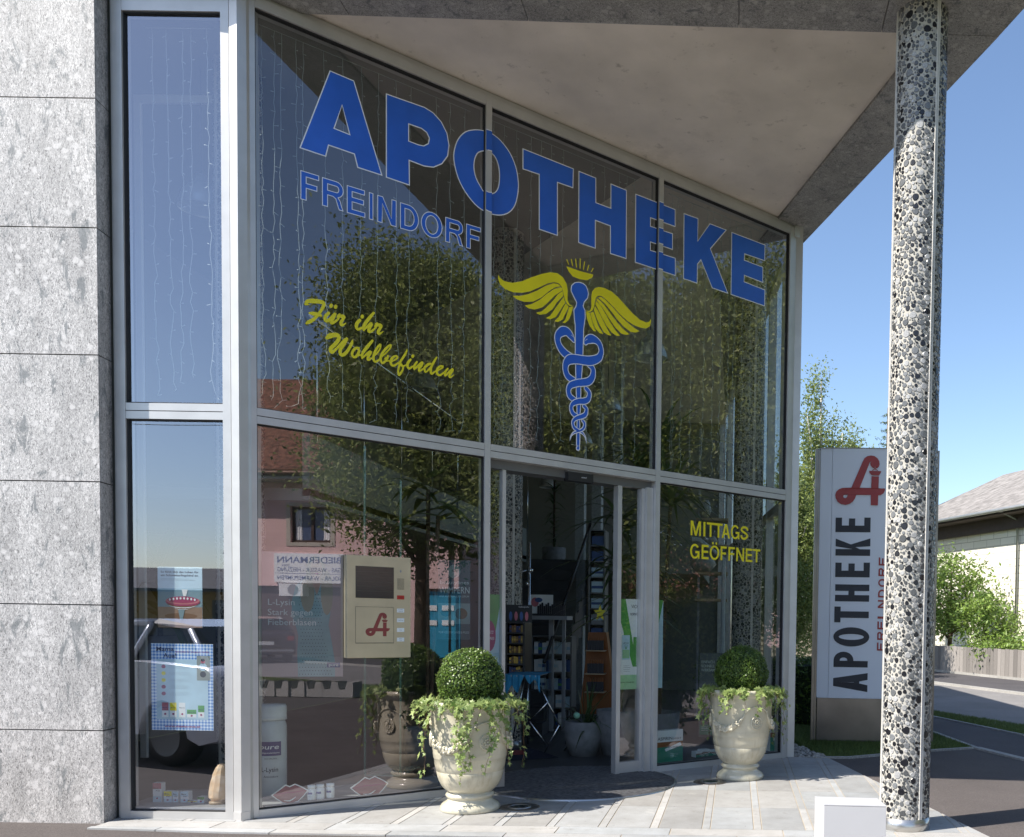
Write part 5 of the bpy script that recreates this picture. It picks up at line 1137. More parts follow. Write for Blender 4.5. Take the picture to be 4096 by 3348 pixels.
# plants indoors
M['leaf_in'] = leafmat('indoor_leaves', (.02, .05, .015), (.08, .14, .05), .35, .2)
def blade_plant(name, label, base, stem_h, crowns, L, w, n, up=.5, seed=1, cat='potted plant', pot=None):
    rn = random.Random(seed); root = thing(name, label, cat, base); mb = MB(); cl = []
    for (ox, oy, oz) in crowns:
        for i in range(n):
            a = rn.random()*2*PI; el = rn.uniform(-.3, 1.3)*up+.1; d = Vector((math.cos(a)*math.cos(el), math.sin(a)*math.cos(el), math.sin(el))); ll = L*rn.uniform(.6, 1.1); s_ = d.cross(UZ).normalized()*w/2
            p = base+Vector((ox, oy, oz))+UZ*rn.uniform(-.12, .12); pts = []
            for k in range(6): t_ = k/5; pts.append((p+d*ll*t_-UZ*ll*.45*t_**2.2, s_*(1-t_**1.5)*(1 if k else .5)))
            b0 = len(mb.v); mb.v += [tuple(c+q) for c, q in pts]+[tuple(c-q) for c, q in pts]
            for k in range(5): mb.f.append([b0+k, b0+k+1, b0+6+k+1, b0+6+k]); mb.m.append(0); mb.sm.append(True)
            kk = rn.random(); cl += [(kk, kk, kk, 1)]*12
    mb.build('leaves', M['leaf_in'], root, attr=cl)
    mb = MB()
    for (ox, oy, oz) in crowns: mb.tube([base+Vector((ox*.2, oy*.2, .3)), base+Vector((ox, oy, oz))], .022, 6)
    mb.build('stem', M['bark'], root); r, h = pot or (.2, .38)
    mb = MB(); mb.lathe(base, [(.001, 0), (r*.72, 0), (r*.98, h*.5), (r, h), (r*.9, h), (r*.86, h*.9), (.001, h*.88)], 28); mb.build('pot', pmat('stone_pot', (.22, .22, .225), .8, 0, .1, 12), root); return root
B = lambda x, Y, z=0: Vector(((x-2944)/3600*Y+.0, Y, z))
blade_plant('yucca', 'tall yucca with long spiky leaves behind the right door leaf', B(2630, 10.3), 3, [(0, 0, 3.45), (.12, .1, 2.9), (-.2, .2, 3.15)], 1.05, .07, 40, .8, 3, pot=(.26, .45))
blade_plant('dragon_tree', 'dragon tree with hanging leaves beside the right door leaf', B(2478, 10.0), 3, [(0, 0, 2.55), (-.05, .05, 2.1), (.06, -.02, 1.7)], .95, .065, 36, .45, 4, pot=(.25, .5))
blade_plant('dracaena', 'bushy dracaena at the head of the stairs', B(2212, 16.9, 2.48), 1, [(0, 0, z_*.11+.45) for z_ in range(0, 13, 2)], .42, .045, 13, .6, 6, pot=(.22, .35))
blade_plant('flower_pot', 'grey round pot with green blades inside the open door', B(2337, 9.9), 0, [(0, 0, .3), (.05, .02, .32)], .75, .03, 26, 1.3, 7, pot=(.21, .38))
blade_plant('agave', 'broad-leaved plant behind the lower bay window pane', B(640, 7.9, .9), 0, [(0, 0, 1.0), (.0, 0, .6)], .9, .09, 14, .9, 8, pot=(.22, .4))
blade_plant('broadleaf_plant', 'broad-leaved plant behind the call panel window', Vector((-3.05, 8.9, .0)), 0, [(0, 0, 2.75), (.1, 0, 2.5)], .75, .13, 11, .7, 12, pot=(.22, .4))
# flat printed things
def card(name, label, cat, f, x0, x1, z0, z1, m, draw=None, th=.004, group=None, mats=()):
    t = thing(name, label, cat, f((x0+x1)/2, z0, 0), group); mb = MB(); mb.box(f, (x0, x1), (z0, z1), (-th, 0), 0)
    mb.build('sheet', m, t)
    if draw:
        d = MB(); draw(d, f, x0, x1, z0, z1); d.build('print', list(mats), t)
    return t
def lines(d, f, x, z, w, n, dz, m, h=.0015, c=.001, rn=random.Random(1)):
    for i in range(n): d.quad(f(x, z-i*dz, c), f(x+w*rn.uniform(.6, 1), z-i*dz, c), f(x+w*.9, z-i*dz+h, c), f(x, z-i*dz+h, c), m)
def rect(d, f, x0, x1, z0, z1, m, c=.001): d.quad(f(x0, z0, c), f(x1, z0, c), f(x1, z1, c), f(x0, z1, c), m)
def ell(d, f, x, z, rx, rz, m, c=.0012, n=18, a0=0, a1=360): d.prism(f, arc(x, z, rx, rz, a0, a1, n)[:-1 if a1-a0 >= 360 else None], None, c, m)
# bay window: two posters and the little boxes
PB_ = XF(yb_+.07); bxz = lambda x, y: PB_.px(x, y)
(pa, pz1), (pb2, pz0) = bxz(630, 2266), bxz(810, 2512)
def spin(d, f, x0, x1, z0, z1):
    W, H = x1-x0, z1-z0; X = lambda a: x0+a*W; Z = lambda a: z0+a*H
    rect(d, f, x0, x1, z0, Z(.34), 4, .0006); rect(d, f, x0, x1, Z(.34), Z(.62), 5, .0007)
    d.text(f, 'So fühlt sich das Leben für', X(.07), Z(.90), H*.035, .001, 0, W*.85, .012); d.text(f, 'ein Schmetterlingskind an.', X(.07), Z(.845), H*.035, .001, 0, W*.85, .012); lines(d, f, X(.07), Z(.80), W*.84, 2, H*.02, 0, .001)
    ell(d, f, X(.52), Z(.19), W*.37, H*.05, 3, .0008); [ell(d, f, X(a_), Z(b_), W*rx_, H*rz_, m_, .001+.0004*i_) for i_, (a_, b_, rx_, rz_, m_) in enumerate(((.555,.335,.17,.055,3),(.555,.35,.22,.055,1),(.555,.365,.27,.06,3),(.56,.385,.32,.065,1),(.56,.405,.36,.07,3),(.565,.425,.39,.07,2),(.565,.445,.385,.065,6),(.565,.46,.34,.055,2)))]
    for k in range(8): ell(d, f, X(.28+k*.08), Z(.462+.022*math.sin(k*.45)), W*.022, H*.02, 1, .0048)
    d.prism(f, [(X(.46), Z(.30)), (X(.5), Z(.14)), (X(.56), Z(.14)), (X(.61), Z(.30))], None, .0028, 5); d.prism(f, [(X(.58), Z(.52)), (X(.54), Z(.63)), (X(.68), Z(.63)), (X(.64), Z(.52))], None, .0028, 1); d.text(f, 'debra', X(.08), Z(.03), H*.035, .001, 0)
card('poster', 'upper poster in the bay window showing a red spinning top', 'poster', PB_, pa, pb2, pz0, pz1, M['lblue'], spin, mats=[M['ink'], M['paper'], M['magenta'], pmat('print_brown', (.2, .1, .06), .5), pmat('print_tan', (.3, .2, .15), .5), pmat('print_steel', (.2, .32, .38), .5), M['pinkp']])
def gingham():
    m, nt, b = nmat('gingham_print'); tc = N(nt, 'ShaderNodeTexCoord'); s = N(nt, 'ShaderNodeSeparateXYZ'); nt.links.new(tc.outputs['Object'], s.inputs[0]); o = []
    for k in (0, 2):
        a = N(nt, 'ShaderNodeMath', operation='MULTIPLY'); nt.links.new(s.outputs[k], a.inputs[0]); a.inputs[1].default_value = 1/.0235
        f = N(nt, 'ShaderNodeMath', operation='FRACT'); nt.links.new(a.outputs[0], f.inputs[0]); g = N(nt, 'ShaderNodeMath', operation='GREATER_THAN'); nt.links.new(f.outputs[0], g.inputs[0]); g.inputs[1].default_value = .5; o.append(g)
    ad = N(nt, 'ShaderNodeMath', operation='ADD'); nt.links.new(o[0].outputs[0], ad.inputs[0]); nt.links.new(o[1].outputs[0], ad.inputs[1]); h = N(nt, 'ShaderNodeMath', operation='MULTIPLY'); nt.links.new(ad.outputs[0], h.inputs[0]); h.inputs[1].default_value = .5
    nt.links.new(ramp(nt, h.outputs[0], [(0, (.84, .90, .93)), (.5, (.40, .58, .86)), (1, (.09, .24, .62))]).outputs[0], b.inputs['Base Color']); b.inputs['Roughness'].default_value = .6; return m
(ma, mz1), (mb2, mz0) = bxz(604, 2573), bxz(854, 2923); mx0 = ma
def mama(d, f, x0, x1, z0, z1):
    W, H = x1-x0, z1-z0; X = lambda a: x0+a*W; Z = lambda a: z0+a*H
    rect(d, f, X(.085), X(.92), Z(.125), Z(.82), 1)
    d.text(f, 'Mama', X(.08), Z(.915), H*.05, .0018, 3, W*.29, .02); d.text(f, 'Aua!', X(.2), Z(.84), H*.05, .0018, 3, W*.21, .02); d.text(f, 'Sinnvolles für die ganze Familie', X(.39), Z(.90), H*.018, .0018, 2, W*.55, .01)
    rect(d, f, X(.74), X(.95), Z(.58), Z(.865), 4, .0018)
    for (cx_, cz_, rx, rz_, m, c) in ((.84,.80,.035,.03,5,.0022),(.84,.815,.03,.018,0,.0026),(.84,.735,.065,.045,1,.0022),(.84,.65,.05,.035,0,.0024)): ell(d, f, X(cx_), Z(cz_), W*rx, H*rz_, m, c)
    for k in range(5): zz = .735-.078*k; ell(d, f, X(.2), Z(zz), W*.035, H*.022, 2 if k in (0, 3, 4) else 6, .0016); lines(d, f, X(.29), Z(zz+.01), W*.38, 3, H*.014, 3, .0011)
    for k, (c_, w_, h_) in enumerate(((5, .105, .17), (6, .105, .17), (8, .105, .17), (7, .15, .09), (7, .10, .14))):
        xx = (.17, .30, .445, .575, .755)[k]; rect(d, f, X(xx), X(xx+w_), Z(.15), Z(.15+h_), 8, .0016); rect(d, f, X(xx), X(xx+w_), Z(.15+h_*.45), Z(.15+h_), c_, .002); d.text(f, 'Mama Aua', X(xx+.008), Z(.15+h_*.62), H*.013, .0024, 3, W*(w_-.02), .01); ell(d, f, X(xx+w_/2), Z(.15+h_*.22), W*.018, H*.012, 2, .0022)
    d.text(f, 'www.mama-aua.at', X(.21), Z(.035), H*.028, .0018, 2, W*.58, .015)
t = card('poster', 'lower poster in the bay window with blue gingham border', 'poster', PB_, ma, mb2, mz0, mz1, gingham(), mama, mats=[M['ink'], M['lblue'], M['magenta'], pmat('navy_ink', (.03, .04, .12), .5), pmat('photo_grey', (.3, .33, .3), .5), M['pinkp'], M['yellow'], M['green'], M['paper']])
fl_b = thing('window_ledge', 'low pale display ledge inside the bay window', 'ledge'); mb = MB(); mb.box(GF, (xg0-.1, xg1+.1), (yb_+.05, yb_+.75), (0, .075)); mb.build('ledge_board', M['grey'], fl_b)
for i, (x0, x1, y1, y0, cm_, lb) in enumerate(((611, 646, 3132, 3230, 'pinkp', 'tallest medicine carton at the left end of the row in the bay window'), (655, 687, 3165, 3232, 'yellow', 'medicine carton with yellow top, second in the bay window row'), (690, 713, 3166, 3233, 'lblue', 'slim pale blue carton, third in the bay window row'), (722, 754, 3166, 3234, 'lblue', 'pale blue carton, fourth in the bay window row'), (748, 787, 3204, 3237, 'yellow', 'flat low carton in the bay window row'), (790, 817, 3187, 3237, 'green', 'small green-topped carton beside the salt lamp'))):
    Y = yb_+.22; f = XF(Y); (a, z1_), (b_, z0_) = f.px(x0, y1), f.px(x1, y0); z0_ = .075
    t = thing('medicine_box', lb, 'carton', f((a+b_)/2, z0_, 0), 'cartons in the bay window'); mb = MB(); mb.box(f, (a, b_), (z0_, z1_), (-.05, 0), 0); bx1 = mb.build('carton', M['paper'], t)
    d = MB(); zm = z0_+(z1_-z0_)*.55; rect(d, f, a, b_, zm+.02 if z1_-z0_ > .1 else zm, z1_, 0, .0006); rect(d, f, a, b_, z0_, z0_+(z1_-z0_)*.3, 1, .0006); d.text(f, 'Mama', a+.006, zm+.002+(z1_-z0_)*.12, .012, .0014, 2, (b_-a)*.6, .01); d.text(f, 'Aua!', a+(b_-a)*.35, zm-.012+(z1_-z0_)*.1, .012, .0014, 2, (b_-a)*.5, .01); ell(d, f, (a+b_)/2, z0_+(z1_-z0_)*.2, .008, .006, 3, .0014)
    d.build('print', [M[cm_], M['lblue'], M['ink'], M['magenta']], t)
def rock(name, label, p, rx, h, seed):
    rn = random.Random(seed); root = thing(name, label, 'salt lamp', p); mb = MB(); prof = []
    m, nt, b = nmat('salt_crystal'); vo = N(nt, 'ShaderNodeTexVoronoi'); vo.inputs['Scale'].default_value = 22; tc = N(nt, 'ShaderNodeTexCoord'); nt.links.new(tc.outputs['Object'], vo.inputs['Vector']); nt.links.new(ramp(nt, vo.outputs['Distance'], [(0, (.92, .74, .56)), (.7, (.78, .54, .34))]).outputs[0], b.inputs['Base Color']); b.inputs['Roughness'].default_value = .5
    vs = []; ncol = 11
    for j, (r, z_) in enumerate(((.62, 0), (.98, .1), (1.0, .3), (.95, .5), (.8, .7), (.6, .88), (.3, .98), (.02, 1.0))):
        for i in range(ncol): a = 2*PI*i/ncol; q = r*rn.uniform(.86, 1.1); vs.append(p+Vector((rx*q*math.cos(a)+.03*z_, rx*.8*q*math.sin(a), .02+h*z_)))
    mb.add(vs, [(j*ncol+i, j*ncol+(i+1) % ncol, (j+1)*ncol+(i+1) % ncol, (j+1)*ncol+i) for j in range(7) for i in range(ncol)]); mb.build('crystal', m, root)
    mb = MB(); mb.lathe(p, [(.001, 0), (rx*.85, 0), (rx*.85, .022), (.001, .022)], 20); mb.build('wooden_foot', M['wood'], root)
sp_ = at(872, 3238, yb_+.2); rock('salt_lamp', 'pale orange salt crystal lamp in the corner of the bay window', Vector((sp_.x, yb_+.2, .075)), .070, .285, 3)
mb = MB(); a, _ = xz(557, 2600, 7.4); t = thing('display_stand', 'white upright display strip behind the bay window', 'display stand', (a, 7.4, 0)); mb.box(GF, (a, a+.05), (7.4, 7.43), (.3, 5.6)); mb.build('upright', M['paper'], t); mb = MB(); mb.box(GF, (a, a+.75), (7.4, 7.43), (5.6, 5.66)); mb.build('crossbar', M['paper'], t)
# --- behind the lower left shop window
pbl, pbr = at(1048, 2713, 7.25), at(1372, 2700, 7.42); ud = Vector((pbr.x-pbl.x, pbr.y-pbl.y, 0)); LP = Fr((pbl.x, pbl.y, 0), ud, UZ); Wp = ud.length; zp0 = (pbl.z+pbr.z)/2; zp1 = at(1048, 2205, 7.25).z
def lady(d, f, x0, x1, z0, z1):
    W, H = x1-x0, z1-z0; X = lambda a: x0+a*W; Z = lambda a: z0+a*H
    D_ = [(.44,.0),(.43,.2),(.445,.33),(.41,.42),(.36,.5),(.37,.62),(.42,.74),(.52,.79),(.62,.79),(.78,.74),(.86,.66),(.84,.5),(.82,.42),(.86,.28),(.90,.12),(.90,.0)]
    d.prism(f, [(X(a), Z(b)) for a, b in D_[::-1]], None, .0012, 1); rn = random.Random(4)
    for i in range(26):
        for j in range(12):
            a, b = .46+j*.036+(.018 if i % 2 else 0), .02+i*.028
            if .445+.03*math.sin(b*6) < a < .80+.06*math.cos(b*7): ell(d, f, X(a), Z(b), .0035, .0035, 0, .002, 6)
    for (cx_, rx, a, b) in ((.56, .085, .52, .82), (.80, .075, .5, .86), (.66, .12, .74, .98)): ell(d, f, X(cx_), Z((a+b)/2), W*rx, H*(b-a)/2, 3, .0024)
    ell(d, f, X(.67), Z(.80), W*.05, H*.08, 2, .003); ell(d, f, X(.67), Z(.865), W*.075, H*.085, 2, .0034); d.prism(f, [(X(.62), Z(.76)), (X(.73), Z(.76)), (X(.675), Z(.66))][::-1], None, .003, 2); ell(d, f, X(.675), Z(.835), W*.022, H*.007, 5, .004)
    for z_, s_ in ((.575, 'L-Lysin'), (.495, 'Stark gegen'), (.415, 'Fieberblasen')): d.text(f, s_, X(.07), Z(z_), H*.052, .0042, 4)
    rect(d, f, X(.80), X(.965), Z(.075), Z(.115), 6, .0026); d.text(f, 'pure', X(.82), Z(.085), H*.022, .0034, 4, W*.12, .01)
card('poster', 'large poster of a woman in a dotted dress behind the left shop window', 'poster', LP, 0, Wp, zp0, zp1, pmat('poster_rose', (.42, .32, .33), .5, 0, .04, 2), lady, mats=[M['ink'], pmat('dress_blue', (.28, .42, .45), .5), pmat('print_skin', (.5, .33, .27), .5), pmat('print_hair', (.36, .32, .25), .5), M['paper'], M['magenta'], pmat('navy', (.05, .06, .2), .5)])
# oversized bottle
q = at(1089, 3200, 7.06); bp0 = Vector((q.x, 7.06, .075)); R1 = .106
t = thing('display_bottle', 'oversized white vitamin bottle standing in the left shop window', 'bottle', bp0)
mb = MB(); mb.lathe(bp0, [(.001, 0), (R1*.9, 0), (R1, .02), (R1, .545), (R1*.93, .58), (R1*.86, .595)], 40); mb.build('bottle_body', pmat('bottle_white', (.62, .68, .70), .35), t)
mb = MB(); mb.lathe(bp0, [(R1*.86, .597), (R1*1.01, .60), (R1*1.01, .625), (R1*.99, .628), (R1*1.0, .632), (R1*1.0, .70), (R1*.93, .72), (.001, .722)], 40); mb.build('bottle_cap', pmat('cap_white', (.66, .71, .72), .35), t)
cf = lambda a, b, c=0: bp0+Vector(((R1+.002+c)*math.sin(a/R1+.30), -(R1+.002+c)*math.cos(a/R1+.30), b))
mb = MB(); 
for i in range(16): a, b_ = -.095+.18*i/16, -.095+.18*(i+1)/16; mb.quad(cf(a, .325), cf(b_, .325), cf(b_, .435), cf(a, .435), 0)
mb.text(cf, 'pure', -.075, .378, .038, .002, 1, .14, .012, shear=.2); mb.text(cf, 'encapsulations', -.08, .343, .014, .002, 1, .15, .006, shear=.2); mb.text(cf, 'DAS ORIGINAL', -.035, .298, .012, .002, 2, .09); mb.text(cf, 'L-Lysin', -.06, .20, .038, .002, 2, .12); mb.text(cf, 'Aminosäure', -.04, .155, .018, .002, 2, .1)
mb.build('bottle_label', [pmat('label_navy', (.07, .06, .2), .4), M['paper'], M['ink']], t)
lg = thing('window_ledge', 'low pale display ledge behind the left shop window', 'ledge'); mb = MB(); lf = Fr(FA(0, 0, -.06), FD, UZ, FN); mb.box(lf, (.05, 1.7), (0, .072), (-.55, 0)); mb.build('ledge_board', M['grey'], lg)
# lips and small jars
def lips(px_, py_, w, label):
    f = Fr(FA(0, 0, -.085), FD, UZ, FN); u, z_ = f.px(px_, py_); s = w
    L = [(-.5, .02), (-.3, .16), (-.12, .30), (0, .24), (.14, .30), (.34, .18), (.5, .06), (.36, -.12), (.22, -.26), (0, -.32), (-.2, -.26), (-.36, -.12)]
    t = thing('lips_cutout', label, 'cutout', f(u, z_-.32*s, 0), 'lip shaped cardboard cutouts'); P = [(u+a*s, z_+b*s*.95) for a, b in L][::-1]
    mb = MB(); mb.prism(f, P, -.003, 0, 0); mb.build('card', M['paper'], t)
    d = MB(); d.prism(f, inset(P, .008), None, .0008, 0); d.stroke(f, [(u-.38*s, z_+.01*s, .004), (u-.1*s, z_+.05*s, .007), (u+.1*s, z_+.04*s, .007), (u+.4*s, z_+.06*s, .004)], .0014, 1); d.stroke(f, [(u-.16*s, z_-.17*s, .003), (u, z_-.19*s, .010), (u+.15*s, z_-.10*s, .004)], .0018, 2)
    d.build('print', [pmat('lip_rose', (.30, .10, .12), .4, 0, .1, 9), M['magenta'], M['paper']], t)
lips(1160, 3176, .265, 'pink lips cutout beside the oversized bottle'); lips(1478, 3148, .30, 'pink lips cutout in front of the reflected urn')
for i, (x, y, lb) in enumerate(((1246, 3205, 'left small white jar between the lips cutouts'), (1281, 3203, 'middle small white jar between the lips cutouts'), (1321, 3200, 'right small white jar between the lips cutouts'))):
    f = Fr(FA(0, 0, -.11), FD, UZ, FN); u, _ = f.px(x, y); p = f(u, .074, 0); t = thing('small_jar', lb, 'jar', p, 'small white jars')
    mb = MB(); mb.lathe(p, [(.001, 0), (.030, 0), (.031, .006), (.031, .078), (.022, .088)], 18); mb.build('jar_body', M['paper'], t); mb = MB(); mb.lathe(p, [(.022, .089), (.029, .09), (.029, .112), (.001, .114)], 18); mb.build('jar_cap', M['paper'], t)
    c2 = lambda a, b, c=0, p=p: p+Vector(((.0325+c)*math.sin(a/.0325), -(.0325+c)*math.cos(a/.0325), b)); mb = MB()
    for k in range(6): a, b_ = -.02+.04*k/6, -.02+.04*(k+1)/6; mb.quad(c2(a, .045), c2(b_, .045), c2(b_, .06), c2(a, .06), 0)
    mb.build('jar_label', pmat('label_navy2', (.09, .1, .3), .4), t)
# lash poster behind the right part of that window
wp = XF(8.7); (wa, wz1), (wb, wz0) = wp.px(1752, 2240), wp.px(1880, 2560)
def lash(d, f, x0, x1, z0, z1):
    W, H = x1-x0, z1-z0; X = lambda a: x0+a*W; Z = lambda a: z0+a*H
    ell(d, f, X(.5), Z(.86), W*.2, H*.085, 1, .0012); ell(d, f, X(.5), Z(.87), W*.07, H*.02, 2, .002); d.text(f, 'beautylines', X(.06), Z(.70), H*.045, .0014, 3, W*.9); d.text(f, 'WIMPERN', X(.04), Z(.585), H*.085, .0014, 3, W*.94, .004); d.text(f, 'UND AUGENBRAUEN SERUM', X(.04), Z(.535), H*.025, .0014, 3, W*.92)
    rect(d, f, X(.0), X(1), Z(.2), Z(.46), 1, .001); ell(d, f, X(.25), Z(.34), W*.17, H*.05, 2, .0016); ell(d, f, X(.72), Z(.33), W*.2, H*.07, 4, .0016); d.text(f, 'MEHR VOLUMEN, LÄNGE & PFLEGE', X(.02), Z(.08), H*.03, .0014, 3, W*.95)
card('poster', 'dark teal cosmetics poster with pale lettering left of the door', 'poster', wp, wa, wb, wz0, wz1, pmat('poster_teal', (.02, .07, .09), .5), lash, mats=[M['ink'], pmat('pale_print', (.2, .3, .3), .5), pmat('mid_teal', (.05, .14, .16), .5), pmat('text_teal', (.5, .62, .62), .5), pmat('print_brown2', (.1, .07, .03), .5)])
(ga_, gz1), (gb_, gz0) = xz(1493, 2200, 8.2), xz(1632, 3120, 8.2)
t = thing('glass_showcase', 'frameless glass showcase standing behind the call panel', 'showcase', (ga_, 8.2, 0)); mb = MB()
for xx in (ga_, gb_): mb.box(GF, (xx-.004, xx+.004), (8.0, 8.03), (.08, 3.0 if xx == ga_ else 2.7))
mb.box(GF, (ga_, gb_), (8.0, 8.5), (.07, .08)); mb.build('glass_panels', pmat('glass_edge', (.16, .3, .24), .1), t)
# --- behind the right lower shop window
def bigbox(px0, px1, py1, py0, w, label, text=('ASPIRIN', 'DIREKT')):
    f = Fr(FA(0, 0, w), FD, UZ, FN); (a, z1_), (b_, _) = f.px(px0, py1), f.px(px1, py1); z0_ = f.px((px0+px1)/2, py0)[1]; t = thing('display_box', label, 'display box', f((a+b_)/2, z0_, 0), 'green and white medicine display boxes')
    mb = MB(); mb.box(f, (a, b_), (max(z0_, .066), z1_), (-.08, 0)); mb.build('carton', M['paper'], t); z0_ = max(z0_, .066); H = z1_-z0_; W = b_-a; d = MB()
    rect(d, f, a, b_, z0_, z0_+H*.48, 0, .0008); rect(d, f, a, b_, z0_+H*.48, z0_+H*.64, 1, .0008); d.text(f, text[0], a+W*.03, z0_+H*.70, H*.10, .0014, 2, W*.55, .006); d.text(f, text[1], a+W*.6, z0_+H*.70, H*.06, .0014, 2, W*.33, 0)
    d.prism(f, [(a+W*.3, z0_+H*.42), (a+W*.34, z0_+H*.34), (a+W*.95, z0_+H*.5), (a+W*.9, z0_+H*.6)], None, .0014, 3); d.text(f, 'ASPIRIN', a+W*.42, z0_+H*.44, H*.055, .002, 2, W*.38, .006, shear=-.0); lines(d, f, a+W*.5, z0_+H*.25, W*.35, 3, H*.05, 3); d.build('print', [pmat('box_green', (.01, .24, .15), .4), M['orange'], M['ink'], M['paper']], t)
bigbox(2628, 2732, 2925, 3058, -.12, 'large green and white display box at the left of the right-hand window'); bigbox(3082, 3119, 2890, 3016, -.12, 'large green and white display box half hidden behind the rear urn')
for x0, x1, y1, y0, lb in ((2784, 2826, 3008, 3046, 'small green carton, left of the row behind the rear urn'), (2808, 2842, 3000, 3042, 'small green carton, second of the row behind the rear urn'), (2836, 2872, 3003, 3040, 'small green carton touching the rear urn outline')): bigbox(x0, x1, y1, y0, -.2-.02*(x0 % 3), lb)
ep = XF(9.9); (ea_, ez1), (eb_, ez0) = ep.px(2798, 2612), ep.px(2905, 2950)
def einf(d, f, x0, x1, z0, z1):
    W, H = x1-x0, z1-z0
    for k, s_ in enumerate(('EINFACH.', 'SCHNELL.', 'WIRKSAM.')): d.text(f, s_, x0+W*.07, z0+H*(.88-.048*k), H*.034, .0014, 0, W*.5, .012)
    rect(d, f, x0+W*.04, x1-W*.04, z0+H*.03, z0+H*.15, 1); lines(d, f, x0+W*.1, z0+H*.12, W*.6, 3, H*.02, 2, .003, .0016)
card('poster', 'grey poster with white slogan behind the rear urn', 'poster', ep, ea_, eb_, ez0, ez1, pmat('poster_grey', (.10, .115, .11), .5, 0, .1, 2), einf, mats=[pmat('slogan_grey', (.5, .55, .5), .5), pmat('band_green', (.02, .2, .12), .5), M['paper']])
sh = thing('wall_shelf', 'wall shelf with wooden boards and vases behind the right-hand window', 'shelf', B(2830, 12.4)); sx0_, sx1_ = B(2775, 12.4).x, B(2905, 12.4).x; mb = MB()
zsh = [at(2830, y, 12.4).z for y in (2072, 2178, 2287, 2395)]
for z_ in zsh: mb.box(GF, (sx0_, sx1_), (12.4, 12.75), (z_-.035, z_))
mb.build('boards', M['wood'], sh); mb = MB()
for xx in (sx0_+.02, sx1_-.05): mb.box(GF, (xx, xx+.03), (12.75, 12.78), (.1, 4.2))
mb.build('uprights', M['grey'], sh)
for i, (x, zi, r, h, lb) in enumerate(((2812, 0, .09, .26, 'tall grey vase on the top shelf board'), (2835, 1, .10, .13, 'patterned bowl on the second shelf board'), (2806, 2, .19, .24, 'round grey vase on the third shelf board'))):
    p = B(x, 12.55, zsh[zi]+.001); t = tag(MB().lathe(p, [(.001, 0), (r*.5, 0), (r, h*.45), (r*.75, h*.85), (r*.5, h), (r*.42, h)], 20).build('vase', pmat('vase_glaze', (.3, .31, .3), .4)), lb, 'vase')
st = thing('handrail', 'pale angled handrail pipe behind the right-hand window', 'handrail', B(2885, 11.3)); P = [at(x, y, 11.3) for x, y in ((2768, 2156), (2797, 2158), (2896, 2236), (2888, 2760))]; mb = MB(); mb.tube(P, .028, 6, sm=False); mb.build('pipe', pmat('rail_paint', (.55, .6, .62), .4), st)
# posters on the door leaves
def vich(d, f, x0, x1, z0, z1):
    W, H = x1-x0, z1-z0; X = lambda a: x0+a*W; Z = lambda a: z0+a*H
    rect(d, f, x0, x1, z0, Z(.16), 3, .0006); d.prism(f, [(X(.02), Z(1)), (X(.38), Z(1)), (X(1.0), Z(.25)), (X(.78), Z(.25)), (X(.0), Z(.86))][::-1], None, .0012, 0); rect(d, f, X(.80), X(.98), Z(.28), Z(.58), 0, .0018)
    rect(d, f, X(.22), X(.62), Z(.33), Z(.60), 1, .002); rect(d, f, X(.30), X(.55), Z(.60), Z(.635), 0, .002); rect(d, f, X(.24), X(.6), Z(.345), Z(.44), 3, .0026); d.text(f, 'VICHY', X(.27), Z(.50), H*.022, .003, 2, W*.3); d.stroke(f, [(X(.36), Z(.49), .004), (X(.42), Z(.45), .008), (X(.48), Z(.49), .004)], .003, 0)
    d.text(f, 'VICHY', X(.68), Z(.90), H*.04, .0014, 2, W*.5); d.text(f, 'NORMADERM', X(.62), Z(.82), H*.03, .0014, 2, W*.6); d.text(f, 'OHNE PARABENE', X(.14), Z(.07), H*.016, .0014, 2, W*.7); lines(d, f, X(.3), Z(.26), W*.4, 4, H*.02, 2, .002)
vf = Fr(FDR(0, 0, -.035), FD, UZ, FN); va, vb = u2_+.001, u3_-.001; vz1, vz0 = vf.px(2515, 2396)[1], vf.px(2515, 2757)[1]
card('poster', 'white poster with green ribbon on the right sliding door leaf', 'poster', vf, va, vb, vz0, vz1, M['paper'], lambda d, f, a, b, c, e: vich(d, f, a, b, c, e), mats=[M['green'], M['lblue'], M['ink'], pmat('mint_print', (.35, .6, .35), .5)])
va2, vb2 = ul, us-.001
def vich2(d, f, x0, x1, z0, z1):
    W, H = x1-x0, z1-z0; d.prism(f, [(x0, z1), (x1, z1), (x1, z1-H*.12), (x0+W*.45, z0+H*.52), (x0, z0+H*.52)][::-1], None, .001, 0); ell(d, f, x0+W*.05, z0+H*.6, W*.6, H*.15, 1, .0016, 20, -90, 90); d.text(f, 'JETZT', x0+W*.05, z0+H*.62, H*.03, .002, 2, W*.4); d.text(f, 'PREIS', x0+W*.05, z0+H*.56, H*.03, .002, 2, W*.45)
card('poster', 'poster with green corner and magenta dot on the left sliding door leaf', 'poster', vf, va2, vb2, vf.px(1980, 2790)[1], vf.px(1980, 2378)[1], M['lblue'], vich2, mats=[M['green'], M['magenta'], M['paper']])
rf_ = Fr(FA(0, 0, -.06), FD, UZ, FN); ra, rb = 3.556, rf_.px(2652, 2500)[0]
card('poster', 'narrow edge of a green and white poster at the left of the right-hand window', 'poster', rf_, ra, rb, rf_.px(2640, 2752)[1], rf_.px(2640, 2400)[1], M['lblue'], lambda d, f, a, b, c, e: d.prism(f, [(a, e), (b, e), (a, c+(e-c)*.55)][::-1], None, .001, 0), mats=[M['green']])
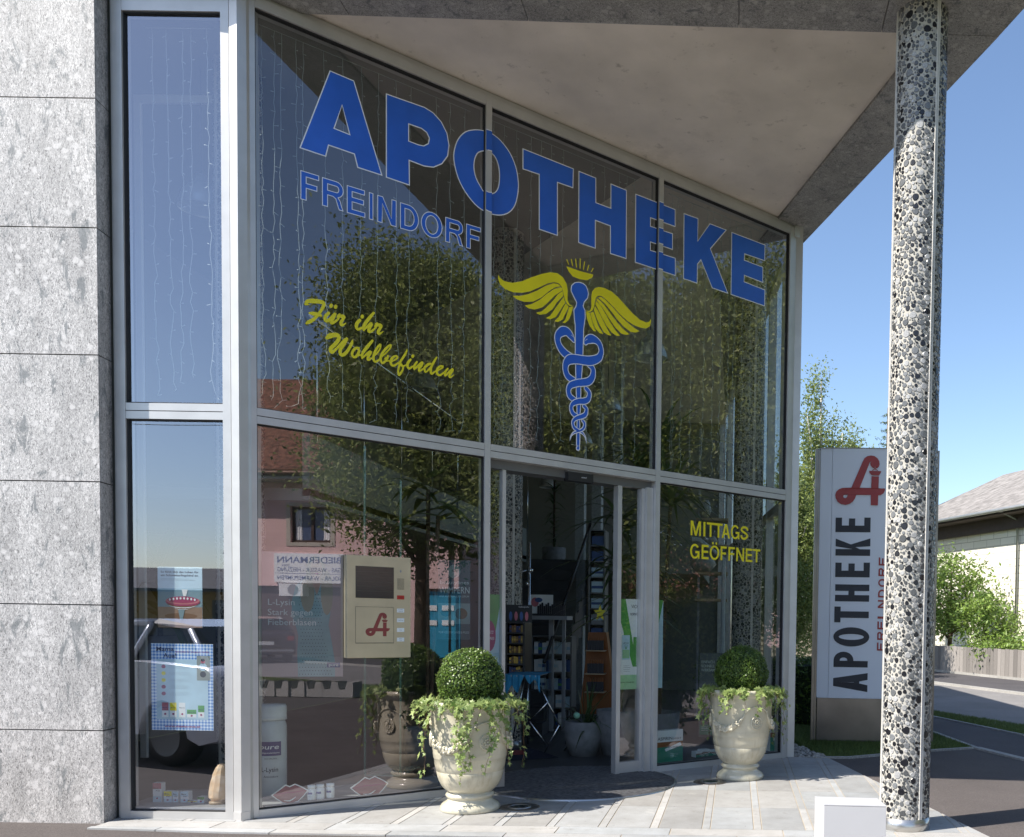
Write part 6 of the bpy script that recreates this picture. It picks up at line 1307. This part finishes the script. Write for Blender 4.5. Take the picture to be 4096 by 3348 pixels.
# --- shop goods seen through the open door
rn = random.Random(17)
def product_rows(mb, f, x0, x1, z, h, n, cols, dpt=.05):
    w_ = (x1-x0)/n
    for i in range(n):
        m = rn.choice(cols); hh = h*rn.uniform(.8, 1); mb.box(f, (x0+i*w_+.002, x0+(i+1)*w_-.002), (z, z+hh), (-dpt, 0), m)
        if rn.random() < .6: mb.box(f, (x0+i*w_+.004, x0+(i+1)*w_-.004), (z+hh*.35, z+hh*.6), (.0005, .001), (m+1) % 4)
CM = [M['paper'], M['lblue'], M['blue2'], M['green']]
def shelf_unit(name, label, x0, x1, Y, ytop, ybot, n, cols=(0, 0, 1, 2), mats=CM, back='alu_dark', k=9, cat='shelf'):
    f = XF(Y); (a, z1_), (b_, z0_) = f.px(x0, ytop), f.px(x1, ybot); z0_ = max(z0_, .02); t = thing(name, label, cat, f((a+b_)/2, 0, 0)); mb = MB(); mb.box(f, (a, b_), (z0_, z1_), (-.34, -.31))
    for xx in (a, b_-.02): mb.box(f, (xx, xx+.02), (z0_, z1_), (-.31, 0))
    for i in range(n+1): z_ = z0_+(z1_-z0_)*i/n; mb.box(f, (a+.02, b_-.02), (z_-.008, z_+.008), (-.31, .0))
    mb.build('shelf_frame', M[back], t)
    for i in range(n):
        z_ = z0_+(z1_-z0_)*i/n+.009; d = MB(); product_rows(d, Fr(f(0, 0, -.04), f.u, f.v, f.w), a+.03, b_-.03, z_, (z1_-z0_)/n*.72, k, cols, .12); o = d.build('products', mats, t); o['kind'] = 'stuff'
    return t
shelf_unit('product_shelf', 'shelf of white and blue bottles behind the counter', 2125, 2285, 12.2, 2545, 2905, 5)
tt2 = thing('counter', 'white counter with tester tray at the back of the shop', 'counter', B(2200, 11.6)); f = XF(11.6); (a, z1_), (b_, _) = f.px(2105, 2462), f.px(2268, 2462); mb = MB(); mb.box(f, (a, b_), (z1_-.05, z1_), (-.4, 0)); mb.box(f, (a+.25, a+.31), (.02, z1_-.05), (-.25, -.2)); mb.box(f, (b_-.1, b_-.06), (.02, z1_-.05), (-.25, -.2)); mb.build('counter_top', M['grey'], tt2)
mb = MB(); 
for i in range(14): mb.box(f, (a+.12+i*.026, a+.14+i*.026), (z1_, z1_+.13+.02*(i % 3)), (-.12, -.1))
mb.build('testers', M['ink'], tt2)
(a, z1_), (b_, z0_) = XF(11.75).px(2116, 2378), XF(11.75).px(2212, 2455)
card('show_card', 'white show card with flower print standing on the counter', 'show card', XF(11.75), a, b_, z0_, z1_, M['paper'], lambda d, f, x0, x1, z0, z1: (ell(d, f, x0+(x1-x0)*.25, z0+(z1-z0)*.6, .05, .06, 0), ell(d, f, x0+(x1-x0)*.4, z0+(z1-z0)*.72, .05, .03, 1, .002), lines(d, f, x0+(x1-x0)*.6, z0+(z1-z0)*.5, .1, 3, .03, 2)), mats=[M['pinkp'], M['blue2'], M['grey']])
gd = shelf_unit('gift_display', 'cardboard display with rows of gold boxes left in the doorway', 2022, 2098, 9.7, 2490, 2700, 5, (0, 1, 2, 3), [pmat('gold_foil', (.5, .34, .08), .3, .5), pmat('dark_blue_box', (.03, .04, .12), .4), pmat('brown_box', (.16, .08, .03), .5), pmat('gold_dull', (.3, .2, .05), .4)], 'black', 6, 'display stand')
(a, z1_), (b_, z0_) = XF(9.8).px(2022, 2418), XF(9.8).px(2128, 2490)
card('show_card', 'black show card with blue figures above the gold boxes', 'show card', XF(9.8), a, b_, z0_, z1_, M['black'], lambda d, f, x0, x1, z0, z1: [ell(d, f, x0+(x1-x0)*(.2+.2*k), z0+(z1-z0)*.35, .018, .05, k % 2) for k in range(4)]+[d.text(f, 'Festlich genießen', x0+(x1-x0)*.5, z0+(z1-z0)*.85, .012, .001, 2)], mats=[M['blue2'], M['pinkp'], M['paper']])
ct = thing('folding_table', 'folding table with crossed metal legs and blue cloth just inside the door', 'table', B(2080, 9.4)); P = lambda x, y, Y=9.4: at(x, y, Y)
mb = MB()
for p, q_ in (((2098, 2712), (2045, 2985)), ((2112, 2715), (2108, 2950)), ((2160, 2745), (2237, 2900)), ((2237, 2900), (2178, 3010)), ((2192, 2808), (2118, 2885)), ((2118, 2885), (2186, 2980))): mb.tube([P(*p), P(*q_, 9.45)], .009, 6)
mb.build('folding_legs', M['chrome'], ct); mb = MB(); (a, z1_) = XF(9.2).px(2020, 2700); (b_, _) = XF(9.2).px(2146, 2700); mb.box(GF, (a, b_), (9.2, 9.75), (z1_-.015, z1_)); mb.build('table_top', M['grey'], ct)
mb = MB(); pts = []; n = 22
for i in range(n+1):
    x_ = a-.02+(b_-a+.06)*i/n; dr = .16+.05*math.sin(i*.9)-.12*math.exp(-((i-15)/5)**2); pts.append((x_, 9.19+.015*math.sin(i*1.7), z1_+.004, dr))
for p, q_ in zip(pts, pts[1:]): mb.quad((p[0], p[1], p[2]-p[3]), (q_[0], q_[1], q_[2]-q_[3]), (q_[0], q_[1], q_[2]), (p[0], p[1], p[2])); mb.quad((p[0], p[1], p[2]), (q_[0], q_[1], q_[2]), (q_[0], 9.78, q_[2]), (p[0], 9.78, p[2]))
tag(mb.build('table_cloth', pmat('blue_cloth', (.02, .20, .36), .8, 0, .08, 12)), 'bright blue cloth hanging over the folding table', 'cloth')
os_ = thing('display_stand', 'orange display stand with rows of dark bottles in the doorway', 'display stand', B(2400, 11.0)); f = XF(11.0); OP = [f.px(x, y) for x, y in ((2348, 2530), (2420, 2530), (2462, 2860), (2312, 2860))]; mb = MB(); mb.prism(f, OP[::-1], -.3, -.1); mb.build('stand_back', M['orange'], os_)
for y in (2600, 2692, 2765): 
    (a, z1_), (b_, _) = f.px(2350, y), f.px(2415, y); d = MB(); d.box(f, (a-.02, b_+.02), (z1_-.012, z1_), (-.1, .1), 2)
    for i in range(7): xx = a+(b_-a)*(i+.5)/7; d.box(f, (xx-.013, xx+.013), (z1_, z1_+.12), (.0, .03), 0); d.box(f, (xx-.009, xx+.009), (z1_+.12, z1_+.165), (.005, .025), 1)
    o = d.build('bottles', [M['ink'], M['orange'], M['wood']], os_)
shelf_unit('tissue_shelf', 'narrow tall shelf of blue and white packs by the staircase pier', 2357, 2418, 12.9, 2120, 2560, 7, (1, 2, 0), [M['grey'], M['lblue'], M['blue2'], M['blue2']], 'alu_dark', 1)
md_ = shelf_unit('bottle_rack', 'slim rack of white cartons beside the grey flower pot', 2262, 2284, 10.6, 2838, 3000, 5, (0,), [M['paper'], M['orange'], M['paper'], M['paper']], 'black', 1)
cp = thing('chrome_pole', 'chrome floor pole with arched arm behind the door', 'pole', B(2114, 10.6)); mb = MB(); mb.tube([B(2114, 10.6, .02), B(2114, 10.6, at(2114, 2170, 10.6).z)], .016, 8); mb.tube([at(2105, 2282, 10.6), at(2070, 2290, 10.5), at(2035, 2308, 10.4), at(2015, 2330, 10.3)], .009, 6); mb.ball(at(2122, 2282, 10.6), .03, 6); mb.ball(at(2110, 2335, 10.6), .028, 6); mb.build('pole', M['chrome'], cp)
star = tag(MB().prism(XF(10.2), [(XF(10.2).px(2400, 2452)[0]+.075*(1 if k % 2 == 0 else .42)*math.sin(k*PI/5), XF(10.2).px(2400, 2452)[1]+.1*(1 if k % 2 == 0 else .42)*math.cos(k*PI/5)) for k in range(10)][::-1], -.004, 0).build('paper_star', M['yellow']), 'yellow paper star hanging by the doorway plants', 'star')
bal = MB(); bal.ball(at(2307, 2862, 9.3), .035, 10); tag(bal.build('green_ball', pmat('pale_green', (.2, .42, .3), .7)), 'pale green ball on a stick in the grey flower pot', 'ball')
rug = MB(); P4 = [G(*p, .004) for p in ((2022, 2990), (2105, 2985), (2238, 3030), (2022, 3043))]; rug.add([P4[0], P4[1], P4[2], P4[3]], [(0, 1, 2, 3)], 0); rug.add([G(2040, 3002, .006), G(2090, 2999, .006), G(2098, 3018, .006), G(2045, 3020, .006)], [(0, 1, 2, 3)], 1); tag(rug.build('rug', [pmat('navy_rug', (.015, .018, .04), .95), M['red']]), 'dark blue rug with a red field on the shop floor', 'rug')
# ------------------------------------------------------------------ what the glass reflects: across the street
def mf(Y, x0=None):                                             # a frame on the real side whose mirror image stands square at depth Y
    o = mir((0, Y, 0)); v = mir((1, Y, 0))-o; return Fr(o, -v, UZ), (lambda x: -x)
PF, _ = mf(33.0)
def vx(x, y, Y=33.0): p = at(x, y, Y); return -p.x, p.z
ph = thing('pink_house', 'pink rendered house with red tiled roof facing the pharmacy', 'house', PF(14, 0, 0))
def blk(mb, x0, x1, y0, y1, c0, c1, m=0): (a, z1_), (b_, z0_) = vx(x0, y0), vx(x1, y1); mb.box(PF, (min(a, b_), max(a, b_)), (z0_, z1_), (c0, c1), m)
zw_ = vx(1100, 1905)[1]; xa, xb = vx(480, 2000)[0], vx(1840, 2000)[0]
wall = MB(); xw = sorted([xb, vx(1325, 2100)[0], vx(1165, 2100)[0], xa]); zwn = [vx(1250, 2170)[1], vx(1250, 2026)[1]]; zg = vx(1200, 2345)[1]
M['pink'] = pmat('pink_render', (.80, .55, .52), .9, 0, .03, 1.0)
for k, (a, b_) in enumerate(zip(xw, xw[1:])):
    if k == 1:
        wall.box(PF, (a, b_), (zg, zwn[0]), (-.3, 0)); wall.box(PF, (a, b_), (zwn[1], zw_), (-.3, 0))
    else: wall.box(PF, (a, b_), (zg, zw_), (-.3, 0))
wall.box(PF, (xb, xa), (0, zw_), (-9, -.31)); wall.box(PF, (vx(1700, 2400)[0], vx(1640, 2400)[0]), (0, zg), (-.3, 0))
wall.build('wall', M['pink'], ph)
w = MB(); w.box(PF, (xw[1], xw[2]), (zwn[0], zwn[1]), (-.24, -.2), 0); cx_ = (xw[1]+xw[2])/2
for a, b_ in ((xw[1], xw[1]+.08), (cx_-.05, cx_+.05), (xw[2]-.08, xw[2])): w.box(PF, (a, b_), (zwn[0], zwn[1]), (-.2, -.14), 1)
for a, b_ in ((zwn[0], zwn[0]+.09), (zwn[1]-.08, zwn[1])): w.box(PF, (xw[1], xw[2]), (a, b_), (-.2, -.13), 1)
for a, b_, c_, e in ((xw[1]-.16, xw[1], zwn[0]-.14, zwn[1]+.14), (xw[2], xw[2]+.16, zwn[0]-.14, zwn[1]+.14), (xw[1], xw[2], zwn[0]-.14, zwn[0]), (xw[1], xw[2], zwn[1], zwn[1]+.14)): w.box(PF, (a, b_), (c_, e), (-.01, .025), 2)
w.build('window', [pmat('window_blue', (.08, .11, .2), .1), pmat('window_brown', (.07, .04, .03), .5), pmat('window_surround', (.55, .5, .43), .9)], ph)
for a, b_ in ((xw[1]+.1, xw[1]+.34), (xw[2]-.34, xw[2]-.1)):
    cu = MB()
    for k in range(6): cu.quad(PF(a+(b_-a)*k/6, zwn[0]+.1, -.19+.02*(k % 2)), PF(a+(b_-a)*(k+1)/6, zwn[0]+.1, -.19+.02*((k+1) % 2)), PF(a+(b_-a)*(k+1)/6, zwn[1]-.1, -.19+.02*((k+1) % 2)), PF(a+(b_-a)*k/6, zwn[1]-.1, -.19+.02*(k % 2)))
    cu.build('curtain', M['paper'], ph)
g = MB(); g.box(PF, (vx(1640, 2400)[0]+0, xa), (0, zg-.02), (-.3, -.2), 0)
g.box(PF, (xb, vx(1700, 2400)[0]), (.0, zg-.1), (-.3, -.18), 1); g.build('shop_window', [pmat('dark_shop', (.10, .075, .075), .4), pmat('teal_shop', (.03, .30, .48), .4)], ph)
for x_ in (1695, 1765):
    for y_ in (2420, 2480): g = MB(); blk(g, x_, x_+50, y_, y_+22, -.17, -.15); g.build('notice', M['paper'], ph)
mt_ = pmat('roof_tiles', (.22, .095, .06), .9, 0, .3, 6, .4, 12); nt = mt_.node_tree; b = nt.nodes['Principled BSDF']; wv = N(nt, 'ShaderNodeTexWave'); wv.bands_direction = 'Z'; wv.inputs['Scale'].default_value = 5; wv.inputs['Distortion'].default_value = 1; tcn = N(nt, 'ShaderNodeTexCoord'); nt.links.new(tcn.outputs['Object'], wv.inputs['Vector']); src = b.inputs['Base Color'].links[0].from_socket; nt.links.new(mix(nt, src, ramp(nt, wv.outputs['Fac'], [(0, (.45,)*3), (.5, (1,)*3)]).outputs[0], 1.0, 'MULTIPLY'), b.inputs['Base Color'])
r_ = MB(); zr1 = 11.4; pr_ = -5.2; r_.hexa([PF(xb-.6, zw_-.1, .9), PF(xa+.6, zw_-.1, .9), PF(xa+.6, zr1-.25, pr_), PF(xb-.6, zr1-.25, pr_), PF(xb-.6, zw_+.12, .95), PF(xa+.6, zw_+.12, .95), PF(xa+.6, zr1, pr_), PF(xb-.6, zr1, pr_)])
r_.hexa([PF(xb-.6, zw_-.1, -10.6), PF(xa+.6, zw_-.1, -10.6), PF(xa+.6, zr1-.25, pr_), PF(xb-.6, zr1-.25, pr_), PF(xb-.6, zw_+.12, -10.7), PF(xa+.6, zw_+.12, -10.7), PF(xa+.6, zr1, pr_), PF(xb-.6, zr1, pr_)]); r_.add([PF(xb-.0, zw_, .0), PF(xb, zw_, -9), PF(xb, zr1-.2, pr_)], [(0, 1, 2)]); r_.add([PF(xa-.0, zw_, .0), PF(xa, zw_, -9), PF(xa, zr1-.2, pr_)], [(0, 1, 2)]); rf2 = r_.build('roof', mt_, ph)
MB().box(PF, (xb-.5, xa+.5), (zw_-.22, zw_-.12), (.02, .95)).build('eaves', pmat('eaves_boards', (.45, .42, .38), .8), ph); gt2 = MB(); gt2.tube([PF(xb-.6, zw_-.02, 1.0), PF(xa+.6, zw_-.02, 1.0)], .08, 8); gt2.tube([PF(xb+.3, zw_-.1, .95), PF(xb+.3, zw_-.5, .08), PF(xb+.3, .2, .08)], .05, 6); gt2.build('gutter', pmat('copper_gutter', (.16, .09, .06), .5, .3), ph)
c_ = MB(); a_ = vx(1292, 1545)[0]; c_.box(PF, (a_-.35, a_+.35), (zr1-1.2, zr1+.75), (pr_-.2, pr_+.6)); c_.build('chimney', pmat('chimney_render', (.25, .2, .17), .9), rf2)
# plumber's sign (reads the right way round in the street, mirrored in the glass)
sa_, sz1 = vx(1385, 2218); sb_, sz0 = vx(1104, 2330)
sgn = thing('shop_sign', 'white plumbing firm sign with blue lettering on the pink house', 'sign', PF(sa_, sz0, .1)); sl_, sr_ = sorted((sa_, sb_)); mb = MB(); mb.box(PF, (sl_, sr_), (sz0, sz1), (.03, .12)); mb.build('sign_board', M['paper'], sgn)
mb = MB(); sw_ = sr_-sl_; sh_ = sz1-sz0
mb.text(PF, 'BIEDERMANN', sl_+.08, sz0+sh_*.68, sh_*.22, .123, 0, sw_*.92, .012); mb.text(PF, 'GMBH', sr_-.62, sz0+sh_*.55, sh_*.08, .123, 0); mb.text(PF, 'GAS - WASSER - HEIZUNG', sl_+.08, sz0+sh_*.38, sh_*.15, .123, 0, sw_*.92, .004); mb.box(PF, (sl_+.05, sr_-.05), (sz0+sh_*.31, sz0+sh_*.325), (.121, .123), 0); mb.text(PF, 'SOLAR - WÄRMEPUMPEN', sl_+.08, sz0+sh_*.10, sh_*.15, .123, 0, sw_*.92, .004); mb.build('lettering', M['blue2'], sgn)
ac = thing('air_conditioner', 'white air conditioner unit under the plumbing sign', 'air conditioner', PF(vx(1180, 2400)[0], 3, .1)); mb = MB(); blk(mb, 1135, 1230, 2335, 2385, -.15, .35); mb.build('casing', M['paper'], ac); q = vx(1192, 2360); mb = MB(); ell(mb, PF, q[0], q[1], .2, .2, 0, .353, 20); mb.build('fan_grille', M['grey'], ac)
# cars
def car(name, label, f, L, W, paint, seed=0, flip=False):
    """f: frame with u along the car (towards its front), v up, w across to its left side"""
    t = thing(name, label, 'car', f(0, 0, 0)); s = L/4.3
    body = [(-2.12,.32),(-2.15,.62),(-2.08,.92),(-1.9,1.0),(-1.0,1.03),(.95,1.0),(1.75,.86),(2.08,.66),(2.14,.45),(2.1,.28),(1.75,.22),(-1.8,.22)]
    arch = lambda c: [(c+.36*math.cos(a), .30+.36*math.sin(a)) for a in [PI-i*PI/8 for i in range(9)]]
    lo = [(-2.12,.30),(-1.85,.24)]+[(x, max(z_, .24)) for x, z_ in arch(-1.32)]+[(x, max(z_, .24)) for x, z_ in arch(1.32)]+[(1.8,.24),(2.12,.30)]
    up = [(2.15,.48),(2.10,.68),(1.75,.88),(.98,1.0),(-1.0,1.04),(-1.95,1.0),(-2.10,.88),(-2.16,.6)]
    loop = [(x*s, z_) for x, z_ in lo+up]; hw = W/2
    mb = MB(); n = len(loop); rings = []
    for k, (w_, sc) in enumerate(((-hw, .965), (-hw*.97, .99), (-hw*.8, 1), (hw*.8, 1), (hw*.97, .99), (hw, .965))):
        rings.append([f(x*sc, .62+(z_-.62)*sc if z_ > .5 else z_, w_) for x, z_ in loop])
    vs = [p for r in rings for p in r]; fs = [(k*n+i, k*n+(i+1) % n, (k+1)*n+(i+1) % n, (k+1)*n+i) for k in range(5) for i in range(n)]; mb.add(vs, fs, 0, True)
    for sgn_ in (-1, 1): mb.prism(f, [(x*.965, .62+(z_-.62)*.965 if z_ > .5 else z_) for x, z_ in loop], sgn_*hw*.999, sgn_*hw*1.0, 0)
    bd = mb.build('body', paint, t)
    G0 = [(-1.85,1.0),(-1.45,1.38),(-.9,1.45),(.1,1.44),(.55,1.33),(1.15,.98)]; G1 = [(x*.96, z_) for x, z_ in G0]; m_ = len(G0)
    mb = MB(); rr = []
    for w_, dz in ((-hw*.93, 0), (-hw*.72, 1), (hw*.72, 1), (hw*.93, 0)): rr.append([f(x*s, z_-(0 if dz else (z_-1.0)*.10), w_*(1 if dz or z_ < 1.1 else .86)) for x, z_ in G0])
    for k in range(3):
        for i in range(m_-1): mb.quad(rr[k][i], rr[k][i+1], rr[k+1][i+1], rr[k+1][i], 0 if i in (1, 2, 3) and k == 1 else 1)
    for r in (rr[0], rr[3]): mb.add(r, [tuple(range(m_))], 1)
    cb_ = mb.build('cabin', [paint, M['carglass']], t)
    mb = MB()
    for r in (0, 3):
        for i in (0, 2, 3, 4): mb.tube([rr[r][i], rr[r][i+1]], .03, 5)
        mb.tube([rr[r][2], f(-.75*s, 1.02, (-hw if r == 0 else hw)*.95)], .03, 5)
    mb.build('roof_pillars', paint, t)
    for cx2 in (-1.32, 1.32):
        for sd_ in (-1, 1):
            c = f(cx2*s, .31, sd_*(hw-.11)); Mx = Matrix((f.u, f.v, f.w)).transposed(); mb = MB(); mb.lathe(c, [(.001, -.11), (.2, -.11), (.29, -.10), (.315, -.06), (.315, .06), (.29, .10), (.2, .11), (.001, .11)], 20, mat=Mx); wl = mb.build('wheel', M['black'], t)
            mb = MB(); mb.lathe(f(cx2*s, .31, sd_*(hw-.11)), [(.001, sd_*.115), (.05, sd_*.12), (.19, sd_*.112), (.205, sd_*.116)], 20, mat=Mx); mb.build('rim', M['alu_dark'], wl)
    for sd_ in (-1, 1):
        mb = MB(); mb.box(f, (-2.165*s, -2.10*s), (.70, .84), (sd_*hw*.9-.16, sd_*hw*.9+.02) if sd_ > 0 else (sd_*hw*.9-.02, sd_*hw*.9+.16)); mb.build('tail_light', M['red'], t)
        mb = MB(); mb.box(f, (2.02*s, 2.12*s), (.60, .72), (sd_*hw*.82-.17, sd_*hw*.82+.17)); mb.build('headlight', M['chrome'], t)
    mb = MB(); mb.box(f, (-2.172*s, -2.165*s), (.56, .67), (-.26, .26)); mb.build('number_plate', M['paper'], t)
    MB().box(f, (-2.18*s, -2.10*s), (.36, .42), (-hw*.9, hw*.9)).build('bumper', M['grey'], t); MB().box(f, (2.10*s, 2.165*s), (.36, .44), (-hw*.7, hw*.7)).build('bumper', M['grey'], t)
    return t
M['carglass'] = pmat('car_window', (.015, .02, .025), .08)
cu_ = Vector((-.93, -.36, 0)).normalized(); Fcar = Fr(Vector((-6.45, 3.05, -.01)), cu_, UZ)
car('parked_car', 'silver blue hatchback parked beside the granite wall', Fcar, 4.2, 1.75, pmat('silver_blue_paint', (.62, .65, .72), .25, .2, .01, 2, coat=.6))
p0 = mir(at(1010, 2617, 29.5)); car('parked_car', 'dark grey car parked in front of the pink house', Fr(Vector((p0.x, p0.y, -.01)), Vector((PF.u.x, PF.u.y, 0))*.6+PF.w*-.8, UZ), 4.5, 1.8, pmat('dark_paint', (.06, .05, .055), .2, .3, .01, 2, coat=.8))
# low dark-roofed building behind the camera, seen in the bay window
lb_ = thing('low_building', 'long low ochre building with dark tiled roof across the car park', 'building', (-14, -21, 0)); mb = MB(); mb.box(GF, (-34, -8.2), (-29, -21.0), (0, 2.35)); mb.build('wall', pmat('ochre_render', (.42, .24, .08), .9), lb_)
mb = MB(); mb.hexa([(-34.5, -20.5, 2.3), (-7.8, -20.5, 2.3), (-7.8, -25, 3.25), (-34.5, -25, 3.25), (-34.5, -20.5, 2.42), (-7.8, -20.5, 2.42), (-7.8, -25, 3.4), (-34.5, -25, 3.4)]); mb.quad((-34.5, -25, 3.4), (-7.8, -25, 3.4), (-7.8, -29.5, 2.4), (-34.5, -29.5, 2.4)); mb.build('roof', pmat('dark_tiles', (.075, .07, .075), .9, 0, .3, 10, .5, 14), lb_)
for k in range(4): mb = MB(); mb.box(GF, (-31+k*5.6, -28.4+k*5.6), (-21.0, -20.96), (.05, 2.0)); mb.build('garage_door', pmat('garage_door', (.06, .06, .07), .6), lb_)
wr = MB()
for dz_ in (0, .25): wr.tube([Vector((-34+4.2*i, -14, 7.6+dz_*(1-i/8)-.5*math.sin(PI*i/8)**1)) for i in range(9)], .012, 4)
wp_ = thing('overhead_line', 'two thin overhead wires sagging above the low building', 'cable', (-17, -14, 7)); wr.build('wires', M['black'], wp_)
for x_ in (-34, -.4): MB().tube([(x_, -14, 0), (x_, -14, 7.9)], [.13, .1], 8).build('pole', M['bark'], wp_)
lc = thing('tiled_house', 'grey roofed house rising behind the low ochre building', 'house', (-14, -34, 0)); mb = MB(); mb.box(GF, (-12.5, -4), (-44, -35), (0, 3.6)); mb.build('wall', pmat('grey_render', (.4, .39, .37), .9), lc); mb = MB(); mb.hexa([(-13.3, -34.4, 3.5), (-3.2, -34.4, 3.5), (-3.2, -39.5, 6.0), (-11.0, -39.5, 6.0), (-13.3, -34.4, 3.65), (-3.2, -34.4, 3.65), (-3.2, -39.5, 6.2), (-11.0, -39.5, 6.2)]); mb.build('roof', pmat('grey_tiles', (.15, .14, .15), .9, 0, .2, 10), lc)
for k, x_ in enumerate((-21.5, -18.9, -16.4)): mb = MB(); mb.box(GF, (x_, x_+.8), (-25.4, -24.8), (3.2, 4.0), 0); mb.box(GF, (x_-.06, x_+.86), (-25.46, -24.74), (4.0, 4.07), 1); mb.build('chimney', [pmat('brick_chimney', (.12, .08, .07), .9), M['grey']], lb_)
# trees along the street, mirrored in the shopfront
def rt(x, Y): p = mir(((x-2944)/3600*Y, Y, 0)); return (p.x, p.y, 0)
tree('street_tree', 'broad street tree nearest the pink house', 'tree', rt(1690, 21), 10.4, 2.0, 110000, .062, M['leaf_tree'], .27, .2, seed=51, group='trees along the street', shape=.5, nclump=150)
tree('street_tree', 'street tree beside the driveway, second along the road', 'tree', rt(2330, 18), 8.6, 1.9, 100000, .06, M['leaf_tree'], .28, .18, seed=53, group='trees along the street', shape=.5, nclump=140)
tree('street_tree', 'large tree across the road opposite the sign pylon', 'tree', rt(2960, 25), 11.8, 3.6, 150000, .075, M['leaf_tree'], .06, .26, seed=55, group='trees along the street', shape=.45, nclump=110)
for i, (x, Y, lb) in enumerate(((2720, 23, 'dark hedge across the road in front of the large tree'), (2400, 24, 'hedge left of the large tree across the road'))):
    p = rt(x, Y); hedge('hedge', Vector(p), 4.2, 1.2, 1.9, 9000, lb, M['leaf_tree'], -.35+PI/2, leaf=.07)
for i in range(6):
    p = mir(((1080+i*62-2944)/3600*16.6, 16.6, 0)); f = Fr(p, (PF.u+PF.w*random.uniform(-.2, .2)), UZ); P = [(-.2, 0), (.2, 0), (.2, .28), (.09, .28), (.05, .14), (-.05, .14), (-.09, .28), (-.2, .28)]
    tag(MB().prism(f, P, -.18, .18).build('cycle_block', M['kerb']), 'notched concrete block in the row along the kerb', 'concrete block', 'concrete cycle blocks in a row')
rw = thing('row_house', 'pale pink low house glimpsed behind the hedges across the road', 'house', mir((-.2, 44, 0))); RFm, _ = mf(44.0)
def vx2(x, y): p = at(x, y, 44.0); return -p.x, p.z
(a, _), (b_, _) = vx2(3180, 2400), vx2(2480, 2400); mb = MB(); mb.box(RFm, (a, b_), (0, 3.0), (-7, 0)); mb.build('wall', M['pink'], rw)
mb = MB(); mb.hexa([RFm(a-.4, 2.9, .6), RFm(b_+.4, 2.9, .6), RFm(b_+.4, 5.2, -3.6), RFm(a-.4, 5.2, -3.6), RFm(a-.4, 3.1, .6), RFm(b_+.4, 3.1, .6), RFm(b_+.4, 5.45, -3.6), RFm(a-.4, 5.45, -3.6)]); mb.build('roof', mt_, rw)
for x_ in (2620, 2760, 2900): (c1, z1_), (c2, z0_) = vx2(x_+42, 2395), vx2(x_, 2455); MB().box(RFm, (c1, c2), (z0_, z1_), (-.02, .03)).build('window', M['carglass'], rw)
